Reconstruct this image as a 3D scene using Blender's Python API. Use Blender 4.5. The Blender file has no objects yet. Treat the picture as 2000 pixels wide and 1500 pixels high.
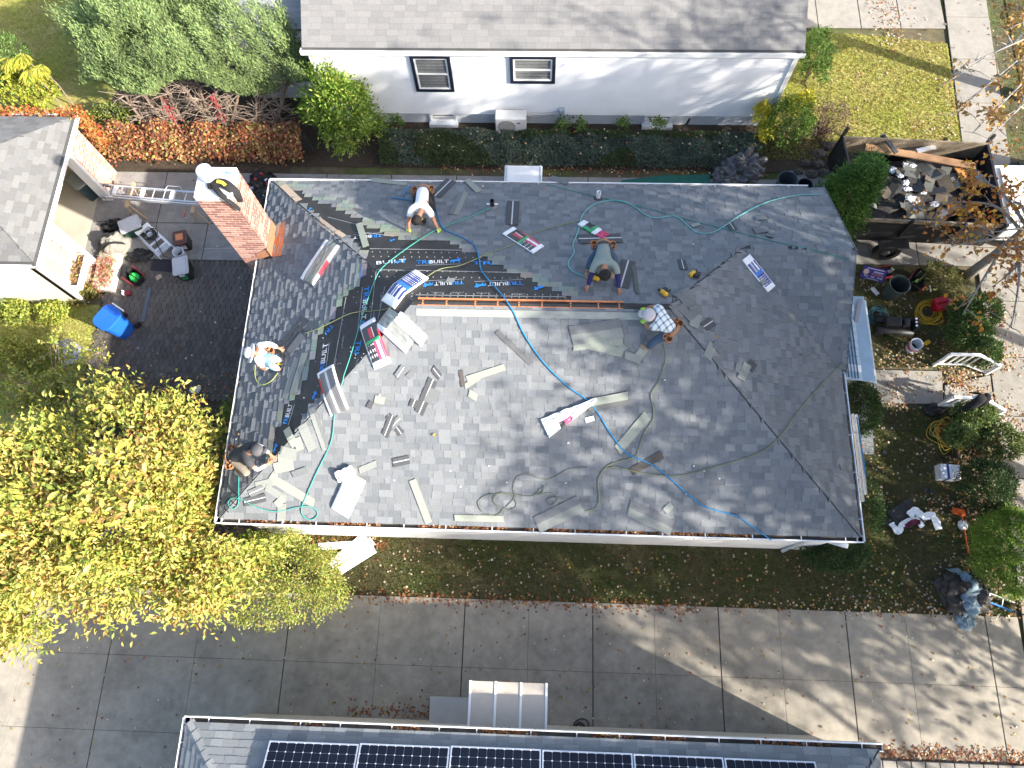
import bpy, bmesh, math, random
import numpy as np
from mathutils import Vector, Matrix, noise
random.seed(7); RNG = np.random.default_rng(7)
S = bpy.context.scene; C = S.collection
PI = math.pi
# ---------------------------------------------------------------- camera (drone, 18 m up)
CAM_H = 18.0; FPX = 1413.0
def cam_rot(p, r, y):
    return (Matrix.Rotation(math.radians(y), 3, 'Z') @ Matrix.Rotation(math.radians(p), 3, 'X') @ Matrix.Rotation(math.radians(r), 3, 'Z'))
CM = cam_rot(18.44, -4.945, 6.563); CMT = CM.transposed()
cd = bpy.data.cameras.new('camera'); cam = bpy.data.objects.new('camera', cd); C.objects.link(cam)
cd.sensor_width = 36; cd.lens = FPX / 2000 * 36; cd.clip_end = 500; cd.clip_start = 0.5
cam.matrix_world = Matrix.Translation((0, 0, CAM_H)) @ CM.to_4x4()
S.camera = cam
# ---------------------------------------------------------------- light
SUN_TO = Vector((1.675, -0.768, 1.0)).normalized()
w = bpy.data.worlds.new('World'); S.world = w; w.use_nodes = True
nt = w.node_tree; bg = nt.nodes['Background']; sky = nt.nodes.new('ShaderNodeTexSky'); sky.sky_type = 'NISHITA'
sky.sun_disc = False; sky.sun_elevation = math.radians(28.5); sky.sun_rotation = math.radians(114.6)
sky.air_density = 1.0; sky.dust_density = 2.5; sky.ozone_density = 1.0
nt.links.new(sky.outputs[0], bg.inputs[0]); bg.inputs[1].default_value = 0.14
sl = bpy.data.lights.new('sun', 'SUN'); sl.energy = 4.9; sl.angle = math.radians(0.8); sl.color = (1.0, 0.93, 0.82)
so = bpy.data.objects.new('sun', sl); C.objects.link(so); so.location = SUN_TO * 60
so.rotation_euler = (-SUN_TO).to_track_quat('-Z', 'Y').to_euler()
S.view_settings.view_transform = 'Standard'; S.view_settings.look = 'None'; S.view_settings.gamma = 1
S.view_settings.exposure = 1.6
S.render.resolution_x = 1024; S.render.resolution_y = 768
# ---------------------------------------------------------------- pixel -> place helpers
def ray(px, py): return CM @ Vector(((px - 1000) / FPX, -(py - 750) / FPX, -1.0))
O3 = Vector((0, 0, CAM_H))
def G(px, py, z=0.0):
    d = ray(px, py); return O3 + d * ((z - CAM_H) / d.z)
def PY(px, py, y):
    d = ray(px, py); return O3 + d * (y / d.y)
def PX(px, py, x):
    d = ray(px, py); return O3 + d * (x / d.x)
def PROJ(p):
    c = CMT @ (Vector(p) - O3); return (1000 + FPX * c.x / -c.z, 750 - FPX * c.y / -c.z)
# main roof
X0, X1, Y0, Y1, ZE, KS = -6.66, 6.64, 1.77, 10.10, 3.0, 0.504
GY = 5.34
def roofh(x, y):
    a = min(y - Y0, Y1 - y, x - X0, X1 - x)
    if x > 2.4: a = max(a, min(Y1 - y, y - GY))
    return ZE + KS * a
def roofn(x, y):
    c = {'S': y - Y0, 'N': Y1 - y, 'W': x - X0, 'E': X1 - x}
    k = min(c, key=c.get)
    if x > 2.4 and min(Y1 - y, y - GY) > c[k]: k = 'N' if Y1 - y < y - GY else 'S'
    n = {'S': (0, -KS, 1), 'N': (0, KS, 1), 'W': (-KS, 0, 1), 'E': (KS, 0, 1)}[k]
    return Vector(n).normalized()
def Rf(px, py, lift=0.0):
    d = ray(px, py); lo = (6.0 - CAM_H) / d.z; hi = (2.0 - CAM_H) / d.z
    for _ in range(40):
        m = (lo + hi) / 2; p = O3 + d * m
        if p.z > roofh(p.x, p.y) + lift: lo = m
        else: hi = m
    return O3 + d * lo
def inpoly(x, y, P):
    c = False; j = len(P) - 1
    for i in range(len(P)):
        if (P[i][1] > y) != (P[j][1] > y) and x < (P[j][0] - P[i][0]) * (y - P[i][1]) / (P[j][1] - P[i][1]) + P[i][0]: c = not c
        j = i
    return c
def polydist(x, y, P):
    b = 1e9
    for i in range(len(P)):
        x1, y1 = P[i]; x2, y2 = P[(i + 1) % len(P)]
        dx, dy = x2 - x1, y2 - y1; t = max(0, min(1, ((x - x1) * dx + (y - y1) * dy) / (dx * dx + dy * dy + 1e-9)))
        b = min(b, math.hypot(x - x1 - t * dx, y - y1 - t * dy))
    return b
# ---------------------------------------------------------------- materials
MATS = {}
def mat(name, col, rough=0.85, var=0.15, scale=6.0, bump=0.0, bscale=None, metal=0.0, attr=False, spec=0.3, transl=0.0, stain=None, coat=0.0, sheen=0.0, vcol2=None):
    if name in MATS: return MATS[name]
    m = bpy.data.materials.new(name); m.use_nodes = True; t = m.node_tree; N = t.nodes; L = t.links
    b = N['Principled BSDF']; b.inputs['Roughness'].default_value = rough; b.inputs['Metallic'].default_value = metal
    b.inputs['Specular IOR Level'].default_value = spec
    if coat: b.inputs['Coat Weight'].default_value = coat
    if sheen: b.inputs['Sheen Weight'].default_value = sheen
    tc = N.new('ShaderNodeNewGeometry')
    n1 = N.new('ShaderNodeTexNoise'); n1.inputs['Scale'].default_value = scale; n1.inputs['Detail'].default_value = 6; n1.inputs['Roughness'].default_value = 0.65
    L.new(tc.outputs['Position'], n1.inputs['Vector'])
    mr = N.new('ShaderNodeMapRange'); mr.inputs[1].default_value = 0.3; mr.inputs[2].default_value = 0.7
    mr.inputs[3].default_value = 1 - var; mr.inputs[4].default_value = 1 + var
    L.new(n1.outputs['Fac'], mr.inputs[0])
    if attr:
        a = N.new('ShaderNodeAttribute'); a.attribute_name = 'Col'; src = a.outputs['Color']
    else:
        r = N.new('ShaderNodeRGB'); r.outputs[0].default_value = (*col, 1); src = r.outputs[0]
    if vcol2:   # second colour in large soft patches
        n3 = N.new('ShaderNodeTexNoise'); n3.inputs['Scale'].default_value = vcol2[1]; n3.inputs['Detail'].default_value = 5
        L.new(tc.outputs['Position'], n3.inputs['Vector'])
        m3 = N.new('ShaderNodeMapRange'); m3.inputs[1].default_value = 0.42; m3.inputs[2].default_value = 0.62; L.new(n3.outputs['Fac'], m3.inputs[0])
        x3 = N.new('ShaderNodeMix'); x3.data_type = 'RGBA'; L.new(m3.outputs[0], x3.inputs['Factor']); L.new(src, x3.inputs['A']); x3.inputs['B'].default_value = (*vcol2[0], 1)
        src = x3.outputs['Result']
    if stain:   # dark blotches with a shape of their own
        n2 = N.new('ShaderNodeTexNoise'); n2.inputs['Scale'].default_value = stain[0]; n2.inputs['Detail'].default_value = 8; n2.inputs['Roughness'].default_value = 0.7
        L.new(tc.outputs['Position'], n2.inputs['Vector'])
        m2 = N.new('ShaderNodeMapRange'); m2.inputs[1].default_value = 0.45; m2.inputs[2].default_value = 0.72; m2.inputs[3].default_value = 1; m2.inputs[4].default_value = stain[1]
        L.new(n2.outputs['Fac'], m2.inputs[0])
        mu = N.new('ShaderNodeMath'); mu.operation = 'MULTIPLY'; L.new(mr.outputs[0], mu.inputs[0]); L.new(m2.outputs[0], mu.inputs[1]); fac = mu.outputs[0]
    else: fac = mr.outputs[0]
    vm = N.new('ShaderNodeVectorMath'); vm.operation = 'SCALE'
    L.new(src, vm.inputs[0]); L.new(fac, vm.inputs['Scale']); L.new(vm.outputs[0], b.inputs['Base Color'])
    if bump:
        nb = N.new('ShaderNodeTexNoise'); nb.inputs['Scale'].default_value = bscale or scale * 6; nb.inputs['Detail'].default_value = 4
        L.new(tc.outputs['Position'], nb.inputs['Vector'])
        bp = N.new('ShaderNodeBump'); bp.inputs['Strength'].default_value = bump; bp.inputs['Distance'].default_value = 0.02
        L.new(nb.outputs['Fac'], bp.inputs['Height']); L.new(bp.outputs[0], b.inputs['Normal'])
    if transl:
        tr = N.new('ShaderNodeBsdfTranslucent'); L.new(vm.outputs[0], tr.inputs[0]); mx = N.new('ShaderNodeMixShader'); mx.inputs[0].default_value = transl
        L.new(b.outputs[0], mx.inputs[1]); L.new(tr.outputs[0], mx.inputs[2]); L.new(mx.outputs[0], N['Material Output'].inputs[0])
    MATS[name] = m; return m
def glass(name, col=(0.03, 0.035, 0.04), rough=0.08):
    return mat(name, col, rough=rough, var=0.05, spec=0.6, coat=0.5)
# ---------------------------------------------------------------- mesh helpers
class MB:
    def __init__(s): s.v = []; s.f = []; s.c = []; s.cur = (1, 1, 1)
    def add(s, vs, fs, col=None):
        o = len(s.v); s.v.extend([tuple(v) for v in vs]); s.f.extend([tuple(i + o for i in f) for f in fs]); s.c.extend([col or s.cur] * len(fs)); return s
    def box(s, c, size, R=None, col=None, taper=1.0):
        hx, hy, hz = size[0] / 2, size[1] / 2, size[2] / 2; c = Vector(c)
        vs = []
        for z, k in ((-hz, taper), (hz, 1.0)):
            for x, y in ((-hx, -hy), (hx, -hy), (hx, hy), (-hx, hy)):
                p = Vector((x * k, y * k, z)); vs.append(c + (R @ p if R else p))
        return s.add(vs, [(3, 2, 1, 0), (4, 5, 6, 7), (0, 1, 5, 4), (1, 2, 6, 5), (2, 3, 7, 6), (3, 0, 4, 7)], col)
    def prism(s, poly, z0, z1, col=None):
        n = len(poly); a = sum(poly[i][0] * poly[(i + 1) % n][1] - poly[(i + 1) % n][0] * poly[i][1] for i in range(n))
        if a < 0: poly = poly[::-1]
        vs = [(p[0], p[1], z0) for p in poly] + [(p[0], p[1], z1) for p in poly]
        return s.add(vs, [tuple(range(n - 1, -1, -1)), tuple(range(n, 2 * n))] + [(i, (i + 1) % n, n + (i + 1) % n, n + i) for i in range(n)], col)
    def tube(s, pts, r, n=6, col=None, caps=True):
        pts = [Vector(p) for p in pts]; m = len(pts); rs = r if isinstance(r, (list, tuple)) else [r] * m
        vs = []; up = None
        for i, p in enumerate(pts):
            t = (pts[min(i + 1, m - 1)] - pts[max(i - 1, 0)])
            t = t.normalized() if t.length > 1e-9 else Vector((0, 0, 1))
            if up is None: up = t.orthogonal().normalized()
            up = (up - t * up.dot(t)); up = up.normalized() if up.length > 1e-6 else t.orthogonal().normalized()
            q = t.cross(up)
            for k in range(n):
                a = 2 * PI * k / n; vs.append(p + (up * math.cos(a) + q * math.sin(a)) * rs[i])
        fs = [(i * n + k, i * n + (k + 1) % n, (i + 1) * n + (k + 1) % n, (i + 1) * n + k) for i in range(m - 1) for k in range(n)]
        if caps: fs += [tuple(range(n - 1, -1, -1)), tuple((m - 1) * n + k for k in range(n))]
        return s.add(vs, fs, col)
    def lathe(s, prof, c=(0, 0, 0), n=20, R=None, col=None, cap=True):
        c = Vector(c); vs = []
        for r, z in prof:
            for k in range(n):
                a = 2 * PI * k / n; p = Vector((r * math.cos(a), r * math.sin(a), z)); vs.append(c + (R @ p if R else p))
        m = len(prof)
        fs = [(i * n + k, i * n + (k + 1) % n, (i + 1) * n + (k + 1) % n, (i + 1) * n + k) for i in range(m - 1) for k in range(n)]
        if cap: fs += [tuple(range(n - 1, -1, -1)), tuple((m - 1) * n + k for k in range(n))]
        return s.add(vs, fs, col)
    def ribbon(s, pts, wid, th, side=None, col=None):
        # flat strap through points: wid across, th thick
        pts = [Vector(p) for p in pts]; m = len(pts); ws = wid if isinstance(wid, (list, tuple)) else [wid] * m
        vs = []
        for i, p in enumerate(pts):
            t = (pts[min(i + 1, m - 1)] - pts[max(i - 1, 0)]).normalized()
            q = (side.copy() if side else t.cross(Vector((0, 0, 1)))); q = (q - t * q.dot(t)); q = q.normalized() if q.length > 1e-6 else t.orthogonal().normalized()
            u = q.cross(t); 
            if u.z < 0: u = -u
            for a, b in ((-1, 0), (1, 0), (1, 1), (-1, 1)): vs.append(p + q * a * ws[i] / 2 + u * b * th)
        fs = []
        for i in range(m - 1):
            for k in range(4): fs.append((i * 4 + k, i * 4 + (k + 1) % 4, (i + 1) * 4 + (k + 1) % 4, (i + 1) * 4 + k))
        fs += [(3, 2, 1, 0), tuple((m - 1) * 4 + k for k in range(4))]
        return s.add(vs, fs, col)
    def mesh(s, name, m=None, smooth=False):
        me = bpy.data.meshes.new(name); me.from_pydata(s.v, [], s.f); me.update()
        a = me.attributes.new('Col', 'FLOAT_COLOR', 'FACE'); arr = np.ones((len(s.c), 4), np.float32); arr[:, :3] = np.array(s.c, np.float32) if s.c else 1; a.data.foreach_set('color', arr.ravel())
        if m: me.materials.append(m)
        bm = bmesh.new(); bm.from_mesh(me); bmesh.ops.recalc_face_normals(bm, faces=bm.faces); bm.to_mesh(me); bm.free()
        if smooth: me.polygons.foreach_set('use_smooth', [True] * len(me.polygons))
        return me
    def build(s, name, m, parent=None, smooth=False, loc=None, bevel=0.0, sub=0):
        o = bpy.data.objects.new(name, s.mesh(name, m, smooth)); C.objects.link(o)
        if loc is not None: o.location = loc
        if parent is not None: o.parent = parent
        if bevel: md = o.modifiers.new('bevel', 'BEVEL'); md.width = bevel; md.segments = 2; md.limit_method = 'ANGLE'
        if sub: md = o.modifiers.new('sub', 'SUBSURF'); md.levels = sub; md.render_levels = sub
        return o
def tag(o, label, cat, group=None, kind=None):
    if label: o['label'] = label
    if cat: o['category'] = cat
    if group: o['group'] = group
    if kind: o['kind'] = kind
    return o
def struct(o): o['kind'] = 'structure'; return o
def stuff(o): o['kind'] = 'stuff'; return o
def thing(name, label, cat, loc=(0, 0, 0), rz=0.0, group=None, R=None):
    o = bpy.data.objects.new(name, None); C.objects.link(o); o.empty_display_size = 0.2
    if R is not None: o.matrix_world = Matrix.Translation(loc) @ R.to_4x4()
    else: o.location = loc; o.rotation_euler = (0, 0, rz)
    return tag(o, label, cat, group)
def inst(name, me, parent, loc, rot=None, scale=None):
    o = bpy.data.objects.new(name, me); C.objects.link(o); o.parent = parent; o.location = loc
    if rot is not None: o.rotation_euler = rot
    if scale is not None: o.scale = scale
    return o
def npmesh(name, V, F, cols, m, smooth=False):
    # V (n,3), F (k,3|4), cols (k,3)
    me = bpy.data.meshes.new(name); V = np.asarray(V, np.float32); F = np.asarray(F, np.int32); k, q = F.shape
    me.vertices.add(len(V)); me.vertices.foreach_set('co', V.ravel()); me.loops.add(k * q); me.loops.foreach_set('vertex_index', F.ravel())
    me.polygons.add(k); me.polygons.foreach_set('loop_start', np.arange(0, k * q, q, dtype=np.int32)); me.polygons.foreach_set('loop_total', np.full(k, q, np.int32))
    me.update(calc_edges=True); a = me.attributes.new('Col', 'FLOAT_COLOR', 'FACE'); arr = np.ones((k, 4), np.float32); arr[:, :3] = cols; a.data.foreach_set('color', arr.ravel())
    if smooth: me.polygons.foreach_set('use_smooth', np.ones(k, bool))
    me.materials.append(m); return me
def nobj(name, me, parent=None):
    o = bpy.data.objects.new(name, me); C.objects.link(o)
    if parent is not None: o.parent = parent
    return o
def unit(a): return a / np.maximum(np.linalg.norm(a, axis=-1, keepdims=True), 1e-9)
def leaves(name, P, D, length, width, cols, m, parent=None, fold=0.25, curl=0.0, nrm=None):
    # one folded diamond (2 triangles) per leaf; D = direction, nrm = wanted facing
    n = len(P); D = unit(D); U = nrm if nrm is not None else RNG.normal(size=(n, 3)) * 0.5 + np.array([0, 0, 1.0])
    U = unit(U - D * np.sum(U * D, axis=1, keepdims=True)); Q = np.cross(D, U)
    Ln = (length * RNG.uniform(0.7, 1.25, (n, 1))) if np.isscalar(length) else length.reshape(-1, 1); Wd = Ln * width / (length if np.isscalar(length) else length.reshape(-1, 1))
    base = P; tip = P + D * Ln - U * curl * Ln; mid = P + D * Ln * 0.5
    l = mid + Q * Wd / 2 + U * fold * Wd; r = mid - Q * Wd / 2 + U * fold * Wd
    V = np.stack([base, l, tip, r], 1).reshape(-1, 3); i = np.arange(n)[:, None] * 4
    F = np.concatenate([i + np.array([[0, 2, 1]]), i + np.array([[0, 3, 2]])], 0)
    return nobj(name, npmesh(name, V, F, np.concatenate([cols, cols], 0), m), parent)
def pick(cols, n, jit=0.15, wts=None):
    cols = np.array(cols, float); k = RNG.choice(len(cols), n, p=wts); c = cols[k] * RNG.uniform(1 - jit, 1 + jit, (n, 1)); return c * RNG.uniform(1 - jit / 2, 1 + jit / 2, (n, 3))
def spline(pts, k=6):
    pts = [Vector(p) for p in pts]; out = []
    for i in range(len(pts) - 1):
        p0 = pts[max(i - 1, 0)]; p1 = pts[i]; p2 = pts[i + 1]; p3 = pts[min(i + 2, len(pts) - 1)]
        for j in range(k):
            t = j / k; out.append(0.5 * ((2 * p1) + (p2 - p0) * t + (2 * p0 - 5 * p1 + 4 * p2 - p3) * t * t + (3 * p1 - p0 - 3 * p2 + p3) * t ** 3))
    out.append(pts[-1]); return out
def sp2(pts, k=6): return [(p.x, p.y) for p in spline([(a, b, 0) for a, b in pts], k)]
# ================================================================ SETTING: ground
M_GROUND = mat('earth', (0.10, 0.085, 0.05), var=0.35, scale=3, bump=0.6, bscale=40, vcol2=((0.07, 0.09, 0.025), 0.6))
M_LAWN = mat('shaded_lawn_grass', (0.062, 0.066, 0.02), var=0.35, scale=9, bump=0.8, bscale=70, vcol2=((0.095, 0.08, 0.038), 0.9))  # darker lawns: shade is put into the grass colour
M_LAWN2 = mat('sunlit_lawn_grass', (0.25, 0.255, 0.05), var=0.3, scale=8, bump=0.8, bscale=70, vcol2=((0.32, 0.28, 0.09), 0.8))  # same grass with sunlight put into the colour
M_CONC = mat('driveway_concrete', (0.30, 0.272, 0.225), var=0.15, scale=5, bump=0.25, bscale=90, stain=(0.9, 0.62))
M_CONC2 = mat('patio_concrete', (0.25, 0.24, 0.225), var=0.14, scale=5, bump=0.25, bscale=90, stain=(1.2, 0.7))
M_WALK = mat('sidewalk_concrete', (0.255, 0.24, 0.215), var=0.12, scale=5, bump=0.25, bscale=90, stain=(0.8, 0.75))
M_JOINT = mat('joint_dirt', (0.045, 0.04, 0.03), var=0.3)
M_SOIL = mat('dark_mulch', (0.055, 0.042, 0.03), var=0.4, scale=12, bump=0.9, bscale=45)
def sheet(name, poly, z, m):
    b = MB(); n = len(poly); b.add([(p[0], p[1], z) for p in poly], [tuple(range(n))]); o = b.build(name, m); return struct(o)
sheet('ground', [(-90, -90), (90, -90), (90, 90), (-90, 90)], -0.03, M_GROUND)
LAWN_S = [(-6.2, 0.56), (11.2, 0.5), (11.25, 5.55), (6.2, 5.55), (6.2, 2.2), (-6.2, 2.2)]
sheet('lawn', LAWN_S, 0.0, M_LAWN)
YARD_E = [(6.0, 6.66), (11.5, 6.66), (11.62, 9.5), (6.0, 9.5)]
sheet('planting_bed_ground', YARD_E, 0.0, M_LAWN)
LAWN_NE = [(6.4, 12.95), (12.05, 12.95), (12.22, 17.2), (9.5, 17.55), (6.4, 17.65)]
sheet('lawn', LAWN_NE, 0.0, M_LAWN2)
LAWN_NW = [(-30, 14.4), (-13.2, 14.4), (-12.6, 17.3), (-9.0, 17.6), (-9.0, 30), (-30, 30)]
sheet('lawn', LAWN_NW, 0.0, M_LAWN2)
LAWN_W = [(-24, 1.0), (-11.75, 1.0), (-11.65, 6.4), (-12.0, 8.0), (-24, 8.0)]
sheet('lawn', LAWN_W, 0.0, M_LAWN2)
VERGE = [(13.0, -20), (20, -20), (20, 30), (14.6, 30)]
sheet('lawn', VERGE, 0.0, M_LAWN)
LAWN_SE = [(6.8, -2.55), (12.0, -2.6), (12.0, -9), (6.8, -9)]
sheet('lawn', LAWN_SE, 0.0, M_LAWN)
sheet('planting_bed_ground', [(-11.6, 0.75), (-6.3, 0.75), (-6.3, 5.45), (-11.6, 5.45)], -0.004, M_SOIL)
sheet('planting_bed_ground', [(-13.4, 12.32), (-7.4, 12.32), (-7.4, 17.2), (-12.4, 17.2), (-13.4, 14.6)], 0.002, M_SOIL)
sheet('planting_bed_ground', [(-7.4, 12.55), (8.2, 12.55), (8.2, 14.2), (-7.4, 14.2)], 0.004, M_SOIL)
sheet('street', [(20.1, -90), (40, -90), (40, 90), (20.1, 90)], -0.02, mat('asphalt', (0.05, 0.05, 0.052), var=0.2, scale=20, bump=0.4))
# slabs laid proud of a dirt joint, each its own piece
MAINX = (-10.0, -5.8, -1.62, 1.41, 4.35, 7.3, 10.5, -14.1)
def slabs(name, quads, m, z=0.0, th=0.05, gap=0.012, base=None, main=False):
    b = MB()
    for q in quads: b.add([(p[0], p[1], z + 0.006) for p in q], [tuple(range(4))])
    par = struct(b.build(name, M_JOINT))
    for q in quads:
        c = Vector((sum(p[0] for p in q) / 4, sum(p[1] for p in q) / 4)); qq = []
        for p in q:
            d = Vector(p) - c; gx = gap if (not main or any(abs(p[0] - k) < .02 for k in MAINX)) else .003; gy = gap if not main else .003; qq.append((c.x + d.x - math.copysign(gx, d.x), c.y + d.y - math.copysign(gy, d.y)))
        dz = random.uniform(-0.003, 0.003) if not main else 0.0
        o = MB().prism([(p[0] - c.x, p[1] - c.y) for p in qq], -0.02, 0.03 + dz).build('concrete_slab', m, par, loc=(c.x, c.y, z + 0.0), bevel=0.004 if main else 0.008)
    return par
def grid(xs, ys, skew=0.0):
    return [[(xs[i] + skew * ys[j], ys[j]), (xs[i + 1] + skew * ys[j], ys[j]), (xs[i + 1] + skew * ys[j + 1], ys[j + 1]), (xs[i] + skew * ys[j + 1], ys[j + 1])] for i in range(len(xs) - 1) for j in range(len(ys) - 1)]
DX = [-20, -16, -14.1, -12.05, -10.0, -7.94, -5.8, -3.64, -1.62, -0.1, 1.41, 2.85, 4.35, 5.75, 7.3, 8.67, 10.5, 11.25]
slabs('driveway', grid(DX, [-2.62, -1.0, 0.53]) + grid(DX[:6], [-9, -6.8, -4.5, -2.62]), M_CONC, main=True)
slabs('patio', grid([-13.0, -11.05, -9.55, -8.1, -6.3], [9.42, 10.6, 12.3]) + grid([-6.3, -4.4, -2.5, -0.6, 1.3, 3.2, 5.1, 7.0], [10.55, 12.3]) + grid([7.0, 8.6, 10.3, 11.9], [9.62, 11.1, 12.6]), M_CONC2, z=-0.004)
slabs('front_walk', [[(7.0, 5.66), (8.62, 5.66), (8.66, 6.58), (7.0, 6.58)], [(8.62, 5.66), (10.35, 5.66), (10.45, 6.58), (8.66, 6.58)], [(10.35, 5.66), (11.6, 5.5), (11.66, 6.5), (10.45, 6.2)]], M_WALK)
slabs('stepping_stone', [[(8.1, 4.3), (8.45, 4.3), (8.5, 5.0), (8.12, 5.0)], [(8.1, 5.0), (8.5, 5.0), (8.5, 5.6), (8.12, 5.6)]], mat('bluestone', (0.16, 0.175, 0.19), var=0.15))
ysw = [-9, -7.4, -5.8, -4.2, -2.6, -1.0, 0.6, 2.2, 3.8, 5.4, 7.0, 8.6, 10.2, 11.8, 13.4, 15.0, 16.6, 18.2, 19.8, 21.4, 23]
slabs('sidewalk', grid([11.32, 12.62], ysw, 0.055), M_WALK)
slabs('entry_drive', grid([6.6, 8.4, 9.7, 10.9, 12.25], [17.75, 19.2, 20.7, 23]), M_WALK)
b = MB()
for i in range(14): b.box((10.75 + 0.18 * (i % 7) + random.uniform(-.01, .01), 17.45 if i < 7 else 18.75, 0.05), (0.16, 0.1, 0.1))
# ---- paver drive: long hexagonal pavers
M_PAVER = mat('paver_stone', (0.085, 0.08, 0.078), attr=True, var=0.22, scale=14, bump=0.4)
pv = struct(MB().add([(-12.15, 5.3, 0.008), (-6.5, 5.3, 0.008), (-6.5, 9.4, 0.008), (-12.15, 9.4, 0.008)], [(0, 1, 2, 3)]).build('paver_drive', M_JOINT))
def hexa(w, h, z0=-0.01, z1=0.035):
    c = h * 0.26; p = [(-w / 2, -h / 2 + c), (0 - w * 0.22, -h / 2), (w * 0.22, -h / 2), (w / 2, -h / 2 + c), (w / 2, h / 2 - c), (w * 0.22, h / 2), (-w * 0.22, h / 2), (-w / 2, h / 2 - c)]
    return p
PVM = []
for k in range(6):
    t = random.uniform(0.8, 1.25); b = MB(); b.cur = (0.092 * t, 0.082 * t, 0.074 * t); P = hexa(0.142, 0.235)
    b.prism(P, -0.01, 0.024); Q = [(x * 0.93, y * 0.95) for x, y in P]; n = len(P)
    b.add([(x, y, 0.024) for x, y in P] + [(x, y, 0.031) for x, y in Q], [(i, (i + 1) % n, n + (i + 1) % n, n + i) for i in range(n)] + [tuple(range(n, 2 * n))]); PVM.append(b.mesh('paver', M_PAVER))
rest = MB(); cnt = 0; cand = []
for r in range(24):
    for c in range(40):
        x = -12.08 + c * 0.150 + (0.0 if r % 2 == 0 else 0.075); y = 9.30 - r * 0.185
        if x < -6.6 and y > 5.4: cand.append((x, y))
vis = [p for p in cand if p[0] < -7.7]
for i, (x, y) in enumerate(vis):
    if i % 1 == 0 and cnt < 300: inst('paver', PVM[random.randrange(6)], pv, (x, y, random.uniform(-0.003, 0.003))); cnt += 1
    else: t = random.uniform(0.8, 1.25); rest.prism([(x + a, y + b_) for a, b_ in hexa(0.142, 0.235)], -0.01, 0.03, (0.092 * t, 0.082 * t, 0.074 * t))
stuff(rest.build('paver', M_PAVER, pv))
# ================================================================ building pieces
M_WHITE = mat('white_paint', (0.80, 0.80, 0.79), rough=0.5, var=0.04, scale=3)
M_GUT = mat('gutter_white', (0.78, 0.78, 0.77), rough=0.4, var=0.05)
M_GUTIN = mat('gutter_inside', (0.07, 0.065, 0.06), var=0.4)
M_SHING = mat('asphalt_shingle', (0.2, 0.2, 0.2), attr=True, var=0.16, scale=45, bump=0.25, bscale=300, rough=0.95, spec=0.15)
M_DECK = mat('black_underlayment', (0.028, 0.027, 0.027), var=0.3, scale=4, rough=0.55, bump=0.12, bscale=30, spec=0.4)
M_BRICK = mat('brick', (0.35, 0.13, 0.08), attr=True, var=0.2, scale=30, bump=0.4)
M_MORTAR = mat('mortar', (0.60, 0.54, 0.49), var=0.12, scale=20, bump=0.3)
def gutter(par, a, b, out, straps=True, sname='gutter_strap'):
    a = Vector(a); b = Vector(b); o = Vector(out); t = (b - a).normalized(); L = (b - a).length; z = Vector((0, 0, 1))
    def bar(mb, w0, w1, z0, z1):
        vs = [a + o * w + z * h for w, h in ((w0, z0), (w1, z0), (w1, z1), (w0, z1))]; vs += [v + t * L for v in vs]
        mb.add(vs, [(0, 1, 2, 3), (7, 6, 5, 4)] + [(i, (i + 1) % 4, 4 + (i + 1) % 4, 4 + i) for i in range(4)])
    m = MB(); bar(m, -0.024, 0.0, -0.11, 0.024); bar(m, -0.13, -0.024, -0.115, -0.10); bar(m, -0.145, -0.13, -0.11, 0.0)
    m.add([a - o * 0.024 - z * 0.11, a - o * 0.13 - z * 0.11, a - o * 0.13, a - o * 0.024], [(0, 1, 2, 3)]); m.add([b - o * 0.024 - z * 0.11, b - o * 0.13 - z * 0.11, b - o * 0.13, b - o * 0.024], [(0, 1, 2, 3)])
    g = m.build('gutter', M_GUT, par)
    m = MB(); bar(m, -0.129, -0.025, -0.098, -0.06); m.build('gutter_trough', M_GUTIN, g)
    if straps:
        k = max(1, int(L / 0.85))
        for i in range(k):
            p = a + t * (L * (i + 0.5) / k + random.uniform(-.1, .1)) - o * 0.075 + z * 0.008
            mb = MB(); mb.box((0, 0, 0), (0.018, 0.13, 0.008), Matrix.Rotation(math.atan2(o.y, o.x) - PI / 2, 3, 'Z')); mb.build(sname, M_GUT, g, loc=p)
    return g
WID = [0.12, 0.16, 0.20, 0.25, 0.31]
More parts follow.
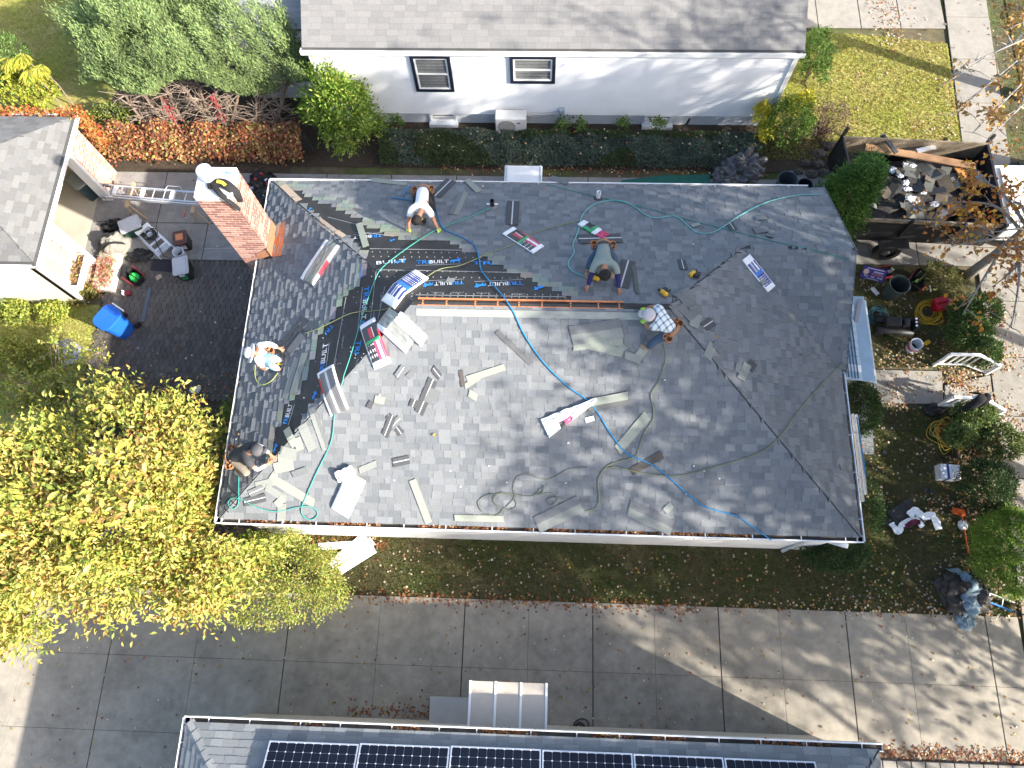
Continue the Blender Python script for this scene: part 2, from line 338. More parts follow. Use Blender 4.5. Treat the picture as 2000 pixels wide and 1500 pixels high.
def shingles(roof, planes, k, cols, e=0.143, n_ind=300, skip=None, tint=None, widths=WID, hs=(0.007, 0.016), inset=0.018, z0=0.0, alt=True):
    rest = MB(); cand = []; cs = math.cos(math.atan(k)); sn = math.sin(math.atan(k)); de = e * cs
    for pl in planes:
        E, U, V, lo, hi, dmax, d0 = pl['E'], Vector(pl['U']), Vector(pl['V']), pl['lo'], pl['hi'], pl['d'], pl.get('d0', 0.10)
        E = Vector(E); SL = V * cs + Vector((0, 0, sn)); Nn = Vector((0, 0, cs)) - V * sn
        R = Matrix((U, SL, Nn)).transposed()
        if R.determinant() < 0: R = Matrix((-U, SL, Nn)).transposed()
        j = 0; d = d0
        def pt(u, dd, h): return E + U * u + V * dd + Vector((0, 0, k * dd)) + Nn * (h + z0)
        while d < dmax - 0.02:
            d2 = min(d + de, dmax - 0.005); l0, l1, h0, h1 = lo(d) + inset, lo(d2) + inset, hi(d) - inset, hi(d2) - inset
            L = min(l0, l1); Rr = max(h0, h1); u = L - random.uniform(0, 0.25); tooth = random.random() < .5
            while u < Rr:
                wd = random.choice(widths); ua, ub = u, u + wd - 0.003; u += wd; tooth = (not tooth) if alt else tooth
                if random.random() < 0.15: tooth = not tooth
                a0, a1, b0, b1 = max(ua, l0), max(ua, l1), min(ub, h0), min(ub, h1)
                if b0 - a0 < 0.005 and b1 - a1 < 0.005: continue
                b0 = max(b0, a0); b1 = max(b1, a1)
                c = pt((a0 + b0 + a1 + b1) / 4, (d + d2) / 2, 0); pp = PROJ(c)
                if skip and pl.get('skip') and skip(pp): continue
                h = (hs[1] if tooth else hs[0]) * pl.get('hk', 1); ci = random.randrange(len(cols)); col = cols[ci]
                if not tooth and alt: col = tuple(x * 0.86 for x in col)
                full = (a0 == ua and a1 == ua and b0 == ub and b1 == ub and abs(d2 - d - de) < 1e-6)
                tn = tint(pp) if tint else None
                if full and not tn and -5 < pp[0] < 2005 and -5 < pp[1] < 1505: cand.append((wd, tooth, ci, pt((ua + ub) / 2, d, 0), R, pl.get('hk', 1))); continue
                if tn: col = tuple(random.uniform(.85, 1.1) * x for x in tn)
                q = d2 + 0.01
                rest.add([pt(a0, d, h), pt(b0, d, h), pt(b1, d2, 0.0015), pt(a1, d2, 0.0015), pt(a0, d, 0), pt(b0, d, 0)], [(0, 1, 2, 3), (4, 5, 1, 0), (0, 3, 4), (1, 5, 2)], col)
            d += de; j += 1
    random.shuffle(cand); cache = {}
    for i, (wd, tooth, ci, p, R, hk) in enumerate(cand):
        key = (wd, tooth, ci, hk); h = (hs[1] if tooth else hs[0]) * hk; col = cols[ci]
        if not tooth and alt: col = tuple(x * 0.86 for x in col)
        w2 = (wd - 0.003) / 2; vs = [(-w2, 0, h), (w2, 0, h), (w2, e, 0.0015), (-w2, e, 0.0015), (-w2, 0, 0), (w2, 0, 0)]; fs = [(0, 1, 2, 3), (4, 5, 1, 0), (0, 3, 4), (1, 5, 2)]
        if i < n_ind:
            if key not in cache: cache[key] = MB().add(vs, fs, col).mesh('shingle', M_SHING)
            o = inst('shingle', cache[key], roof, p, R.to_euler())
        else: rest.add([p + R @ Vector(v) for v in vs], fs, col)
    return stuff(rest.build('shingle', M_SHING, roof))
def brickwork(par, org, U, Nv, W, z0, z1, openings=(), L=0.2, H=0.067, individual=True, proud=0.007, cols=None, zc=None):
    org = Vector(org); U = Vector(U); Nv = Vector(Nv); Z = Vector((0, 0, 1)); R = Matrix((U, -Nv, Z)).transposed(); rest = MB(); cache = {}; c = 0; z = z0
    cols = cols or [(0.36, 0.15, 0.095), (0.42, 0.19, 0.125), (0.30, 0.115, 0.075), (0.45, 0.24, 0.17), (0.34, 0.17, 0.12)]
    while z + H * 0.9 < z1:
        u = -(L / 2 if c % 2 else 0)
        while u < W - 0.01:
            a, b = max(u, 0), min(u + L - 0.016, W); u += L
            if b - a < 0.03: continue
            if any(o[0] < (a + b) / 2 < o[1] and o[2] < z + H / 2 < o[3] for o in openings): continue
            ln = round(b - a, 3); col = random.choice(cols); p = org + U * ((a + b) / 2) + Z * (z + H / 2 - 0.004)
            if individual:
                k = (ln, col)
                if k not in cache: cache[k] = MB().box((0, -proud / 2 + 0.02, 0), (ln, proud + 0.04, H - 0.020), col=col).mesh('brick', M_BRICK)
                inst('brick', cache[k], par, p, R.to_euler())
            else: rest.box(p - Nv * 0.015, (ln, proud + 0.03, H - 0.020), R, col)
        z += H; c += 1
    if not individual: stuff(rest.build('brick', M_BRICK, par))
# ================================================================ MAIN HOUSE
house = thing('house', 'low hip-roofed house being re-shingled, dark grey roof with bare black underlayment', 'house', (0, 6, 0))
def H_(o, par=house):
    if o.parent is not house: return o
    o.matrix_parent_inverse = Matrix.Translation((0, -6, 0)); return o
hw = MB(); hw.box((0.02, 5.95, 1.47), (12.9, 8.05, 2.94)); H_(hw.build('wall', mat('white_stucco', (0.74, 0.73, 0.71), var=0.06, scale=4, bump=0.1), house))
# deck + soffit
rk = MB(); i_ = 0.10
def rp(x, y, dz=-0.006): return (x, y, roofh(x, y) + dz)
RXW, RXE, RY = X0 + 4.165, X1 - 4.165, (Y0 + Y1) / 2; GYR = (GY + Y1) / 2; GX = X1 - (Y1 - GYR)
v = [rp(X0 + i_, Y0 + i_), rp(X1 - i_, Y0 + i_), rp(X1 - i_, Y1 - i_), rp(X0 + i_, Y1 - i_), (RXW, RY, roofh(RXW, RY) - .006), (RXE, RY, roofh(RXE, RY) - .006), (X1 - 0.02, GYR, ZE + KS * (Y1 - GYR) - .006), (GX, GYR, ZE + KS * (Y1 - GYR) - .006), (X1 - i_, GY + i_, ZE + KS * i_ - .006), (X1 - 0.02, Y1 - i_, ZE + KS * i_ - .006), (X1 - 0.02, GY + i_, ZE + KS * i_ - .006)]
rk.add(v, [(0, 1, 5, 4), (0, 4, 3), (3, 4, 5, 7, 6, 9), (1, 8, 7, 5), (8, 10, 6, 7)])
rk.add([(p[0], p[1], p[2] - 0.12) for p in v], [(0, 1, 8, 10, 9, 3)]); rk.add([v[9], v[6], v[10], (v[10][0], v[10][1], v[10][2] - .1), (v[9][0], v[9][1], v[9][2] - .1)], [(0, 1, 2, 3, 4)])
roof = H_(rk.build('roof', M_DECK, house)); 
BARE = [(556, 360), (590, 377), (625, 396), (665, 407), (692, 424), (735, 446), (770, 462), (800, 470), (880, 468), (905, 487), (960, 512), (1000, 530), (1050, 553), (1112, 577), (1112, 594), (806, 590), (775, 640), (730, 690), (700, 742), (640, 760), (606, 792), (570, 852), (543, 894), (528, 886), (546, 832), (562, 782), (592, 762), (596, 738), (612, 700), (624, 662), (640, 640), (658, 604), (680, 582), (690, 562), (705, 545), (714, 520), (722, 492), (706, 476), (650, 452), (604, 408), (575, 384)]
SLATE = [(0.182, 0.192, 0.201), (0.193, 0.202, 0.210), (0.170, 0.181, 0.191), (0.201, 0.210, 0.216), (0.156, 0.168, 0.179)]
PALE = (0.215, 0.23, 0.205)
LX = X1 - X0; Dm = 4.165
planes = [dict(E=(X0, Y0, ZE), U=(1, 0, 0), V=(0, 1, 0), lo=lambda d: d, hi=lambda d: LX - d, d=Dm - 0.06),
          dict(E=(X0, Y1, ZE), U=(1, 0, 0), V=(0, -1, 0), lo=lambda d: d, hi=lambda d: LX + 0.03 if d < 2.36 else LX - d, d=Dm - 0.05, skip=1),
          dict(E=(X0, Y0, ZE), U=(0, 1, 0), V=(1, 0, 0), lo=lambda d: d, hi=lambda d: Y1 - Y0 - d, d=Dm - .02, skip=1, hk=1.45),
          dict(E=(X1, Y0, ZE), U=(0, 1, 0), V=(-1, 0, 0), lo=lambda d: d, hi=lambda d: (GY - Y0 + d) + 0.03 if d < 2.38 else Y1 - Y0 - d, d=Dm - .02),
          dict(E=(X0, GY, ZE), U=(1, 0, 0), V=(0, 1, 0), lo=lambda d: LX - d - 0.03, hi=lambda d: LX + 0.03, d=Y1 - GYR)]
BOX = (520, 355, 1120, 900)
def skipf(p): return (BOX[0] < p[0] < BOX[2] and BOX[1] < p[1] < BOX[3] and inpoly(p[0], p[1], BARE)) or (482 < p[0] < 530 and 440 < p[1] < 505)
EDGE = BARE[:14]; EDGE2 = BARE[23:37]
def near(p, seg, r):
    for i in range(len(seg) - 1):
        if polydist(p[0], p[1], [seg[i], seg[i + 1]]) < r: return True
    return False
def tintf(p):
    if BOX[0] < p[0] < BOX[2] and BOX[1] < p[1] < BOX[3] and (near(p, EDGE, 15) or near(p, EDGE2, 13)) and random.random() < 0.8: return PALE
    return None
shingles(roof, planes, KS, SLATE, skip=skipf, tint=tintf)
for a, b, o in [((X0 + 0.0, Y0, ZE), (X1, Y0, ZE), (0, -1, 0)), ((X0, Y1, ZE), (X1 - 0.35, Y1, ZE), (0, 1, 0)), ((X0, Y0, ZE), (X0, 7.86, ZE), (-1, 0, 0)), ((X0, 8.62, ZE), (X0, Y1, ZE), (-1, 0, 0)), ((X1, Y0, ZE), (X1, GY + 0.05, ZE), (1, 0, 0))]:
    g = H_(gutter(house, a, b, o))
# front downspout elbow, thin cables along the front wall
ds = MB(); p0 = Vector((6.35, 1.70, 2.86)); p1 = Vector((5.95, 1.88, 2.55)); ds.ribbon([p0, p1, Vector((5.93, 1.9, 2.3)), Vector((5.93, 1.9, 0.1))], 0.09, 0.07); H_(ds.build('downspout', M_GUT, house))
cb = MB()
for k, zz in enumerate((2.2, 2.05)): cb.tube([(-5.5 + 11 * t, 1.89, zz - 0.12 * math.sin(6 * t + k) ** 2) for t in np.linspace(0, 1, 24)], 0.012, 4)
H_(cb.build('cable', mat('black_rubber', (0.02, 0.02, 0.02), rough=0.5), house))
# ridge opening: bare wood edges and rafters between the two slopes
M_RAW = mat('raw_orange_wood', (0.52, 0.20, 0.085), var=0.25, scale=14, bump=0.2)
rz = roofh(0, RY)
wd_ = MB(); xa, xb = -2.40, 1.62
wd_.box(((xa + xb) / 2, RY + 0.075, rz - 0.02), (xb - xa, 0.022, 0.05)); wd_.box(((xa + xb) / 2, RY - 0.015, rz - 0.045), (xb - xa, 0.10, 0.03))
H_(wd_.build('ridge_board', M_RAW, roof)); wx = xa + 0.1
while wx < xb:
    H_(MB().box((wx, RY - 0.01, rz - 0.02), (0.03, 0.1, 0.02)).build('rafter_end', M_RAW, roof)); wx += random.uniform(0.36, 0.6)
st = MB(); st.box(((xa + xb) / 2, RY - 0.01, rz - 0.07), (xb - xa, 0.12, 0.02)); H_(st.build('ridge_gap', M_DECK, roof))
# pale starter band along the top of the front slope
sbn = MB(); sbn.box(((xa + 2.3) / 2, RY - 0.19, rz - 0.19 * KS + 0.012), (4.75, 0.14, 0.010), Matrix.Rotation(math.atan(KS), 3, 'X')); H_(sbn.build('cap_strip', mat('pale_strip', (0.27, 0.285, 0.26), var=0.15), roof))
# rake trim of the east gable, ridge cap of the gable
rt = MB()
rt.ribbon([(X1 + 0.01, Y1, ZE + 0.0), (X1 + 0.01, GYR, ZE + KS * (Y1 - GYR)), (X1 + 0.01, GY, ZE)], 0.03, 0.012, side=Vector((1, 0, 0))); H_(rt.build('rake_trim', mat('dark_drip_edge', (0.10, 0.11, 0.12)), house))
zg = ZE + KS * (Y1 - GYR)
for i in range(9):
    x = GX + 0.25 + i * 0.22
    if i in (3, 4): continue
    c = MB(); c.add([(x, GYR - .13, zg - .05), (x + .28, GYR - .13, zg - .058), (x + .28, GYR, zg + .012), (x, GYR, zg + .022), (x, GYR + .13, zg - .05), (x + .28, GYR + .13, zg - .058)], [(0, 1, 2, 3), (3, 2, 5, 4)], random.choice(SLATE)); H_(c.build('ridge_cap', M_SHING, roof))
# awning over the east window
aw = MB(); M_AWN = mat('blue_awning', (0.36, 0.47, 0.56), var=0.06, rough=0.45); AX0, AX1, AY0, AY1 = 6.5, 7.62, 5.36, 7.42
awn = thing('awning', 'pale blue ribbed metal awning with white end bands below the gable', 'awning', (AX0, AY0, 2.5))
n_ = 11
for i in range(n_):
    y0 = AY0 + (AY1 - AY0) * i / n_; y1 = AY0 + (AY1 - AY0) * (i + 1) / n_ - 0.012
    s_ = MB(); pr_ = [(AX0, 2.78), (7.05, 2.66), (7.45, 2.52), (7.6, 2.38), (7.62, 2.2)]
    vs = []; 
    for x, z in pr_: vs += [(x - AX0, y0 - AY0, z - 2.5), (x - AX0, y1 - AY0, z - 2.5), (x - AX0, y1 - AY0, z - 2.53), (x - AX0, y0 - AY0, z - 2.53)]
    fs = []
    for q in range(len(pr_) - 1):
        for r in range(4): fs.append((q * 4 + r, q * 4 + (r + 1) % 4, q * 4 + 4 + (r + 1) % 4, q * 4 + 4 + r))
    s_.add(vs, fs); s_.build('awning_panel', M_WHITE if i in (1, n_ - 2) else M_AWN, awn)
for i in range(7):
    x = 0.12 + i * 0.075; MB().box((x, 1.03, 0.295 - x * 0.225), (0.016, 2.0, 0.02)).build('seam_rib', mat('awning_seam', (0.10, 0.15, 0.2)), awn)
MB().box((0.5, 1.03, 0.1), (0.9, 2.04, 0.03)).build('awning_frame', M_AWN, awn)
# ================================================================ CHIMNEY
CX0, CX1, CY0, CY1, CZ = -6.98, -6.22, 7.90, 8.60, 5.55
chim = thing('chimney', 'tall red brick chimney with white mortar crown beside the bare roof edge', 'chimney', ((CX0 + CX1) / 2, (CY0 + CY1) / 2, 0))
cl = chim.location
def K_(o):
    if o.parent is not chim: return o
    o.matrix_parent_inverse = Matrix.Translation(-cl); return o
K_(MB().box(((CX0 + CX1) / 2, (CY0 + CY1) / 2, CZ / 2), (CX1 - CX0, CY1 - CY0, CZ)).build('mortar_core', M_MORTAR, chim))
core = [o for o in chim.children][0]
CB = [(0.27, 0.13, 0.10), (0.32, 0.165, 0.13), (0.225, 0.105, 0.085), (0.35, 0.21, 0.17)]
brickwork(core, (CX0, CY0, 0), (1, 0, 0), (0, -1, 0), CX1 - CX0, 2.9, CZ - 0.02, cols=CB, L=0.235, H=0.092)
brickwork(core, (CX1, CY0, 0), (0, 1, 0), (1, 0, 0), CY1 - CY0, 3.15, CZ - 0.02, cols=CB, L=0.235, H=0.092)
bw = MB(); 
brickwork(core, (CX0, CY1, 0), (0, -1, 0), (-1, 0, 0), CY1 - CY0, 0.05, CZ - 0.02, individual=False, cols=CB, L=0.235, H=0.092)
brickwork(core, (CX1, CY1, 0), (-1, 0, 0), (0, 1, 0), CX1 - CX0, 0.05, CZ - 0.02, individual=False, cols=CB, L=0.235, H=0.092)
brickwork(core, (CX0, CY0, 0), (1, 0, 0), (0, -1, 0), 0.33, 0.05, 2.9, individual=False, cols=CB, L=0.235, H=0.092)
cr = MB(); cr.box(((CX0 + CX1) / 2, (CY0 + CY1) / 2, CZ + 0.03), (CX1 - CX0 + 0.02, CY1 - CY0 + 0.02, 0.06), taper=1.0); K_(cr.build('crown', mat('white_mortar', (0.72, 0.72, 0.71), var=0.08, scale=8, bump=0.3), chim, bevel=0.02))
fl = MB(); M_COP = mat('copper_flashing', (0.42, 0.20, 0.115), rough=0.55, metal=0.3, var=0.2, scale=9)
zr = roofh(CX1, 8.2)
fl.add([(CX1 + 0.012, CY0 - 0.05, roofh(CX1, CY0) + 0.02), (CX1 + 0.012, CY1 + 0.02, roofh(CX1, CY1) + 0.02), (CX1 + 0.012, CY1 + 0.02, zr + 0.36), (CX1 + 0.012, CY0 - 0.05, zr + 0.36)], [(0, 1, 2, 3)])
fl.add([(CX1 + 0.012, CY0 - 0.05, zr + 0.02), (CX1 + 0.30, CY0 - 0.1, roofh(CX1 + .3, CY0) + 0.025), (CX1 + 0.26, CY1 + 0.1, roofh(CX1 + .26, CY1) + 0.025), (CX1 + 0.012, CY1 + 0.02, zr + 0.02)], [(0, 1, 2, 3)])
fl.add([(CX1 - 0.35, CY0 - 0.013, roofh(CX1 - .35, CY0) + 0.02), (CX1 + 0.012, CY0 - 0.013, zr + 0.02), (CX1 + 0.012, CY0 - 0.013, zr + 0.34), (CX1 - 0.35, CY0 - 0.013, zr + 0.05)], [(0, 1, 2, 3)])
fo = fl.build('flashing', M_COP, chim); K_(fo); md = fo.modifiers.new('s', 'SOLIDIFY'); md.thickness = 0.004; md.offset = 1
# ================================================================ neighbouring buildings
def glazing(name='window_glass'):
    if name in MATS: return MATS[name]
    m = bpy.data.materials.new(name); m.use_nodes = True; t = m.node_tree; N = t.nodes; L = t.links; b = N['Principled BSDF']
    b.inputs['Base Color'].default_value = (0.02, 0.025, 0.03, 1); b.inputs['Roughness'].default_value = 0.06; tr = N.new('ShaderNodeBsdfTransparent'); mx = N.new('ShaderNodeMixShader'); mx.inputs[0].default_value = 0.35
    n = N.new('ShaderNodeTexNoise'); n.inputs['Scale'].default_value = 3; bp = N.new('ShaderNodeBump'); bp.inputs['Strength'].default_value = 0.03; L.new(n.outputs[0], bp.inputs['Height']); L.new(bp.outputs[0], b.inputs['Normal'])
    L.new(tr.outputs[0], mx.inputs[1]); L.new(b.outputs[0], mx.inputs[2]); L.new(mx.outputs[0], N['Material Output'].inputs[0]); MATS[name] = m; return m
M_NAVY = mat('navy_trim', (0.012, 0.016, 0.03), rough=0.5, var=0.1)
M_SIDE = mat('white_siding', (0.78, 0.79, 0.80), rough=0.55, var=0.035, scale=2)
M_FOUND = mat('painted_foundation', (0.62, 0.66, 0.70), var=0.1, scale=4, bump=0.2)
M_BLIND = mat('window_blind', (0.62, 0.63, 0.6), var=0.06)
M_DARKIN = mat('dark_room', (0.04, 0.04, 0.045))
def gable_deck(par, x0, x1, y0, yr, ze, k, m, y1=None):
    zr = ze + k * abs(yr - y0); y1 = y1 if y1 is not None else 2 * yr - y0
    b = MB(); v = [(x0, y0, ze), (x1, y0, ze), (x1, yr, zr), (x0, yr, zr), (x0, y1, ze), (x1, y1, ze)]
    b.add([(a, c, d - 0.006) for a, c, d in v], [(0, 1, 2, 3), (3, 2, 5, 4), (0, 3, 4), (1, 5, 2), (0, 4, 5, 1)]); return b.build('roof', m, par)
# ---- white house behind
wh = thing('house', 'white clapboard house with navy-trimmed windows and warm grey roof', 'house', (0, 18, 0))
def W_(o):
    if o.parent is not wh: return o
    o.matrix_parent_inverse = Matrix.Translation((0, -18, 0)); return o
WY = 14.04
wl = MB(); wl.box((0.1, 18.2, 1.72), (12.75, 8.2, 2.5)); WW = W_(wl.build('wall', M_SIDE, wh))
W_(MB().box((0.1, 18.2, 0.24), (12.65, 8.1, 0.5)).build('foundation', M_FOUND, wh))
zb = 0.50; nb = 22; hb = (2.96 - zb) / nb
for i in range(nb):
    z = zb + i * hb; b = MB(); x0, x1 = -6.27, 6.47
    b.add([(x0, WY + 0.06, z), (x1, WY + 0.06, z), (x1, WY + 0.022, z), (x0, WY + 0.022, z), (x0, WY + 0.054, z + hb + .004), (x1, WY + 0.054, z + hb + .004)], [(0, 3, 2, 1), (3, 4, 5, 2), (0, 1, 5, 4)])
    W_(b.build('siding_board', M_SIDE, WW))
b = MB(); b.box((6.44, WY + 0.02, 1.72), (0.1, 0.06, 2.5)); W_(b.build('corner_board', M_WHITE, wh)); b = MB(); b.box((6.50, 14.2, 1.72), (0.05, 0.3, 2.5)); W_(b.build('corner_board', M_WHITE, wh))
wr = W_(gable_deck(wh, -6.35, 6.58, 14.02, 18.2, 3.0, KS, mat('dark_felt', (0.06, 0.06, 0.06))))
WARM = [(0.188, 0.186, 0.184), (0.20, 0.197, 0.194), (0.174, 0.173, 0.172), (0.208, 0.203, 0.198), (0.192, 0.188, 0.185)]
W3 = [0.24, 0.31, 0.31, 0.36]
shingles(wr, [dict(E=(-6.35, 14.02, 3.0), U=(1, 0, 0), V=(0, 1, 0), lo=lambda d: -0.02, hi=lambda d: 12.95, d=4.1, d0=0.05)], KS, WARM, widths=W3, hs=(0.007, 0.009), e=0.15, alt=False)
W_(gutter(wh, (-6.4, 13.94, 3.0), (6.6, 13.94, 3.0), (0, -1, 0), straps=False))
W_(MB().box((0.1, 14.06, 2.9), (12.9, 0.06, 0.14)).build('fascia', M_WHITE, wh))
# rear extension roof, left
er = W_(gable_deck(wh, -8.9, -6.45, 14.9, 18.2, 2.75, 0.42, mat('dark_felt', (0.06, 0.06, 0.06))))
shingles(er, [dict(E=(-8.9, 14.9, 2.75), U=(1, 0, 0), V=(0, 1, 0), lo=lambda d: -0.02, hi=lambda d: 2.45, d=3.2, d0=0.03)], 0.42, [(0.26, 0.275, 0.29), (0.29, 0.30, 0.31)], widths=[0.9], hs=(0.012, 0.013), alt=False, n_ind=40)
W_(MB().box((-7.6, 18, 1.3), (2.3, 6.0, 2.6)).build('wall', M_SIDE, wh))
# windows of the white house
def win(par, x0, x1, z0, z1, y, trim=0.09, tm=M_NAVY, fix=W_, sash=True, slant=None):
    fr = MB(); w, h = x1 - x0, z1 - z0
    for c, s in (((x0 + trim / 2, y - 0.02, (z0 + z1) / 2), (trim, 0.05, h)), ((x1 - trim / 2, y - 0.02, (z0 + z1) / 2), (trim, 0.05, h)), (((x0 + x1) / 2, y - 0.021, z1 - trim / 2), (w - 2 * trim, 0.05, trim)), (((x0 + x1) / 2, y - 0.021, z0 + trim / 2), (w - 2 * trim, 0.05, trim))): fr.box(c, s)
    f = fix(fr.build('window', tm, par)); a, b, c, d = x0 + trim, x1 - trim, z0 + trim, z1 - trim
    sh = MB(); t = 0.045; mid = (c + d) / 2
    for cc, s in (((a + t / 2, y - 0.005, mid), (t, 0.04, d - c)), ((b - t / 2, y - 0.005, mid), (t, 0.04, d - c)), (((a + b) / 2, y - 0.006, d - t / 2), (b - a - 2 * t, 0.04, t)), (((a + b) / 2, y - 0.006, c + t / 2), (b - a - 2 * t, 0.04, t)), (((a + b) / 2, y - 0.012, mid), (b - a - 2 * t, 0.045, t))): sh.box(cc, s)
    fix(sh.build('sash', M_WHITE, f))
    for q, (u, vv) in enumerate(((c + t, mid - t / 2), (mid + t / 2, d - t))):
        fix(MB().box(((a + b) / 2, y - 0.004 - 0.004 * q, (u + vv) / 2), (b - a - 2 * t, 0.006, vv - u)).build('pane', glazing(), f))
    bl = MB(); n = 9
    for i in range(n): xx = a + t + (b - a - 2 * t) * (i + 0.5) / n; bl.box((xx, y + 0.012 + 0.004 * (i % 2), mid), ((b - a - 2 * t) / n - 0.004, 0.004, d - c - 2 * t))
    fix(bl.build('blind', M_BLIND, f)); return f
def wspan(pa, pb): a = PY(*pa, WY); b = PY(*pb, WY); return a.x, b.x, a.z, b.z
x0, x1, zlo, _ = wspan((814, 178), (888, 178)); ztop = PY(799, 106, WY).z; win(wh, x0, x1, zlo, min(ztop, 2.8), WY + 0.02)
x0, x1, zlo, _ = wspan((997, 162), (1084, 162)); ztop = PY(996, 106, WY).z; win(wh, x0, x1, zlo, min(ztop, 2.8), WY + 0.02)
for pa, pb in (((842, 246), (893, 246)), ((1256, 243), (1312, 243))):
    x0, x1, zz, _ = wspan(pa, pb); win(wh, x0, x1, 0.12, 0.48, WY + 0.09, trim=0.05, tm=M_WHITE)
    W_(MB().box(((x0 + x1) / 2, WY + 0.0, 0.06), (x1 - x0 + 0.06, 0.16, 0.12)).build('window_sill', M_FOUND, wh))
# heat pump, conduit, meter box on the white wall
ax0 = PY(968, 240, 13.75).x; ax1 = PY(1028, 240, 13.75).x
hp = thing('heat_pump', 'white outdoor heat pump unit with round fan grille against the clapboard wall', 'heat pump', ((ax0 + ax1) / 2, 13.8, 0))
hwid = ax1 - ax0; M_HP = mat('appliance_white', (0.74, 0.73, 0.70), rough=0.45, var=0.05)
MB().box((0, 0, 0.52), (hwid, 0.34, 0.62)).build('casing', M_HP, hp, bevel=0.03)
for k in range(7): MB().tube([(-0.12 + (0.08 + 0.22 * k / 6) * 0.0 + 0.24 * math.cos(a) * math.sqrt(max(0, 1 - ((k - 3) / 3.6) ** 2)) * (1 if i else -1), -0.178, 0.5 + (k - 3) * 0.075) for i, a in enumerate((0, 0))], 0.014, 4).build('grille_bar', mat('grille_grey', (0.22, 0.22, 0.2)), hp)
fg = MB(); fg.lathe([(0.26, 0), (0.26, 0.01), (0.24, 0.012)], (-0.12, -0.171, 0.5), 24, Matrix.Rotation(PI / 2, 3, 'X')); fg.build('fan_ring', mat('fan_dark', (0.3, 0.3, 0.28)), hp)
fb = MB(); fb.lathe([(0.235, 0), (0.235, 0.006)], (-0.12, -0.1705, 0.5), 24, Matrix.Rotation(PI / 2, 3, 'X')); fb.build('fan_opening', mat('dark_room', (0.04, 0.04, 0.045)), hp)
MB().box((0.22, -0.175, 0.66), (0.1, 0.012, 0.035)).build('badge', mat('badge_red', (0.35, 0.03, 0.03)), hp)
for sx in (-1, 1): MB().box((sx * 0.25, 0, 0.1), (0.06, 0.36, 0.2)).build('foot', mat('galv', (0.4, 0.4, 0.4)), hp)
ebx = PY(1097, 222, WY - 0.05).x
MB().tube([(ax1, WY - 0.02, 0.62), ((ax1 + ebx) / 2, WY - 0.02, 0.58), (ebx, WY - 0.02, 0.66)], 0.025, 6); cdt = MB(); cdt.tube([(ax1 + 0.02, 13.98, 0.6), ((ax1 + ebx) / 2, WY - 0.02, 0.56), (ebx, WY - 0.02, 0.7)], 0.02, 6); cdt.tube([(ax1 + 0.02, 13.98, 0.55), ((ax1 + ebx) / 2 - .2, WY - 0.02, 0.47), (ebx, WY - 0.02, 0.66)], 0.015, 6); tag(cdt.build('conduit', mat('conduit_grey', (0.5, 0.5, 0.5))), 'grey conduit running from the heat pump to the disconnect box', 'conduit')
eb = thing('disconnect_box', 'small blue-grey electrical disconnect box on the clapboard wall', 'electrical box', (ebx, WY - 0.03, 0.62)); MB().box((0, 0, 0.1), (0.16, 0.1, 0.2)).build('box_body', mat('blue_grey_box', (0.3, 0.38, 0.45)), eb, bevel=0.01); MB().box((0, -0.055, 0.1), (0.13, 0.012, 0.16)).build('cover', mat('blue_grey_box', (0.3, 0.38, 0.45)), eb)
dp = MB(); q0 = PY(1347, 232, WY - 0.05); q1 = PY(1318, 252, 13.6); dp.tube([q0, (q0.x - 0.05, 13.95, 0.3), (q1.x, 13.6, 0.1)], 0.035, 8); tag(dp.build('drain_hose', mat('black_rubber', (0.02, 0.02, 0.02))), 'black corrugated drain hose at the foot of the white foundation', 'hose')
# ---- garage, left
gr = thing('garage', 'small brick garage with open door, pale hip roof and flower box window', 'garage', (-15, 10.2, 0))
def A_(o):
    if o.parent is not gr: return o
    o.matrix_parent_inverse = Matrix.Translation((15, -10.2, 0)); return o
GX1, GY0, GY1, GZ = -12.33, 7.93, 12.38, 2.40; gwx = -12.58
M_STUC = mat('cream_stucco', (0.66, 0.61, 0.47), var=0.07, scale=5, bump=0.25)
A_(MB().box((-16.3, 8.12, 1.2), (7.3, 0.16, 2.4)).build('wall', M_STUC, gr)); A_(MB().box((-16.3, 12.2, 1.2), (7.3, 0.16, 2.4)).build('wall', M_STUC, gr)); A_(MB().box((-19.9, 10.16, 1.2), (0.16, 3.9, 2.4)).build('wall', M_STUC, gr))
pn = A_(MB().box((gwx - 0.1, 11.83, 1.2), (0.2, 0.9, 2.4)).build('brick_pier', M_MORTAR, gr)); ps = A_(MB().box((gwx - 0.1, 8.62, 1.2), (0.2, 1.16, 2.4)).build('brick_pier', M_MORTAR, gr))
GB = [(0.40, 0.21, 0.155), (0.44, 0.26, 0.195), (0.35, 0.18, 0.13), (0.46, 0.30, 0.235)]
brickwork(pn, (gwx, 11.38, 0), (0, 1, 0), (1, 0, 0), 0.9, 0.03, 2.3, cols=GB, H=0.092)
brickwork(ps, (gwx, 8.04, 0), (0, 1, 0), (1, 0, 0), 1.16, 0.03, 2.3, openings=[(0.08, 0.98, 0.95, 2.2)], cols=GB, H=0.092)
A_(MB().box((gwx - 0.06, 10.3, 2.25), (0.26, 4.4, 0.28)).build('door_header', M_WHITE, gr)); A_(MB().box((gwx - 0.02, 11.33, 1.08), (0.3, 0.1, 2.05)).build('door_jamb', M_WHITE, gr)); A_(MB().box((gwx - 0.02, 9.25, 1.08), (0.3, 0.1, 2.05)).build('door_jamb', M_WHITE, gr))
A_(MB().box((gwx + 0.03, 8.06, 1.15), (0.08, 0.08, 2.3)).build('corner_board', M_WHITE, gr))
struct(MB().box((-16.2, 10.16, 0.005), (6.5, 3.95, 0.04)).build('garage_floor', mat('garage_concrete', (0.42, 0.385, 0.32), var=0.1, scale=6, stain=(1.5, 0.8))))
wf = MB()
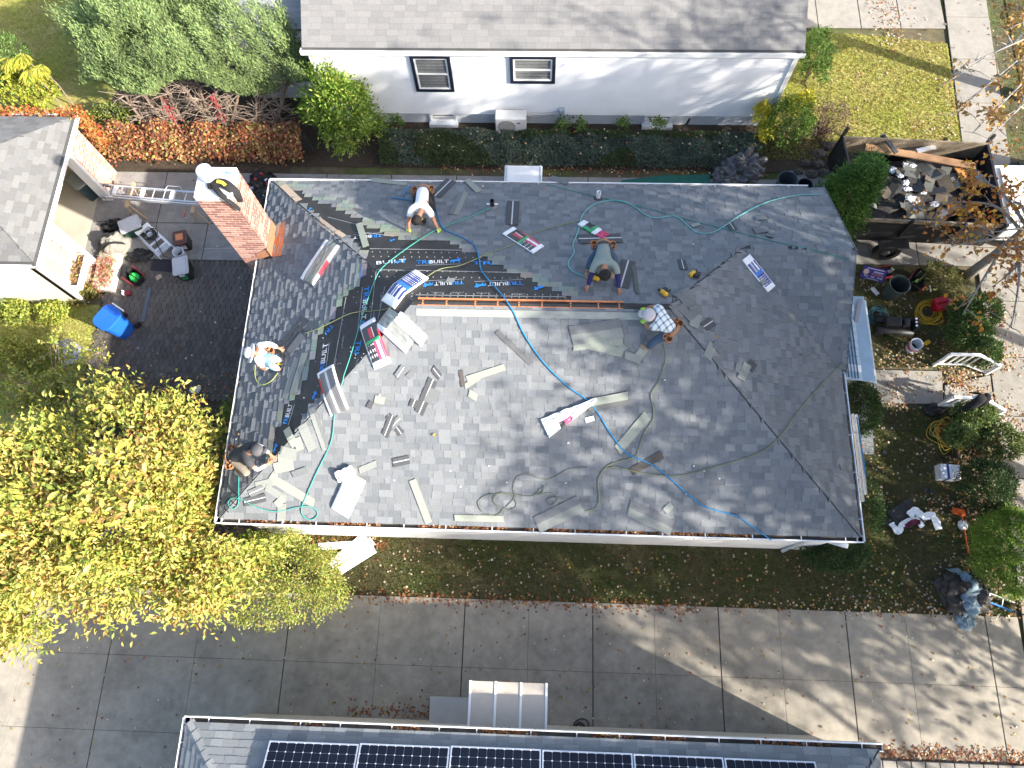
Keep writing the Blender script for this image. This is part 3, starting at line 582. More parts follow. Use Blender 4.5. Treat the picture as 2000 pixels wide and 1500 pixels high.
for c, s in (((0, 8.60, 2.14), (0.1, 0.94, 0.09)), ((0, 8.60, 0.98), (0.1, 0.94, 0.09)), ((0, 8.15, 1.56), (0.1, 0.08, 1.1)), ((0, 9.05, 1.56), (0.1, 0.08, 1.1)), ((0, 8.6, 1.56), (0.08, 0.06, 1.08))): wf.box((gwx + 0.02 + c[0], c[1], c[2]), s)
gf = A_(wf.build('window', M_WHITE, gr))
for y in (8.38, 8.83): A_(MB().box((gwx + 0.0, y, 1.56), (0.012, 0.38, 1.06)).build('pane', glazing(), gf))
for i in range(8): A_(MB().box((gwx - 0.03, 8.6, 1.1 + i * 0.13), (0.02, 0.82, 0.11)).build('blind_slat', M_BLIND, gf))
fb_ = thing('flower_box', 'white window box of dry flowers under the garage window', 'flower box', (gwx + 0.17, 8.6, 0.72)); 
for c, s in (((0.14, 0, 0.1), (0.03, 1.0, 0.22)), ((-0.11, 0, 0.1), (0.03, 1.0, 0.22)), ((0, 0.485, 0.1), (0.22, 0.03, 0.22)), ((0, -0.485, 0.1), (0.22, 0.03, 0.22)), ((0.01, 0, 0.015), (0.22, 0.94, 0.03))): MB().box(c, s).build('box_side', M_WHITE, fb_)
MB().box((0.01, 0, 0.1), (0.2, 0.93, 0.14)).build('potting_soil', M_SOIL, fb_)
gd = MB(); ky = 0.5; hw_ = (GY1 - GY0) / 2; ry = (GY0 + GY1) / 2; zz = GZ + ky * hw_ * 0.8; kx = 0.4
kk = 0.42; zt = GZ + kk * hw_
gd.add([(GX1, GY0, GZ), (GX1, GY1, GZ), (GX1 - hw_, ry, zt), (-20.2, ry, zt), (-20.2, GY0, GZ), (-20.2, GY1, GZ)], [(0, 1, 2), (0, 2, 3, 4), (1, 5, 3, 2), (0, 4, 5, 1)])
gro = A_(gd.build('roof', mat('dark_felt', (0.06, 0.06, 0.06)), gr))
GREYL = [(0.172, 0.172, 0.17), (0.182, 0.182, 0.179), (0.162, 0.162, 0.162), (0.189, 0.187, 0.182), (0.166, 0.164, 0.16)]
LG = GY1 - GY0
shingles(gro, [dict(E=(GX1, GY0, GZ), U=(0, 1, 0), V=(-1, 0, 0), lo=lambda d: d - 0.03, hi=lambda d: LG - d + 0.03, d=hw_), dict(E=(-20.2, GY0, GZ), U=(1, 0, 0), V=(0, 1, 0), lo=lambda d: 0, hi=lambda d: 7.87 - d, d=hw_), dict(E=(-20.2, GY1, GZ), U=(1, 0, 0), V=(0, -1, 0), lo=lambda d: 0, hi=lambda d: 7.87 - d, d=hw_)], kk, GREYL, widths=W3, hs=(0.008, 0.011), z0=0.008, e=0.145)
A_(gutter(gr, (GX1, GY0, GZ), (GX1, GY1, GZ), (1, 0, 0))); A_(gutter(gr, (-20, GY0, GZ), (GX1 - .14, GY0, GZ), (0, -1, 0))); A_(MB().box((GX1 - 0.7 - 3.5, GY1 + 0.02, GZ - 0.02), (8.3, 0.05, 0.09)).build('fascia', M_WHITE, gr))
A_(MB().box((-16.3, 10.15, GZ - 0.11), (7.8, 4.3, 0.02)).build('soffit', M_WHITE, gr))
# ---- house with solar panels, bottom
bh = thing('house', 'blue-grey roofed house carrying the row of solar panels', 'house', (0, -6, 0))
def B_(o):
    if o.parent is not bh: return o
    o.matrix_parent_inverse = Matrix.Translation((0, 6, 0)); return o
bx0, bx1, by1 = -6.65, 6.52, -1.88; DB = 4.2
B_(MB().box((-0.05, -6.1, 1.45), (12.7, 7.9, 2.9)).build('wall', mat('tan_stucco', (0.5, 0.46, 0.4), var=0.08, bump=0.2), bh))
bd = MB(); zt = 3 + KS * DB; bd.add([(bx0 + .1, by1 - .1, 3.05), (bx1 - .1, by1 - .1, 3.05), (bx1 - DB, by1 - DB, zt - .006), (bx0 + DB, by1 - DB, zt - .006), (bx0 + .1, by1 - 2 * DB + .1, 3.05), (bx1 - .1, by1 - 2 * DB + .1, 3.05)], [(0, 1, 2, 3), (0, 3, 4), (1, 5, 2), (3, 2, 5, 4), (0, 4, 5, 1)])
br = B_(bd.build('roof', mat('dark_felt', (0.06, 0.06, 0.06)), bh)); LB = bx1 - bx0
BLUE = [(0.21, 0.225, 0.235), (0.23, 0.245, 0.252), (0.195, 0.21, 0.22), (0.24, 0.252, 0.258)]
shingles(br, [dict(E=(bx0, by1, 3.0), U=(1, 0, 0), V=(0, -1, 0), lo=lambda d: d, hi=lambda d: LB - d, d=DB - .03), dict(E=(bx0, by1 - 2 * DB, 3.0), U=(0, 1, 0), V=(1, 0, 0), lo=lambda d: d, hi=lambda d: 2 * DB - d, d=DB - .03), dict(E=(bx1, by1 - 2 * DB, 3.0), U=(0, 1, 0), V=(-1, 0, 0), lo=lambda d: d, hi=lambda d: 2 * DB - d, d=DB - .03)], KS, BLUE, widths=W3, hs=(0.008, 0.012), z0=0.006)
for i in range(26):   # hip caps
    t0 = 0.12 + i * 0.15; a = Vector((bx0 + t0, by1 - t0, 3 + KS * t0)); d = Vector((1, -1, KS)).normalized(); q = Vector((1, 1, 0)).normalized(); c = MB()
    z = Vector((0, 0, 1)); L = 0.26; vs = [a - q * 0.13 + z * (-0.034), a + z * 0.034, a + q * 0.13 + z * (-0.034)]; vs += [p + d * L - z * 0.012 for p in vs]
    c.add(vs, [(0, 1, 4, 3), (1, 2, 5, 4)], random.choice(BLUE)); B_(c.build('hip_cap', M_SHING, br))
B_(gutter(bh, (bx0, by1, 3.0), (bx1, by1, 3.0), (0, 1, 0))); B_(gutter(bh, (bx0, by1 - 8.4, 3.0), (bx0, by1, 3.0), (-1, 0, 0)))
# solar panels (10 x 6 cells)
M_CELL = mat('solar_cell', (0.006, 0.008, 0.016), rough=0.3, var=0.1, spec=0.25); M_ALU = mat('aluminium', (0.72, 0.73, 0.75), rough=0.35, metal=0.7, var=0.06); M_BACK = mat('panel_backsheet', (0.78, 0.79, 0.8), var=0.04, rough=0.4)
def cellmesh(w, h):
    c = 0.014; b = MB(); p = [(-w + c, -h), (w - c, -h), (w, -h + c), (w, h - c), (w - c, h), (-w + c, h), (-w, h - c), (-w, -h + c)]; b.prism(p, 0, 0.003); return b.mesh('solar_cell', M_CELL)
CME = cellmesh(0.0785, 0.0785)
def Bf(px, py):
    d = ray(px, py); lo = 10 / -d.z * 0.5; hi = 40.0
    for _ in range(50):
        m = (lo + hi) / 2; p = O3 + d * m
        if p.z > 3.12 + KS * (by1 - p.y): lo = m
        else: hi = m
    return O3 + d * lo
edges = [(527, 1447), (704, 1452), (881, 1457), (1059, 1465), (1237, 1473), (1414, 1481), (1594, 1489)]
rotp = Matrix.Rotation(-math.atan(KS), 3, 'X') @ Matrix.Rotation(PI, 3, 'Z'); order = ['at the hip end of the row', 'second from the hip end', 'third from the hip end', 'fourth from the hip end', 'fifth from the hip end', 'at the far end of the row']
Rp = Matrix(((1, 0, 0), (0, math.cos(math.atan(KS)), math.sin(math.atan(KS))), (0, -math.sin(math.atan(KS)), math.cos(math.atan(KS)))))
for i in range(6):
    a = Bf(*edges[i]); b_ = Bf(*edges[i + 1]); wdt = (b_ - a).x - 0.022; c = a + Vector((wdt / 2, -0.45, -0.45 * -KS)); hgt = 1.0
    Rm = Matrix.Rotation(-math.atan(KS), 3, 'X')
    ctr = Vector((a.x + wdt / 2, a.y, a.z)) + (Rm @ Vector((0, -hgt / 2, 0)))
    sp = thing('solar_panel', 'dark solar panel with white grid, ' + order[i] + ' along the roof', 'solar panel', ctr, R=Rm, group='solar panels on the blue-grey roof')
    MB().box((0, 0, 0), (wdt - 0.03, hgt - 0.03, 0.03)).build('backsheet', M_BACK, sp)
    fr = MB()
    for cc, s in (((0, hgt / 2 - 0.011, 0), (wdt, 0.022, 0.045)), ((0, -hgt / 2 + 0.011, 0), (wdt, 0.022, 0.045)), ((wdt / 2 - 0.011, 0, 0), (0.022, hgt - 0.044, 0.0452)), ((-wdt / 2 + 0.011, 0, 0), (0.022, hgt - 0.044, 0.0452))): fr.box(cc, s)
    fr.build('frame', M_ALU, sp); sx = (wdt - 0.05) / 10; sy = (hgt - 0.05) / 6
    for u in range(10):
        for q in range(6): inst('solar_cell', CME, sp, (-wdt / 2 + 0.025 + sx * (u + .5), -hgt / 2 + 0.025 + sy * (q + .5), 0.016), scale=(sx / 0.162, sy / 0.162, 1))
    for u in (-0.3, 0.3): MB().box((u * wdt, 0, -0.05), (0.04, hgt, 0.06)).build('mounting_rail', M_ALU, sp)
# door canopy and cellar hatch beside the solar house
ca = thing('door_canopy', 'tan flat door canopy with four white ribs over the driveway', 'canopy', (-0.46, -1.55, 2.3)); cw = 1.56; cdp = 0.86
for i in range(3): MB().box((-cw / 2 + cw * (i + .5) / 3, 0.0, 0.0), (cw / 3 - 0.02, cdp, 0.02)).build('canopy_panel', mat('tan_panel', (0.50, 0.44, 0.37), var=0.06, rough=0.5), ca)
for i in range(4): MB().box((-cw / 2 + cw * i / 3 * 0.98 + 0.015, 0, 0.012), (0.045, cdp + 0.02, 0.04)).build('canopy_rib', M_WHITE, ca)
for s in (-1, 1): MB().tube([(s * cw * 0.48, cdp * 0.4, -0.02), (s * cw * 0.48, -cdp * 0.55, -0.45)], 0.02, 6).build('brace', M_WHITE, ca)
g0 = G(840, 1382, 0.5); ht = thing('cellar_hatch', 'pale grey metal cellar hatch with rust spots beside the door canopy', 'hatch', (g0.x + 0.55, -1.92, 0.03)); MB().box((0, 0, 0.2), (1.1, 0.55, 0.4)).build('hatch_frame', M_WALK, ht); MB().box((0, 0.02, 0.43), (1.12, 0.6, 0.05), Matrix.Rotation(0.12, 3, 'X')).build('hatch_lid', mat('galvanised', (0.52, 0.54, 0.56), rough=0.4, metal=0.5, var=0.1, stain=(3, 0.7)), ht)
bo = MB(); bo.box((9.5, -2.62, 0.06), (5.4, 0.14, 0.14)); 
cur = struct(MB().box((9.4, -2.66, 0.0), (5.2, 0.1, 0.02)).build('kerb', M_JOINT))
for i in range(17): MB().box((6.95 + i * 0.31, -2.66, 0.05), (0.29, 0.16, 0.13)).build('kerb_stone', M_WALK, cur, bevel=0.015)
# ================================================================ VEGETATION
M_LEAF = mat('leaf', (0.1, 0.15, 0.05), attr=True, var=0.15, scale=10, rough=0.5, spec=0.35, transl=0.25)
M_NEEDLE = mat('needle', (0.1, 0.15, 0.05), attr=True, var=0.15, scale=8, rough=0.7, transl=0.15)
M_BARK = mat('bark', (0.16, 0.115, 0.085), var=0.3, scale=20, bump=0.5); M_BARKG = mat('grey_bark', (0.30, 0.285, 0.26), var=0.3, scale=18, bump=0.5)
M_TWIG = mat('twig', (0.26, 0.205, 0.165), var=0.25, scale=20)
def sph(n, up=0.0):
    d = unit(RNG.normal(size=(n, 3))); 
    if up is not None: d[:, 2] = np.where(d[:, 2] < up, np.abs(d[:, 2]), d[:, 2])
    return unit(d)
def crown_pts(c, r, n, nclump, spread, up=-0.15, lump=0.18, inner=0.55, seed=0):
    # leaf positions in clumps over a lumpy ellipsoid, with outward directions
    d = sph(nclump, up); f = np.array([1 + lump * (noise.noise(Vector(x) * 2.3 + Vector((seed, seed * 2, 3)))) * 2 for x in d]); rad = RNG.uniform(0.86, 1.02, nclump) * f
    rad = np.where(RNG.random(nclump) < 0.18, RNG.uniform(inner, 0.85, nclump), rad); cc = d * rad[:, None]
    k = RNG.integers(0, nclump, n); p = cc[k] + RNG.normal(size=(n, 3)) * spread / np.array(r); P = np.array(c) + p * np.array(r); P[:, 2] = np.maximum(P[:, 2], 0.02)
    return P, unit(d[k] / np.array(r)), k
def put(o, loc): o.matrix_parent_inverse = Matrix.Translation(-Vector(loc)); return o
def stems(c, r, n, base, rad, m, par, loc, name='stem'):
    b = MB()
    for i in range(n):
        d = sph(1, 0.1)[0]; t = Vector(c) + Vector(d * np.array(r) * random.uniform(.6, .95)); s = Vector(base) + Vector((random.uniform(-.1, .1), random.uniform(-.1, .1), 0)); q = s.lerp(t, 0.5) + Vector((random.uniform(-.15, .15), random.uniform(-.15, .15), 0.1)); b.tube(spline([s, q, t], 3), [rad * (1 - 0.8 * j / 6) for j in range(7)], 5)
    return put(stuff(b.build(name, m, par)), loc)
def bush(name, label, cat, c, r, n, L, Wd, cols, nclump=60, spread=0.1, bias=(0, 0, 0.3), m=None, out=0.8, rnd=0.7, wts=None, up=-0.15, group=None, lump=0.18, nst=7, srad=0.02, core=None, clumpcol=0.2, seed=None, flat=0.6):
    base = (c[0], c[1], 0); t = thing(name, label, cat, base, group=group)
    P, D, k = crown_pts(c, r, n, nclump, spread, up, lump, seed=(seed if seed is not None else random.random() * 9)); D2 = D * out + RNG.normal(size=(n, 3)) * rnd + np.array(bias)
    cl = pick(cols, n, 0.18, wts); cv = RNG.uniform(1 - clumpcol, 1 + clumpcol, nclump)[k][:, None]; cl = cl * cv
    o = leaves('foliage', P, D2, L, Wd, cl, m or M_LEAF, t, nrm=D * flat + np.array([0, 0, .5]) + RNG.normal(size=(n, 3)) * 0.4); put(o, base)
    if nst: stems(c, r, nst, base, srad, M_BARK, t, base)
    return t
# ---- big grey-green juniper above the vine hedge
JC = (-9.75, 15.4, 1.1); JR = (3.75, 2.3, 2.4)
jt = thing('juniper', 'huge spreading grey-green juniper with bare brown limbs below, beside the white house', 'juniper', (-9.9, 14.2, 0)); jb = (-9.9, 14.2, 0)
n = 190000; nc = 520
P, D, k = crown_pts(JC, JR, n, nc, 0.10, up=0.0, lump=0.14, inner=0.7, seed=3)
axis = unit(np.array([-0.62, 0.55, 0.55]) + RNG.normal(size=(nc, 3)) * 0.22 + unit((P[:nc] * 0)) )
tt = RNG.uniform(-0.30, 0.34, n); P = P * 0.0 + P + axis[k] * tt[:, None]
keep = ((P[:, 1] - 13.55) + (P[:, 2] - 1.05) * 0.75 + 0.25 * np.sin(P[:, 0] * 2.1) > 0.82) & (P[:, 2] > 0.45); P, k = P[keep], k[keep]; n = len(P)
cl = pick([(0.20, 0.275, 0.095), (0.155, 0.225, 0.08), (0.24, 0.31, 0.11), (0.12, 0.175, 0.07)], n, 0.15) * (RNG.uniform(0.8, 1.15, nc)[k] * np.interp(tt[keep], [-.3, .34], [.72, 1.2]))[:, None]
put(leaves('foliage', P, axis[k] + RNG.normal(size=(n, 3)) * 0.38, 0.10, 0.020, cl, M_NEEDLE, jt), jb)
b = MB(); b2 = MB()
for i in range(16):
    x = -12.3 + i * 0.36 + random.uniform(-.15, .15); s = Vector((x * 0.5 - 4.8 + random.uniform(-.5, .5), 13.55, 0.05)); e = Vector((x, 14.6 + random.uniform(-.4, 1.2), 1.8)); q = Vector(((s.x + e.x) / 2, 13.5 + random.uniform(0, .4), 0.9)); p = spline([s, q, e], 5); b.tube(p, [0.075 * (1 - .7 * j / 10) for j in range(11)], 6)
    for j in range(48):
        a = p[random.randrange(2, 9)]; d = Vector((random.uniform(-1, 1), random.uniform(-.7, .5), random.uniform(-.1, .7))).normalized(); l = random.uniform(.3, .8); b2.tube([a, a + d * l * .5 + Vector((0, 0, .05)), a + d * l + Vector((random.uniform(-.12, .12), 0, random.uniform(-.1, .1)))], [0.012, 0.008, 0.003], 4)
put(b.build('trunk', M_BARK, jt, smooth=True), jb); put(stuff(b2.build('twig', M_TWIG, jt)), jb)
# ---- laurel
bush('laurel_bush', 'tall bright green laurel shrub standing between the walkway and the white house', 'shrub', (-5.6, 13.15, 1.15), (0.84, 0.74, 1.75), 8500, 0.13, 0.045, [(0.16, 0.26, 0.03), (0.24, 0.34, 0.05), (0.10, 0.19, 0.025), (0.33, 0.40, 0.08)], nclump=150, spread=0.12, bias=(0.3, -0.3, 0.6), lump=0.25)
# ---- magnolia, bottom left; the largest leaves are pieces of their own
MC = (-8.75, 2.0, 2.7); MR = (2.75, 2.0, 1.85); mg = thing('magnolia_tree', 'broad magnolia with large yellow-green and amber leaves between house corner and driveway', 'tree', (-8.75, 2.6, 0)); mb_ = (-8.75, 2.6, 0)
MCOL = [(0.43, 0.395, 0.075), (0.35, 0.35, 0.065), (0.22, 0.27, 0.05), (0.48, 0.35, 0.08), (0.38, 0.23, 0.07), (0.52, 0.47, 0.14)]; MW = [0.24, 0.26, 0.2, 0.14, 0.06, 0.10]
def mag(c, r, n, nc, seed):
    P, D, k = crown_pts(c, r, n, nc, 0.22, up=-0.05, lump=0.3, inner=0.35, seed=seed); return P, D, k
A1 = mag(MC, MR, 32000, 199, 2); A2 = mag((-11.5, 1.15, 2.4), (2.1, 1.75, 1.6), 21000, 170, 5); A3 = mag((-7.0, 1.2, 2.2), (1.15, 1.1, 1.2), 6500, 80, 8)
P = np.concatenate([A1[0], A2[0], A3[0]]); D = np.concatenate([A1[1], A2[1], A3[1]]); K = np.concatenate([A1[2], A2[2] + 200, A3[2] + 400]); n = len(P)
kp = ~((P[:, 0] > -6.85) & (P[:, 1] > 1.5)); P, D, K = P[kp], D[kp], K[kp]; n = len(P)
hue = RNG.integers(0, 3, 500); base = np.array(MCOL)
cl = np.where((hue[K] == 0)[:, None], pick(MCOL[2:], n, .15), pick(MCOL[:3], n, .15)); cl[(hue[K] == 2)] = pick(MCOL, n, .15, MW)[hue[K] == 2]
put(leaves('foliage', P[300:], D[300:] * 0.7 + RNG.normal(size=(n - 300, 3)) * 0.75 + np.array([0, 0, .25]), 0.132, 0.052, cl[300:], M_LEAF, mg, curl=0.15, nrm=RNG.normal(size=(n - 300, 3)) * 0.4 + np.array([0.3, -0.15, 1.0])), mb_); stuff(mg.children[0])
LV = []
for q in range(8):
    l = MB(); c = MCOL[q % 6]; L = 0.2; pr = [(0, 0, 0), (.05, .035, .012), (.11, .045, .016), (.17, .028, .0), (.21, 0, -.02), (.17, -.028, .0), (.11, -.045, .016), (.05, -.035, .012), (.05, 0, 0), (.11, 0, 0.002), (.17, 0, -.006)]
    l.add(pr, [(0, 8, 1), (1, 8, 9, 2), (2, 9, 10, 3), (3, 10, 4), (0, 7, 8), (7, 6, 9, 8), (6, 5, 10, 9), (5, 4, 10)], c); LV.append(l.mesh('leaf', M_LEAF))
top = np.argsort(-(P[:, 2]))[:900]; RNG.shuffle(top)
for i in top[:300]:
    o = inst('leaf', LV[random.randrange(8)], mg, Vector(P[i]) - Vector(mb_) + Vector((0, 0, .05)), (random.uniform(-.5, .5), random.uniform(-.5, .5), random.uniform(0, 6.28)))
b = MB(); tb = Vector((-8.75, 2.6, 0))
for i in range(34):
    j = random.randrange(len(P)); e = Vector(P[j]); fk = tb + Vector((random.uniform(-.2, .2), random.uniform(-.2, .2), 1.0)); b.tube(spline([tb, fk, fk.lerp(e, .55) + Vector((0, 0, .25)), e], 3), [0.11 * (1 - 0.9 * q / 9) for q in range(10)], 6)
put(b.build('trunk', M_BARKG, mg, smooth=True), mb_)
# ---- small-leaved shrub overhanging the driveway
sb = bush('overhanging_shrub', 'fine-leaved yellow-green shrub hanging over the driveway edge below the gutter corner', 'shrub', (-5.55, 0.85, 0.95), (1.25, 0.95, 1.2), 15000, 0.065, 0.026, [(0.27, 0.31, 0.06), (0.20, 0.26, 0.05), (0.36, 0.35, 0.09), (0.40, 0.27, 0.08)], nclump=260, spread=0.09, lump=0.3, bias=(0, -0.3, 0.1), wts=[.4, .3, .2, .1], nst=14)
bush('dark_shrub', 'dark green shrub squeezed between magnolia and gutter', 'shrub', (-7.25, 3.9, 0.9), (0.55, 1.3, 1.0), 4200, 0.08, 0.035, [(0.08, 0.13, 0.025), (0.13, 0.19, 0.035), (0.2, 0.24, 0.05)], nclump=90, spread=0.1)
bush('low_ivy', 'green leafy ivy growing below the front gutter end', 'shrub', (-6.5, 1.25, 0.9), (0.6, 0.5, 0.7), 2200, 0.09, 0.05, [(0.12, 0.2, 0.03), (0.26, 0.32, 0.05)], nclump=50, spread=0.1)
# ---- twiggy shrub at the left edge
tw = thing('twiggy_shrub', 'open twiggy shrub with small yellow-green leaves above the magnolia', 'shrub', (-12.3, 4.75, 0)); tb_ = (-12.3, 4.75, 0); b = MB(); TP = []
for i in range(34):
    e = G(random.uniform(0, 235), random.uniform(655, 800), 1.0 + 1.2 * random.random()); s = Vector(tb_) + Vector((random.uniform(-.3, .3), random.uniform(-.2, .2), 0)); p = spline([s, s.lerp(e, .45) + Vector((0, 0, .35)), e], 5); b.tube(p, [0.022 * (1 - .8 * j / 10) for j in range(11)], 5)
    for j in range(7):
        q = p[random.randrange(4, 11)]; f = q + Vector((random.uniform(-.4, .4), random.uniform(-.4, .4), random.uniform(0, .35))); b.tube([q, f], [0.007, 0.003], 4)
        for r in range(16): TP.append(q.lerp(f, random.uniform(.3, 1.1)) + Vector((random.gauss(0, .04), random.gauss(0, .04), random.gauss(0, .04))))
put(b.build('stem', M_TWIG, tw), tb_); TP = np.array([tuple(p) for p in TP]); put(leaves('foliage', TP, RNG.normal(size=TP.shape) + np.array([0, 0, .4]), 0.085, 0.05, pick([(0.33, 0.36, 0.06), (0.42, 0.36, 0.08), (0.22, 0.28, 0.05)], len(TP)), M_LEAF, tw), tb_)
# ---- red vine over the fence behind the patio
vn = thing('vine_hedge', 'red and orange creeper covering the fence behind the patio', 'hedge', (-10, 13, 0)); vb = (-10, 13, 0)
fn = MB(); fn.box((-10.0, 13.1, 0.4), (6.4, 0.06, 0.8)); put(fn.build('fence_panel', mat('dark_fence', (0.05, 0.05, 0.045)), vn), vb)
n = 15000; u = RNG.random(n); s = RNG.random(n); P = np.stack([-13.2 + 6.2 * u, 12.62 + 0.62 * s ** 0.8, 0.15 + 0.72 * np.sqrt(np.clip(s * 1.4, 0, 1))], 1); P += RNG.normal(size=(n, 3)) * np.array([0.05, 0.06, 0.08]) + np.array([[0, 0, 0.12]]) * np.sin(P[:, :1] * 5)
nm = np.stack([np.zeros(n), -1 + s, 0.5 + s], 1)
cl = pick([(0.34, 0.10, 0.05), (0.38, 0.18, 0.07), (0.22, 0.08, 0.045), (0.42, 0.29, 0.11), (0.16, 0.09, 0.055), (0.25, 0.24, 0.07)], n, .25, [.2, .22, .2, .14, .16, .08]); q = RNG.random(n) * 0 + np.array([noise.noise(Vector((x * 3, y * 3, 1))) for x, y, z in P]); cl *= (1 + 0.5 * q)[:, None]
put(leaves('foliage', P, RNG.normal(size=(n, 3)) + np.array([0, -.5, -.3]), 0.085, 0.07, cl, M_LEAF, vn, nrm=nm + RNG.normal(size=(n, 3)) * .35), vb)
n = 1100; xx = RNG.uniform(-18, -12.2, n); P = np.stack([xx, np.full(n, 12.42) + RNG.normal(size=n) * .07, GZ + 0.03 + RNG.random(n) * .08], 1); n2 = 500; P2 = np.stack([np.full(n2, -12.33) + RNG.normal(size=n2) * .08, RNG.uniform(12.2, 12.7, n2), RNG.uniform(1.0, 2.5, n2)], 1); P = np.concatenate([P, P2])
vg = thing('creeper', 'red creeper trailing along the garage roof edge', 'creeper', (-14, 12.45, 0)); put(leaves('foliage', P, RNG.normal(size=P.shape), 0.08, 0.065, pick([(0.42, 0.09, 0.03), (0.45, 0.17, 0.05), (0.3, 0.2, 0.05)], len(P)), M_LEAF, vg), (-14, 12.45, 0))
sv = MB(); sv.tube([(-14 + 0, 12.47, 0), (-13.2, 12.46, 1.2), (-12.5, 12.45, 2.35), (-15, 12.45, 2.4)], 0.012, 4); put(sv.build('stem', M_TWIG, vg), (-14, 12.45, 0))
for i, (a, e, z0, z1) in enumerate((((352, 255), (318, 195), 1.0, 2.0), ((440, 240), (412, 188), 1.0, 2.2))):
    p0, p1 = G(*a, z0), G(*e, z1); n = 110; t = RNG.random((n, 1)); P = np.array(p0) * (1 - t) + np.array(p1) * t + RNG.normal(size=(n, 3)) * .05; o = thing('creeper_strand', 'crimson creeper strand climbing the bare juniper limbs', 'creeper', (p0.x, p0.y, 0), group='crimson creeper strands'); put(leaves('foliage', P, RNG.normal(size=(n, 3)), 0.07, 0.055, pick([(0.30, 0.05, 0.05), (0.22, 0.04, 0.04)], n), M_LEAF, o), (p0.x, p0.y, 0)); sv = MB(); sv.tube([p0 - Vector((0, 0, z0)), p0, p1], 0.01, 4); put(sv.build('stem', M_TWIG, o), (p0.x, p0.y, 0))
# ---- low juniper hedge along the white house
def strip_hedge(name, label, x0, x1, y0, y1, h, n, cols, L, Wd):
    t = thing(name, label, 'hedge', ((x0 + x1) / 2, (y0 + y1) / 2, 0)); bb = t.location.copy(); x = RNG.uniform(x0, x1, n); s = RNG.random(n); y = y0 + (y1 - y0) * s
    hz = np.array([h * (0.75 + 0.45 * noise.noise(Vector((a * 1.7, b_ * 1.7, 4)))) for a, b_ in zip(x, y)]) * np.clip(4 * np.minimum(s, 1 - s) + .35, 0, 1); P = np.stack([x, y, hz * RNG.uniform(.75, 1.0, n)], 1)
    hue = np.array([noise.noise(Vector((a * .45, b_ * .6, 9))) for a, b_ in zip(x, y)]); c = np.where((hue > 0)[:, None], pick(cols[:2], n), pick(cols[2:], n))
    put(leaves('foliage', P, RNG.normal(size=(n, 3)) * .6 + np.array([0, -.2, .7]), L, Wd, c, M_NEEDLE, t), bb); b = MB()
    for i in range(int((x1 - x0) * 2)): a = random.uniform(x0, x1); b.tube([(a, (y0 + y1) / 2, 0), (a + random.uniform(-.3, .3), random.uniform(y0, y1), h * .7)], [0.015, 0.006], 4)
    put(b.build('stem', M_BARK, t), bb); return t
strip_hedge('juniper_hedge', 'low spreading juniper hedge along the foot of the white house', -4.75, 6.2, 12.6, 13.75, 0.55, 46000, [(0.07, 0.105, 0.045), (0.10, 0.13, 0.05), (0.10, 0.14, 0.105), (0.13, 0.17, 0.12)], 0.075, 0.028)
for i, px in enumerate((775, 1100, 1130, 1217, 1285)): q = G(px, 243, 0.4); bush('weed', 'leafy green weed sprouting against the white foundation', 'weed', (q.x, 13.8, 0.3), (0.16, 0.12, 0.35), 160, 0.09, 0.05, [(0.10, 0.18, 0.04), (0.16, 0.25, 0.05)], nclump=14, spread=0.05, group='weeds along the foundation', nst=3, srad=.006)
# ---- corner bushes by the white house
q = G(1530, 275, 0.3); bush('golden_bush', 'golden yellow and green privet bush at the white house corner', 'shrub', (q.x, q.y + .1, 0.75), (0.62, 0.6, 0.95), 3800, 0.075, 0.035, [(0.13, 0.23, 0.03), (0.10, 0.18, 0.03), (0.20, 0.28, 0.04)], nclump=90, spread=0.08)
for px, py, z in ((1490, 215, 1.3), (1575, 195, 1.3), (1553, 200, 1.5), (1498, 250, 0.9)): g = G(px, py, z); bush('golden_spire', 'bright yellow shoot rising from the privet bush', 'shrub', (g.x, g.y, z - .25), (0.2, 0.2, 0.45), 750, 0.085, 0.045, [(0.58, 0.50, 0.03), (0.50, 0.45, 0.04), (0.42, 0.42, 0.05)], nclump=30, spread=0.05, group='yellow privet shoots', nst=3, srad=.008)
q = G(1585, 130, 0.7); bush('arborvitae', 'green feathery shrub behind the white house corner beside the sunny lawn', 'shrub', (q.x, q.y, 0.75), (0.42, 0.75, 0.9), 3600, 0.09, 0.03, [(0.12, 0.22, 0.04), (0.17, 0.27, 0.05), (0.08, 0.15, 0.03)], nclump=90, spread=0.07)
q = G(1610, 245, 0.4); bush('bare_bush', 'brown twiggy bush nearly out of leaf beside the golden privet', 'shrub', (q.x, q.y, 0.5), (0.6, 0.6, 0.6), 1700, 0.06, 0.02, [(0.16, 0.10, 0.085), (0.2, 0.12, 0.09), (0.12, 0.075, 0.06)], nclump=120, spread=0.06, nst=60, srad=0.012)
# ---- conifer beside the gable and trailer
EC = (7.75, 10.55, 0.0); ct = thing('conifer', 'dense dark green conifer between the roof corner and the trailer', 'conifer', EC); nlay = 240; PP = []; DD = []; CC = []
for i in range(nlay):
    z = random.uniform(0.15, 3.3); rr = 0.85 * (1 - z / 3.7) ** 0.75 * random.uniform(.75, 1.15); a = random.uniform(0, 6.28); c = np.array([EC[0] + rr * math.cos(a), EC[1] + rr * math.sin(a) * 0.95, z]); k = 85; d = np.array([math.cos(a), math.sin(a), .45])
    PP.append(c + RNG.normal(size=(k, 3)) * .095); DD.append(np.tile(d, (k, 1))); CC.append(pick([(0.055, 0.125, 0.02), (0.08, 0.165, 0.025), (0.11, 0.20, 0.035)], k) * random.uniform(.75, 1.2))
PP = np.concatenate(PP); DD = np.concatenate(DD); CC = np.concatenate(CC); put(leaves('foliage', PP, DD + RNG.normal(size=PP.shape) * .5, 0.085, 0.032, CC, M_NEEDLE, ct), EC)
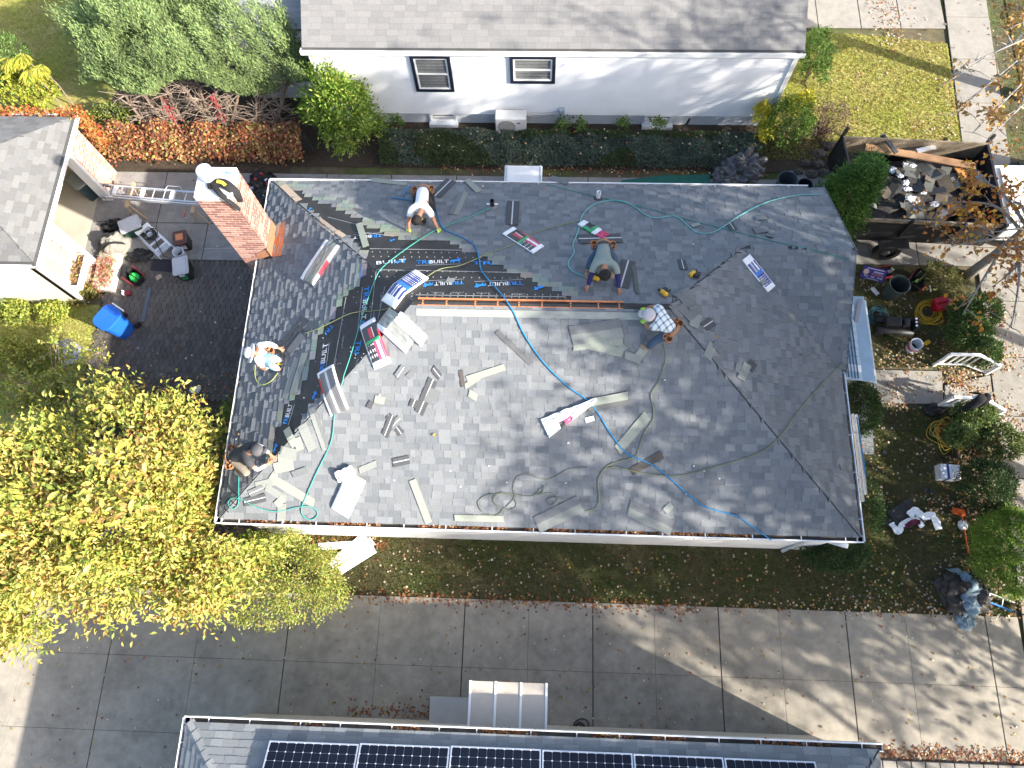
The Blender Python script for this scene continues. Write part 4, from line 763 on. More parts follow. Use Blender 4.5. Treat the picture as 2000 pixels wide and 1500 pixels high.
put(MB().tube([EC, (EC[0], EC[1], 1.5), (EC[0] + .05, EC[1], 3.2)], [0.09, 0.06, 0.015], 7).build('trunk', M_BARK, ct), EC)
# ---- front-yard bushes
DK = [(0.035, 0.07, 0.022), (0.055, 0.095, 0.03), (0.045, 0.08, 0.02)]
def rb(px, py, z, r, n, cols, lab, nm='round_bush', L=0.05, Wd=0.022, h=None, **k): 
    q = G(px, py, z); return bush(nm, lab, 'shrub', (q.x, q.y, z), (r[0], r[1], r[2]), n, L, Wd, cols, nclump=int(n / 16), spread=0.045, lump=0.1, up=-0.1, bias=(0, 0, .4), **k)
rb(1676, 800, 0.5, (0.42, 0.66, 0.7), 11000, DK, 'dark clipped bush tucked against the east gutter by the front walk')
rb(1628, 1080, 0.5, (0.74, 0.45, 0.7), 12000, DK, 'dark clipped hedge bush under the front corner downspout')
rb(1700, 990, 0.3, (0.2, 0.7, 0.35), 2600, [(0.08, 0.15, 0.035), (0.05, 0.1, 0.03)], 'narrow green shrub row below the east gutter')
rb(1920, 948, 0.45, (0.62, 0.6, 0.65), 12000, DK, 'dark round bush beside the white carton')
rb(1978, 1080, 0.6, (0.95, 1.02, 0.85), 26000, [(0.17, 0.28, 0.03), (0.22, 0.33, 0.045), (0.13, 0.22, 0.025)], 'large bright green clipped yew by the orange-handled tool')
EU = [(0.16, 0.22, 0.06), (0.21, 0.27, 0.09), (0.10, 0.15, 0.04)]
for px, py, r, lab in ((1900, 815, 0.5, 'lumpy light green bush beside the lower white railing'), (1948, 865, 0.55, 'olive lumpy bush in fallen leaves near the sidewalk'), (1872, 850, 0.33, 'small pale green variegated bush beside the yellow cord')): rb(px, py, 0.3, (r, r * .8, 0.4), 3800, EU if r < .54 else [(0.1, 0.14, 0.04), (0.15, 0.18, 0.06)], lab, L=0.065, Wd=0.04)
for px, py, r, lab in ((1872, 655, 0.36, 'green bush with upright shoots above the upper railing'), (1915, 690, 0.4, 'bright green bush at the end of the upper railing'), (1878, 612, 0.33, 'dark green bush beside the yellow hose coil'), (1915, 610, 0.45, 'leafy bush half under the street tree branches'), (1900, 655, 0.38, 'mid green bush between the railing bushes')): rb(px, py, 0.35, (r, r, 0.5), 3000, [(0.09, 0.16, 0.04), (0.06, 0.11, 0.03), (0.13, 0.2, 0.05)], lab, L=0.07, Wd=0.03)
rb(1830, 545, 0.2, (0.5, 0.45, 0.3), 1800, [(0.1, 0.12, 0.03), (0.17, 0.16, 0.05)], 'low dark green plant by the apron kerb', L=0.08)
# ---- plants at the upper left edge
rb(45, 185, 0.6, (1.1, 0.7, 0.7), 4200, [(0.40, 0.38, 0.05), (0.3, 0.33, 0.05), (0.2, 0.26, 0.04)], 'yellow leafy shrub behind the garage roof edge', nm='yellow_shrub', L=0.1, Wd=0.06)
rb(10, 130, 0.9, (0.8, 0.9, 1.0), 3500, [(0.09, 0.16, 0.04), (0.13, 0.2, 0.05)], 'dark green shrub at the lawn edge behind the garage', L=0.09, Wd=0.035)
for px, py in ((20, 118), (78, 132), (45, 110), (235, 20), (150, 20), (60, 142)):
    q = G(px, py, 1.6); n = 170; a = RNG.uniform(-1, 1, n) * 1.2 - 1.57; P = np.array(q) + RNG.normal(size=(n, 3)) * np.array([.05, .05, .04]); o = thing('sumac_frond', 'drooping yellow-green frond of the slender tree over the sunny back lawn', 'plant', (q.x, q.y, 0), group='drooping yellow-green fronds'); put(leaves('foliage', P, np.stack([np.cos(a), np.sin(a), -.15 + 0 * a], 1), 0.33, 0.05, pick([(0.40, 0.40, 0.05), (0.5, 0.44, 0.07), (0.28, 0.33, 0.05)], n), M_LEAF, o), (q.x, q.y, 0)); put(MB().tube([(q.x, q.y, 0), (q.x + .1, q.y, .9), q], [0.02, 0.015, 0.01], 5).build('stem', M_TWIG, o), (q.x, q.y, 0))
rb(225, 240, 0.4, (0.7, 0.45, 0.5), 2600, [(0.16, 0.2, 0.05), (0.26, 0.28, 0.05), (0.1, 0.14, 0.04)], 'yellow-green shrub beside the juniper and garage corner', L=0.08, Wd=0.05)
for (px, py, r, cols, lab) in ((30, 608, 0.5, [(0.33, 0.36, 0.07), (0.2, 0.25, 0.05)], 'pale green ground plants along the cream garage wall'), (105, 612, 0.45, [(0.36, 0.38, 0.07), (0.25, 0.3, 0.05)], 'yellow-green ground plants near the blue bin'), (158, 572, 0.4, [(0.16, 0.15, 0.04), (0.3, 0.22, 0.06), (0.1, 0.12, 0.03)], 'dry brown garden plant at the garage corner')): rb(px, py, 0.12, (r, r * .6, 0.22), 1500, cols, lab, nm='ground_plant', L=0.09, Wd=0.05)
# flowers: box and planter by the garage wall
fl_ = bush('dried_flowers', 'dried red and tan flowers filling the white window box', 'flowers', (gwx + 0.18, 8.6, 0.9), (0.09, 0.42, 0.1), 420, 0.07, 0.03, [(0.35, 0.22, 0.1), (0.3, 0.28, 0.08), (0.25, 0.1, 0.07)], nclump=40, spread=.03, nst=0); fl_.location.z = 0.87; fl_.children[0].matrix_parent_inverse = Matrix.Translation(-fl_.location)
pl = thing('planter_bed', 'stone-edged planter with withered red plants in front of the garage window', 'planter', (-12.2, 8.95, 0)); MB().box((0.1, 0, 0.1), (0.62, 1.15, 0.2)).build('planter_wall', mat('pale_stone', (0.55, 0.5, 0.42), var=.12, bump=.3), pl, bevel=0.03)
n = 900; P = np.array([-12.12, 8.95, 0.2]) + RNG.normal(size=(n, 3)) * np.array([.14, .3, .06]); put(leaves('foliage', P, RNG.normal(size=(n, 3)) + np.array([.3, 0, .8]), 0.12, 0.025, pick([(0.4, 0.16, 0.12), (0.5, 0.35, 0.2), (0.28, 0.28, 0.08), (0.45, 0.08, 0.06)], n), M_LEAF, pl), (-12.2, 8.95, 0))
# ---- street trees (their crowns shade the east half of the roof)
def limb(b, tips, p, d, L, r, depth, spread=0.55, up=0.12):
    e = p + d * L + Vector((0, 0, up * L)); m_ = p.lerp(e, .5) + Vector((random.gauss(0, .06), random.gauss(0, .06), random.gauss(0, .04))) * L; b.tube([p, m_, e], [r, r * .82, r * .62], 5 if depth < 2 else 7, caps=False)
    if depth == 0: tips.append((e, (e - p).normalized())); return
    for i in range(random.choice((2, 3, 3))): 
        nd = (d + Vector((random.gauss(0, spread), random.gauss(0, spread), random.gauss(0, spread * .7)))).normalized(); limb(b, tips, e, nd, L * random.uniform(.62, .85), r * random.uniform(.5, .66), depth - 1, spread, up)
ORANGE = [(0.48, 0.20, 0.035), (0.42, 0.15, 0.03), (0.52, 0.30, 0.04), (0.34, 0.17, 0.05)]
def street_tree(label, base, h0, starts, cols, nleaf, spread=0.12, L0=2.2, r0=0.17, depth=3, lL=0.12, targets=()):
    global RNG; SD = int(abs(base[0] * 31 + base[1] * 17) * 10); random.seed(SD); RNG = np.random.default_rng(SD); t = thing('street_tree', label, 'tree', base, group='street trees along the sidewalk'); b = MB(); tips = []; B = Vector(base); top = B + Vector((random.uniform(-.2, .2), random.uniform(-.2, .2), h0)); b.tube(spline([B, B.lerp(top, .5) + Vector((.06, -.05, 0)), top], 3), [r0 * (1.25 - .35 * j / 6) for j in range(7)], 9)
    for d, LL in starts: limb(b, tips, top, Vector(d).normalized(), LL, r0 * .6, depth)
    for tg in targets:
        e = G(tg[0], tg[1], tg[2]); s = B + Vector((0, 0, min(h0, max(1.4, tg[2] - 0.3)))); p = spline([s, s.lerp(e, .5) + Vector((random.uniform(-.2, .2), random.uniform(-.2, .2), .35)), e], 5); b.tube(p, [0.05 * (1 - .8 * j / 10) for j in range(11)], 6)
        for j in range(9):
            q = p[random.randrange(4, 11)]; f = q + Vector((random.uniform(-.6, .35), random.uniform(-.5, .5), random.uniform(-.25, .3))); b.tube([q, q.lerp(f, .5) + Vector((0, 0, .05)), f], [0.012, 0.008, 0.003], 4)
            if random.random() < tg[3]: tips.append((f, (f - q).normalized()))
    put(b.build('trunk', M_BARKG, t, smooth=True), base); n = nleaf * len(tips); k = np.repeat(np.arange(len(tips)), nleaf); P = np.array([tuple(x[0]) for x in tips])[k] + RNG.normal(size=(n, 3)) * spread
    put(leaves('crown', P, RNG.normal(size=(n, 3)) + np.array([0, 0, -.4]), lL, lL * .75, pick(cols, n, .2), M_LEAF, t), base); return t
up4 = [((1, .3, 1.2), 2.4), ((-.3, 1, 1.3), 2.4), ((.2, -1, 1.2), 2.2), ((-.5, .1, 1.5), 2.6), ((0, 0, 1), 2.8)]
street_tree('leaning street tree with amber leaves over the dump trailer', (11.55, 9.35, 0), 3.6, [((1.2, .6, 1.1), 2.2), ((.6, 1.2, 1.2), 2.2), ((1, -.3, 1.3), 2.2), ((.3, .3, 1.5), 2.6), ((-.4, .7, 1.6), 2.3)], ORANGE, 17, r0=.11, targets=[(1840, 395, 2.6, .8), (1860, 480, 2.3, .8), (1900, 350, 2.8, .7), (1930, 455, 2.5, .9), (1940, 560, 2.2, .5), (1965, 400, 2.9, .8), (1880, 615, 2.0, .3), (1985, 520, 2.4, .8), (1975, 640, 2.3, .25)])
street_tree('street tree with bare twigs and a few brown leaves beside the sunny front lawn', (14.0, 15.3, 0), 3.2, up4, [(0.34, 0.2, 0.07), (0.42, 0.24, 0.06)], 20, targets=[(1835, 170, 3.4, .35), (1860, 225, 3.2, .3), (1880, 130, 3.5, .3), (1930, 270, 3.0, .5), (1960, 60, 3.6, .9), (1980, 130, 3.2, .9), (1985, 215, 3.0, .9), (1970, 20, 3.6, .9), (1900, 260, 2.9, .3)])
GRN = [(0.16, 0.2, 0.04), (0.25, 0.22, 0.05), (0.35, 0.22, 0.05)]
street_tree('tall street tree shading the ridge', (15.0, 2.6, 0), 6.2, [((1, .3, .8), 2.3), ((-.6, .8, .9), 2.3), ((.2, -1, .9), 2.1), ((-.9, -.1, .8), 2.3), ((0, 0, 1), 2.4), ((.4, .9, .8), 2.2), ((-.3, .4, 1.2), 2.4)], GRN, 150, spread=0.55, lL=0.22)
street_tree('street tree opposite the front walk', (14.4, -1.6, 0), 5.2, [((1, .3, .9), 2.0), ((-.6, .8, .9), 2.0), ((.2, -1, .9), 2.0), ((-.8, -.2, .9), 2.0), ((0, 0, 1), 2.0)], GRN, 80, spread=0.5, lL=0.22)
street_tree('street tree by the driveway mouth', (14.3, -6.2, 0), 2.6, [(d, l * .9) for d, l in up4], GRN, 95, spread=0.5, lL=0.21)

street_tree('broad street tree facing the front yard', (18.6, -0.6, 0), 3.4, up4 + [((-1, .2, .6), 2.4), ((-.8, -.8, .7), 2.3), ((-.6, .9, .6), 2.4)], GRN, 85, spread=0.55, lL=0.22)
street_tree('street tree beyond the pickup', (17.8, 5.2, 0), 4.0, up4 + [((-1, .2, .6), 2.2)], GRN, 50, spread=0.5, lL=0.21)

rb(40, 700, 0.3, (1.0, 0.5, 0.45), 3200, [(0.30, 0.32, 0.06), (0.2, 0.25, 0.05), (0.38, 0.33, 0.08)], 'yellow-green bush spreading below the twiggy shrub', nm='yellow_shrub', L=0.085, Wd=0.045)
rb(235, 790, 0.3, (0.9, 0.45, 0.4), 2600, [(0.14, 0.13, 0.04), (0.2, 0.2, 0.05), (0.16, 0.1, 0.05)], 'brownish undergrowth between pavers and magnolia', nm='undergrowth', L=0.08, Wd=0.04)
# ================================================================ ON THE ROOF
def RP(px, py, h=0.0): return Rf(px, py, h)
def on(p, h): n = roofn(p.x, p.y); return Vector((p.x, p.y, roofh(p.x, p.y))) + n * h
# ---- printed underlayment
M_INKB = mat('blue_ink', (0.02, 0.22, 0.62), var=0.1, rough=0.5); M_INKW = mat('white_ink', (0.62, 0.63, 0.65), var=0.1, rough=0.5); M_INKG = mat('grey_ink', (0.25, 0.25, 0.26), var=0.15, rough=0.5)
TXT = {}
def textmesh(s):
    if s not in TXT:
        cu = bpy.data.curves.new('t', 'FONT'); cu.body = s; cu.resolution_u = 2; cu.offset = 0.012; o = bpy.data.objects.new('t', cu); C.objects.link(o); dg = bpy.context.evaluated_depsgraph_get(); dg.update(); me = bpy.data.meshes.new_from_object(o.evaluated_get(dg)); bpy.data.objects.remove(o)
        xs = [v.co.x for v in me.vertices]; ys = [v.co.y for v in me.vertices]; TXT[s] = (me, min(xs), max(xs), min(ys), max(ys))
    return TXT[s]
def printed(s, A, B, hgt, m, par, name='printed_word', n=None, lift=0.004):
    me, x0, x1, y0, y1 = textmesh(s); me = me.copy(); me.name = name; A = Vector(A); B = Vector(B); mid = (A + B) / 2; nn = n or roofn(mid.x, mid.y); d = (B - A); L = d.length; d.normalize(); d = (d - nn * d.dot(nn)).normalized(); u = nn.cross(d)
    sx = L / (x1 - x0); sy = hgt / (y1 - y0)
    for v in me.vertices: v.co = A + d * ((v.co.x - x0) * sx) + u * ((v.co.y - y0) * sy) + nn * lift
    me.materials.clear(); me.materials.append(m); return nobj(name, me, par)
BULL = [(0, .35), (.12, .55), (.3, .6), (.5, .62), (.68, .72), (.76, .95), (.82, .78), (.95, .85), (1.0, .6), (.9, .5), (.86, .3), (.88, .02), (.8, 0), (.74, .28), (.6, .3), (.42, .28), (.36, 0), (.28, 0), (.28, .28), (.18, .32), (.12, .05), (.05, .05), (.1, .4)]
def bull(A, B, hgt, flip=1):
    A = Vector(A); B = Vector(B); nn = roofn(A.x, A.y); d = B - A; L = d.length; d.normalize(); u = nn.cross(d); b = MB(); b.add([A + d * (x * L) + u * (y * hgt) + nn * 0.004 for x, y in BULL], [tuple(range(len(BULL)))]); o = b.build('bull_logo', M_INKB, roof)
def brand(pa, pb, h=0.12, logo=True, part=None):
    A = on(RP(*pa), 0); B = on(RP(*pb), 0); d = B - A
    if part == 'TRI': printed('TRI', A, B, h, M_INKB, roof); return
    if part == 'BUILT': printed('BUILT', A, B, h, M_INKW, roof); return
    k = 0.36 if not logo else 0.29; k2 = 1.0 if not logo else 0.72
    printed('TRI', A, A + d * k, h, M_INKB, roof); printed('BUILT', A + d * (k + .01), A + d * k2, h, M_INKW, roof)
    if logo: bull(A + d * (k2 + .02), B, h * 1.5)
    nn = roofn(A.x, A.y); u = nn.cross(d.normalized()); b = MB(); C0 = A - u * 0.04; b.add([C0 + nn * .004, C0 + d + nn * .004, C0 + d - u * .018 + nn * .004, C0 - u * .018 + nn * .004], [(0, 1, 2, 3)]); b.build('printed_line', M_INKG, roof)
brand((812, 516), (901, 513)); brand((735, 517), (793, 512), part='BUILT'); bull(on(RP(768, 516), 0), on(RP(794, 513), 0), .15); brand((921, 517), (968, 517), part='TRI')
brand((906, 548), (826, 552)); brand((1021, 549), (926, 553)); bull(on(RP(1062, 556), 0), on(RP(1040, 560), 0), .15)
brand((648, 403), (672, 404), part='TRI'); brand((746, 457), (690, 461), logo=False); bull(on(RP(603, 413), 0), on(RP(612, 407), 0), .1); bull(on(RP(772, 466), 0), on(RP(760, 468), 0), .1)
for a, b_ in (((712, 560), (702, 650)), ((697, 665), (690, 760))): brand(a, b_, h=0.13)
for a, b_ in (((632, 732), (640, 670)), ((560, 830), (572, 790))): brand(a, b_, h=0.12, logo=False)
brand((648, 632), (634, 650), part='TRI', h=.1); bull(on(RP(712, 540), 0), on(RP(705, 516), 0), .18); bull(on(RP(612, 782), 0), on(RP(622, 768), 0), .13); bull(on(RP(536, 886), 0), on(RP(545, 868), 0), .12)
def seam(pts, wdt=0.012, m=M_INKG, name='lap_seam'):
    b = MB(); q = [on(RP(*p), 0.003) for p in pts]; b.ribbon(q, wdt, 0.002); b.build(name, m, roof)
for pts in (((722, 486), (800, 487), (900, 489)), ((735, 527), (850, 529), (1040, 533)), ((812, 576), (950, 578), (1105, 580)), ((720, 487), (720, 488)), ((735, 528), (722, 640), (690, 770)), ((640, 424), (690, 437), (760, 445)), ((640, 452), (720, 455), (770, 462)), ((676, 580), (655, 700), (632, 790)), ((752, 560), (735, 640), (705, 740))):
    if len(set(pts)) > 1 and pts[0] != (720, 487): seam(pts)
nc_ = MB(); 
for y0 in (492, 501, 529, 540, 572, 578):
    for i in range(26):
        x = 725 + i * 15 + (y0 % 7); y = y0 + (x - 725) * .012
        if inpoly(x, y, BARE): p = on(RP(x, y), 0.004); nc_.lathe([(0.014, 0), (0.012, 0.003)], p, 6)
for k in range(70):
    x, y = random.uniform(560, 730), random.uniform(560, 850)
    if inpoly(x, y, BARE): nc_.lathe([(0.014, 0), (0.012, 0.003)], on(RP(x, y), 0.004), 6)
stuff(nc_.build('nail_cap', M_INKG, roof))
for k, (x, y) in enumerate([(842, 573), (880, 573), (930, 574), (1000, 576), (730, 606), (745, 576), (698, 700), (670, 655), (655, 700), (712, 590)]): p = on(RP(x, y), 0); printed('TRIBUILT', p, on(RP(x + (26 if y < 580 and x > 760 else -4), y + (0 if y < 580 and x > 760 else 26)), 0), 0.04, M_INKG, roof)
# ---- conforming slabs: bundles and wrappers
def slab_on(name, a, b, wid, T, colf, m, par=None, nx=22, ny=10, lift=0.016, wob=0.0, bulge=0.0, taperf=None, seed=1):
    A = RP(*a); B = RP(*b); d = Vector((B.x - A.x, B.y - A.y, 0)); L = d.length; d.normalize(); q = Vector((-d.y, d.x, 0)); mb = MB(); top = []
    for i in range(nx + 1):
        u = i / nx; ww = wid * (taperf(u) if taperf else 1)
        for j in range(ny + 1):
            v = j / ny - .5; x = A.x + d.x * L * u + q.x * ww * v; y = A.y + d.y * L * u + q.y * ww * v; h = T * (1 - (abs(v) * 2) ** 6 * .5) * (1 - (abs(u - .5) * 2) ** 8 * .5)
            if wob: h += wob * noise.noise(Vector((u * 7, v * 9, seed))) + wob
            top.append((x, y, h))
    zs = [roofh(x, y) for x, y, h in top]
    # bundle spans hollows a little: lift base to the smoothed surface
    vs = [(x, y, z + lift + h) for (x, y, h), z in zip(top, zs)]; vs2 = [(x, y, z + 0.004) for (x, y, h), z in zip(top, zs)]; N1 = len(vs); mb.v = vs + vs2; idx = lambda i, j: i * (ny + 1) + j
    for i in range(nx):
        for j in range(ny): mb.f.append((idx(i, j), idx(i + 1, j), idx(i + 1, j + 1), idx(i, j + 1))); mb.c.append(colf((i + .5) / nx, (j + .5) / ny))
    for i in range(nx):
        for j, s in ((0, 1), (ny, -1)): mb.f.append((idx(i, j), idx(i + 1, j), idx(i + 1, j) + N1, idx(i, j) + N1)); mb.c.append(colf((i + .5) / nx, 0.02 if j == 0 else .98))
    for j in range(ny):
        for i in (0, nx): mb.f.append((idx(i, j), idx(i, j + 1), idx(i, j + 1) + N1, idx(i, j) + N1)); mb.c.append(colf(0.01 if i == 0 else .99, (j + .5) / ny))
    return mb.build(name, m, par, smooth=False)
M_WRAP = mat('plastic_wrapper', (0.8, 0.8, 0.8), attr=True, var=0.05, rough=0.32, spec=0.5, bump=0.15, bscale=25)
WHT = (0.78, 0.78, 0.78); BLK = (0.035, 0.035, 0.04); RED = (0.5, 0.03, 0.045); PNK = (0.55, 0.06, 0.14); GRNS = (0.03, 0.32, 0.11); NVY = (0.035, 0.05, 0.22); BLU = (0.03, 0.17, 0.55); GRYS = (0.20, 0.21, 0.205)
def c_red(u, v):
    if u < .13 or u > .9: return WHT
    if v < .06: return RED if u > .3 else BLK
    if v > .95: return WHT
    if .47 < u < .55: return GRNS
    if u <= .47: return RED if (.38 < v < .62 and .2 < u < .44) else (WHT if .33 < v < .38 and .2 < u < .45 else BLK)
    if v < .5: return WHT if .18 < v < .34 else PNK
    return WHT if (int(u * 28) % 3 == 1 and int(v * 24) % 3 == 1) else BLK
def c_blue(u, v):
    if u < .14 or u > .88: return WHT
    if v < .05 or v > .94: return WHT
    if .46 < u < .56: return BLU
    if u <= .46: return WHT if (.14 < v < .34 or (.5 < v < .56) or (.66 < v < .7) or u < .17) else NVY
    return WHT if (int(u * 34) % 2 == 0 and int(v * 18) % 2 == 0) else NVY
def c_stack(u, v): 
    if v < .28: return WHT
    if v > .93: return RED if .25 < u < .6 else WHT
    return tuple(x * (.8 if int(v * 12) % 2 else 1) for x in (0.23, 0.24, 0.22))
def c_open(u, v):
    if v < .2: return WHT
    if v > .72: return (0.27, 0.285, 0.25) if u < .4 else WHT
    return tuple(x * (.85 if int(v * 9) % 2 else 1) for x in (0.24, 0.25, 0.235))
def c_dark(u, v):
    if u < .08: return WHT
    if v < .1: return WHT
    if v > .88: return WHT if u > .55 else (RED if u > .15 else WHT)
    if .48 < v < .56: return (0.45, 0.45, 0.45)
    return (0.10, 0.10, 0.105) if v < .4 or v > .7 else (0.13, 0.13, 0.135)
def c_white(u, v): return (0.45, 0.38, 0.28) if (u < .12 and v > .35) else WHT
def bundle(label, a, b, wid, T, cf, **k):
    p = RP(*[(a[0] + b[0]) / 2, (a[1] + b[1]) / 2]); t = thing(k.pop('name', 'shingle_bundle'), label, k.pop('cat', 'bundle'), p, group=None)
    o = slab_on('wrapper', a, b, wid, T, cf, M_WRAP, t, nx=k.pop('nx', 40), ny=k.pop('ny', 26), **k); put(o, p); return t, p
bundle('shingle bundle in navy star-printed wrapper bent over the bare hip', (758, 596), (824, 536), 0.40, 0.085, c_blue)
bundle('black and red printed shingle bundle with green stripe beside the opened bundle', (718, 630), (748, 716), 0.36, 0.09, lambda u, v: c_red(u, 1 - v))
t, p = bundle('torn open shingle bundle with white wrapper spread on both sides', (747, 622), (806, 672), 0.46, 0.075, c_open, wob=0.012)
fl2 = slab_on('wrapper_flap', (778, 622), (828, 668), 0.22, 0.03, lambda u, v: WHT, M_WRAP, t, wob=0.05, nx=14, ny=8, seed=4, lift=0.05); put(fl2, p)
bundle('shingle stack half out of its white wrapper with red edge below the chimney', (600, 552), (650, 476), 0.45, 0.10, lambda u, v: c_stack(u, 1 - v), wob=0.008)
t, p = bundle('dark shingle stack lying on its opened white wrapper at the bare hip', (636, 722), (664, 806), 0.40, 0.085, lambda u, v: c_dark(u, 1 - v))
t, p = bundle('plain white shingle bundle torn open at its top near the front gutter', (698, 930), (664, 1003), 0.40, 0.10, c_white)
o = slab_on('wrapper_flap', (660, 935), (692, 920), 0.18, 0.03, lambda u, v: WHT, M_WRAP, t, wob=0.05, nx=10, ny=6, seed=9, lift=0.08); put(o, p)
bundle('flattened black, red and green printed wrapper on the back slope', (992, 451), (1052, 489), 0.34, 0.03, lambda u, v: c_red(u, 1 - v), wob=0.012, name='empty_wrapper', cat='wrapper')
bundle('crumpled red and white wrapper above the kneeling grey-shirted worker', (1134, 436), (1183, 464), 0.24, 0.03, lambda u, v: WHT if u < .2 else (BLK if u < .45 and v > .3 else (GRNS if u < .58 else (WHT if u < .72 else PNK))), wob=0.03, name='empty_wrapper', cat='wrapper', taperf=lambda u: 1.1 - .4 * abs(u - .5))
bundle('torn navy star-printed wrapper below the gable ridge', (1456, 504), (1506, 566), 0.27, 0.02, lambda u, v: c_blue(u, 1 - v) if not (.68 < u < .8 and v < .6) else GRYS, wob=0.012, name='empty_wrapper', cat='wrapper')
bundle('twisted white and pink plastic wrapper crossed by the blue hose', (1064, 838), (1164, 782), 0.30, 0.03, lambda u, v: WHT if not (.25 < u < .5 and v < .35) else (BLK if u < .35 else PNK), wob=0.05, name='empty_wrapper', cat='wrapper', taperf=lambda u: 1.2 - 1.0 * u)
bundle('scrap of white plastic beside the twisted wrapper', (1143, 822), (1160, 817), 0.09, 0.01, lambda u, v: WHT, wob=0.01, name='plastic_scrap', cat='scrap', nx=8, ny=5)
# ---- loose shingle strips
M_STRIP = mat('loose_shingle', (0.2, 0.2, 0.2), attr=True, var=0.14, scale=40, rough=0.9, bump=0.2, bscale=250)
PL = (0.255, 0.272, 0.23); DKS = (0.072, 0.075, 0.079); MID = (0.145, 0.152, 0.156); BRN = (0.085, 0.075, 0.068); LG_ = (0.215, 0.226, 0.21)
MARKS = [((1022, 468), 'the flattened red and green wrapper'), ((1155, 452), 'the crumpled red wrapper'), ((1180, 515), 'the grey-shirted worker'), ((1285, 625), 'the plaid-shirted worker'), ((825, 395), 'the white-shirted worker'), ((510, 695), 'the white-hatted worker'), ((480, 890), 'the charcoal-clad worker'), ((962, 400), 'the black vent pipe'), ((1168, 380), 'the white vent pipe'), ((1483, 535), 'the torn navy wrapper'), ((1110, 820), 'the twisted white wrapper'), ((737, 672), 'the red and black bundle'), ((785, 645), 'the torn open bundle'), ((650, 765), 'the dark shingle stack'), ((683, 960), 'the plain white bundle'), ((622, 512), 'the bundle below the chimney'), ((790, 565), 'the navy star bundle'), ((1000, 980), 'the tangled rope'), ((1010, 630), 'the blue hose'), ((1200, 855), 'the blue hose'), ((1350, 540), 'the yellow nail gun'), ((1280, 760), 'the olive hose'), ((1400, 455), 'the dark green hose'), ((470, 985), 'the teal hose loop'), ((605, 1003), 'the teal hose loop'), ((1400, 690), 'the east hip'), ((530, 400), 'the chimney'), ((850, 770), 'open shingles of the front slope'), ((940, 740), 'open shingles of the front slope'), ((1270, 1030), 'the front gutter'), ((935, 1030), 'the front gutter'), ((820, 1010), 'the front gutter'), ((750, 350), 'the back gutter'), ((900, 350), 'the back gutter')]
def strip_label(a, b, w, col, line):
    c = ((a[0] + b[0]) / 2, (a[1] + b[1]) / 2); L = math.dist(a, b); mk = min(MARKS, key=lambda m: math.dist(m[0], c)); tone = 'tan' if col[0] > .35 else ('pale' if col[0] > .19 else ('brown' if col == BRN else ('dark' if col[0] < .1 else 'mid-grey')))
    size = 'long' if L > 75 else ('short' if L > 32 else 'small'); kind = 'shingle strip' if w < .22 else 'shingle sheet'
    return f"{size} {tone} {'narrow ' if w < .125 else ''}{kind} {'with light tar line ' if line else ''}near {mk[1]}"
def strip(a, b, w, col, label, group, line=False, lift=None, half=False, curl=0.0):
    A = RP(*a); B = RP(*b); d = Vector((B.x - A.x, B.y - A.y, 0)); L = d.length; d.normalize(); q = Vector((-d.y, d.x, 0)); n = 6; l = lift if lift is not None else random.uniform(0.018, 0.034); mb = MB(); cen = A.lerp(B, .5)
    skew = random.uniform(-.25, .25) * w
    def pt(u, v, h):
        x = A.x + d.x * (L * u + skew * v * (1 if u in (0, 1) else 0)) + q.x * w * v; y = A.y + d.y * (L * u + skew * v * (1 if u in (0, 1) else 0)) + q.y * w * v; return Vector((x, y, roofh(x, y) + h + curl * (u - .5) ** 2))
    rows = [-.5, .5] if not (line or half) else ([-.5, -.02, .08, .5] if line else [-.5, 0.02, .5]); m_ = len(rows)
    for i in range(n + 1):
        for v in rows: mb.v.append(pt(i / n, v, l + .005))
        for v in (-.5, .5): mb.v.append(pt(i / n, v, l - .004))
    st_ = m_ + 2
    for i in range(n):
        for j in range(m_ - 1):
            c = col if not (line and j == 1) else (0.5, 0.5, 0.5)
            if half and j == 1: c = MID
            mb.f.append((i * st_ + j, (i + 1) * st_ + j, (i + 1) * st_ + j + 1, i * st_ + j + 1)); mb.c.append(c)
        for j, k in ((0, m_), (m_ - 1, m_ + 1)): mb.f.append((i * st_ + j, (i + 1) * st_ + j, (i + 1) * st_ + k, i * st_ + k)); mb.c.append(tuple(x * .6 for x in col))
        mb.f.append((i * st_ + m_, (i + 1) * st_ + m_, (i + 1) * st_ + m_ + 1, i * st_ + m_ + 1)); mb.c.append(col)
    for i in (0, n): mb.f.append((i * st_, i * st_ + m_ - 1, i * st_ + m_ + 1, i * st_ + m_)); mb.c.append(tuple(x * .6 for x in col))
    o = mb.build('shingle_strip', M_STRIP); return tag(o, label if col[0] > .35 else ('heaped ' if group == GC else '') + strip_label(a, b, w, col, line), 'shingle', group)
GA = 'loose shingles on the sunlit front slope'; GBk = 'loose shingles on the back slope'; GC = 'loose shingles heaped at the front hip'; GD = 'loose shingles along the east hip'
la = 'loose dark shingle offcut on the sunlit front slope'; lp = 'pale loose shingle strip lying on the front slope'; 
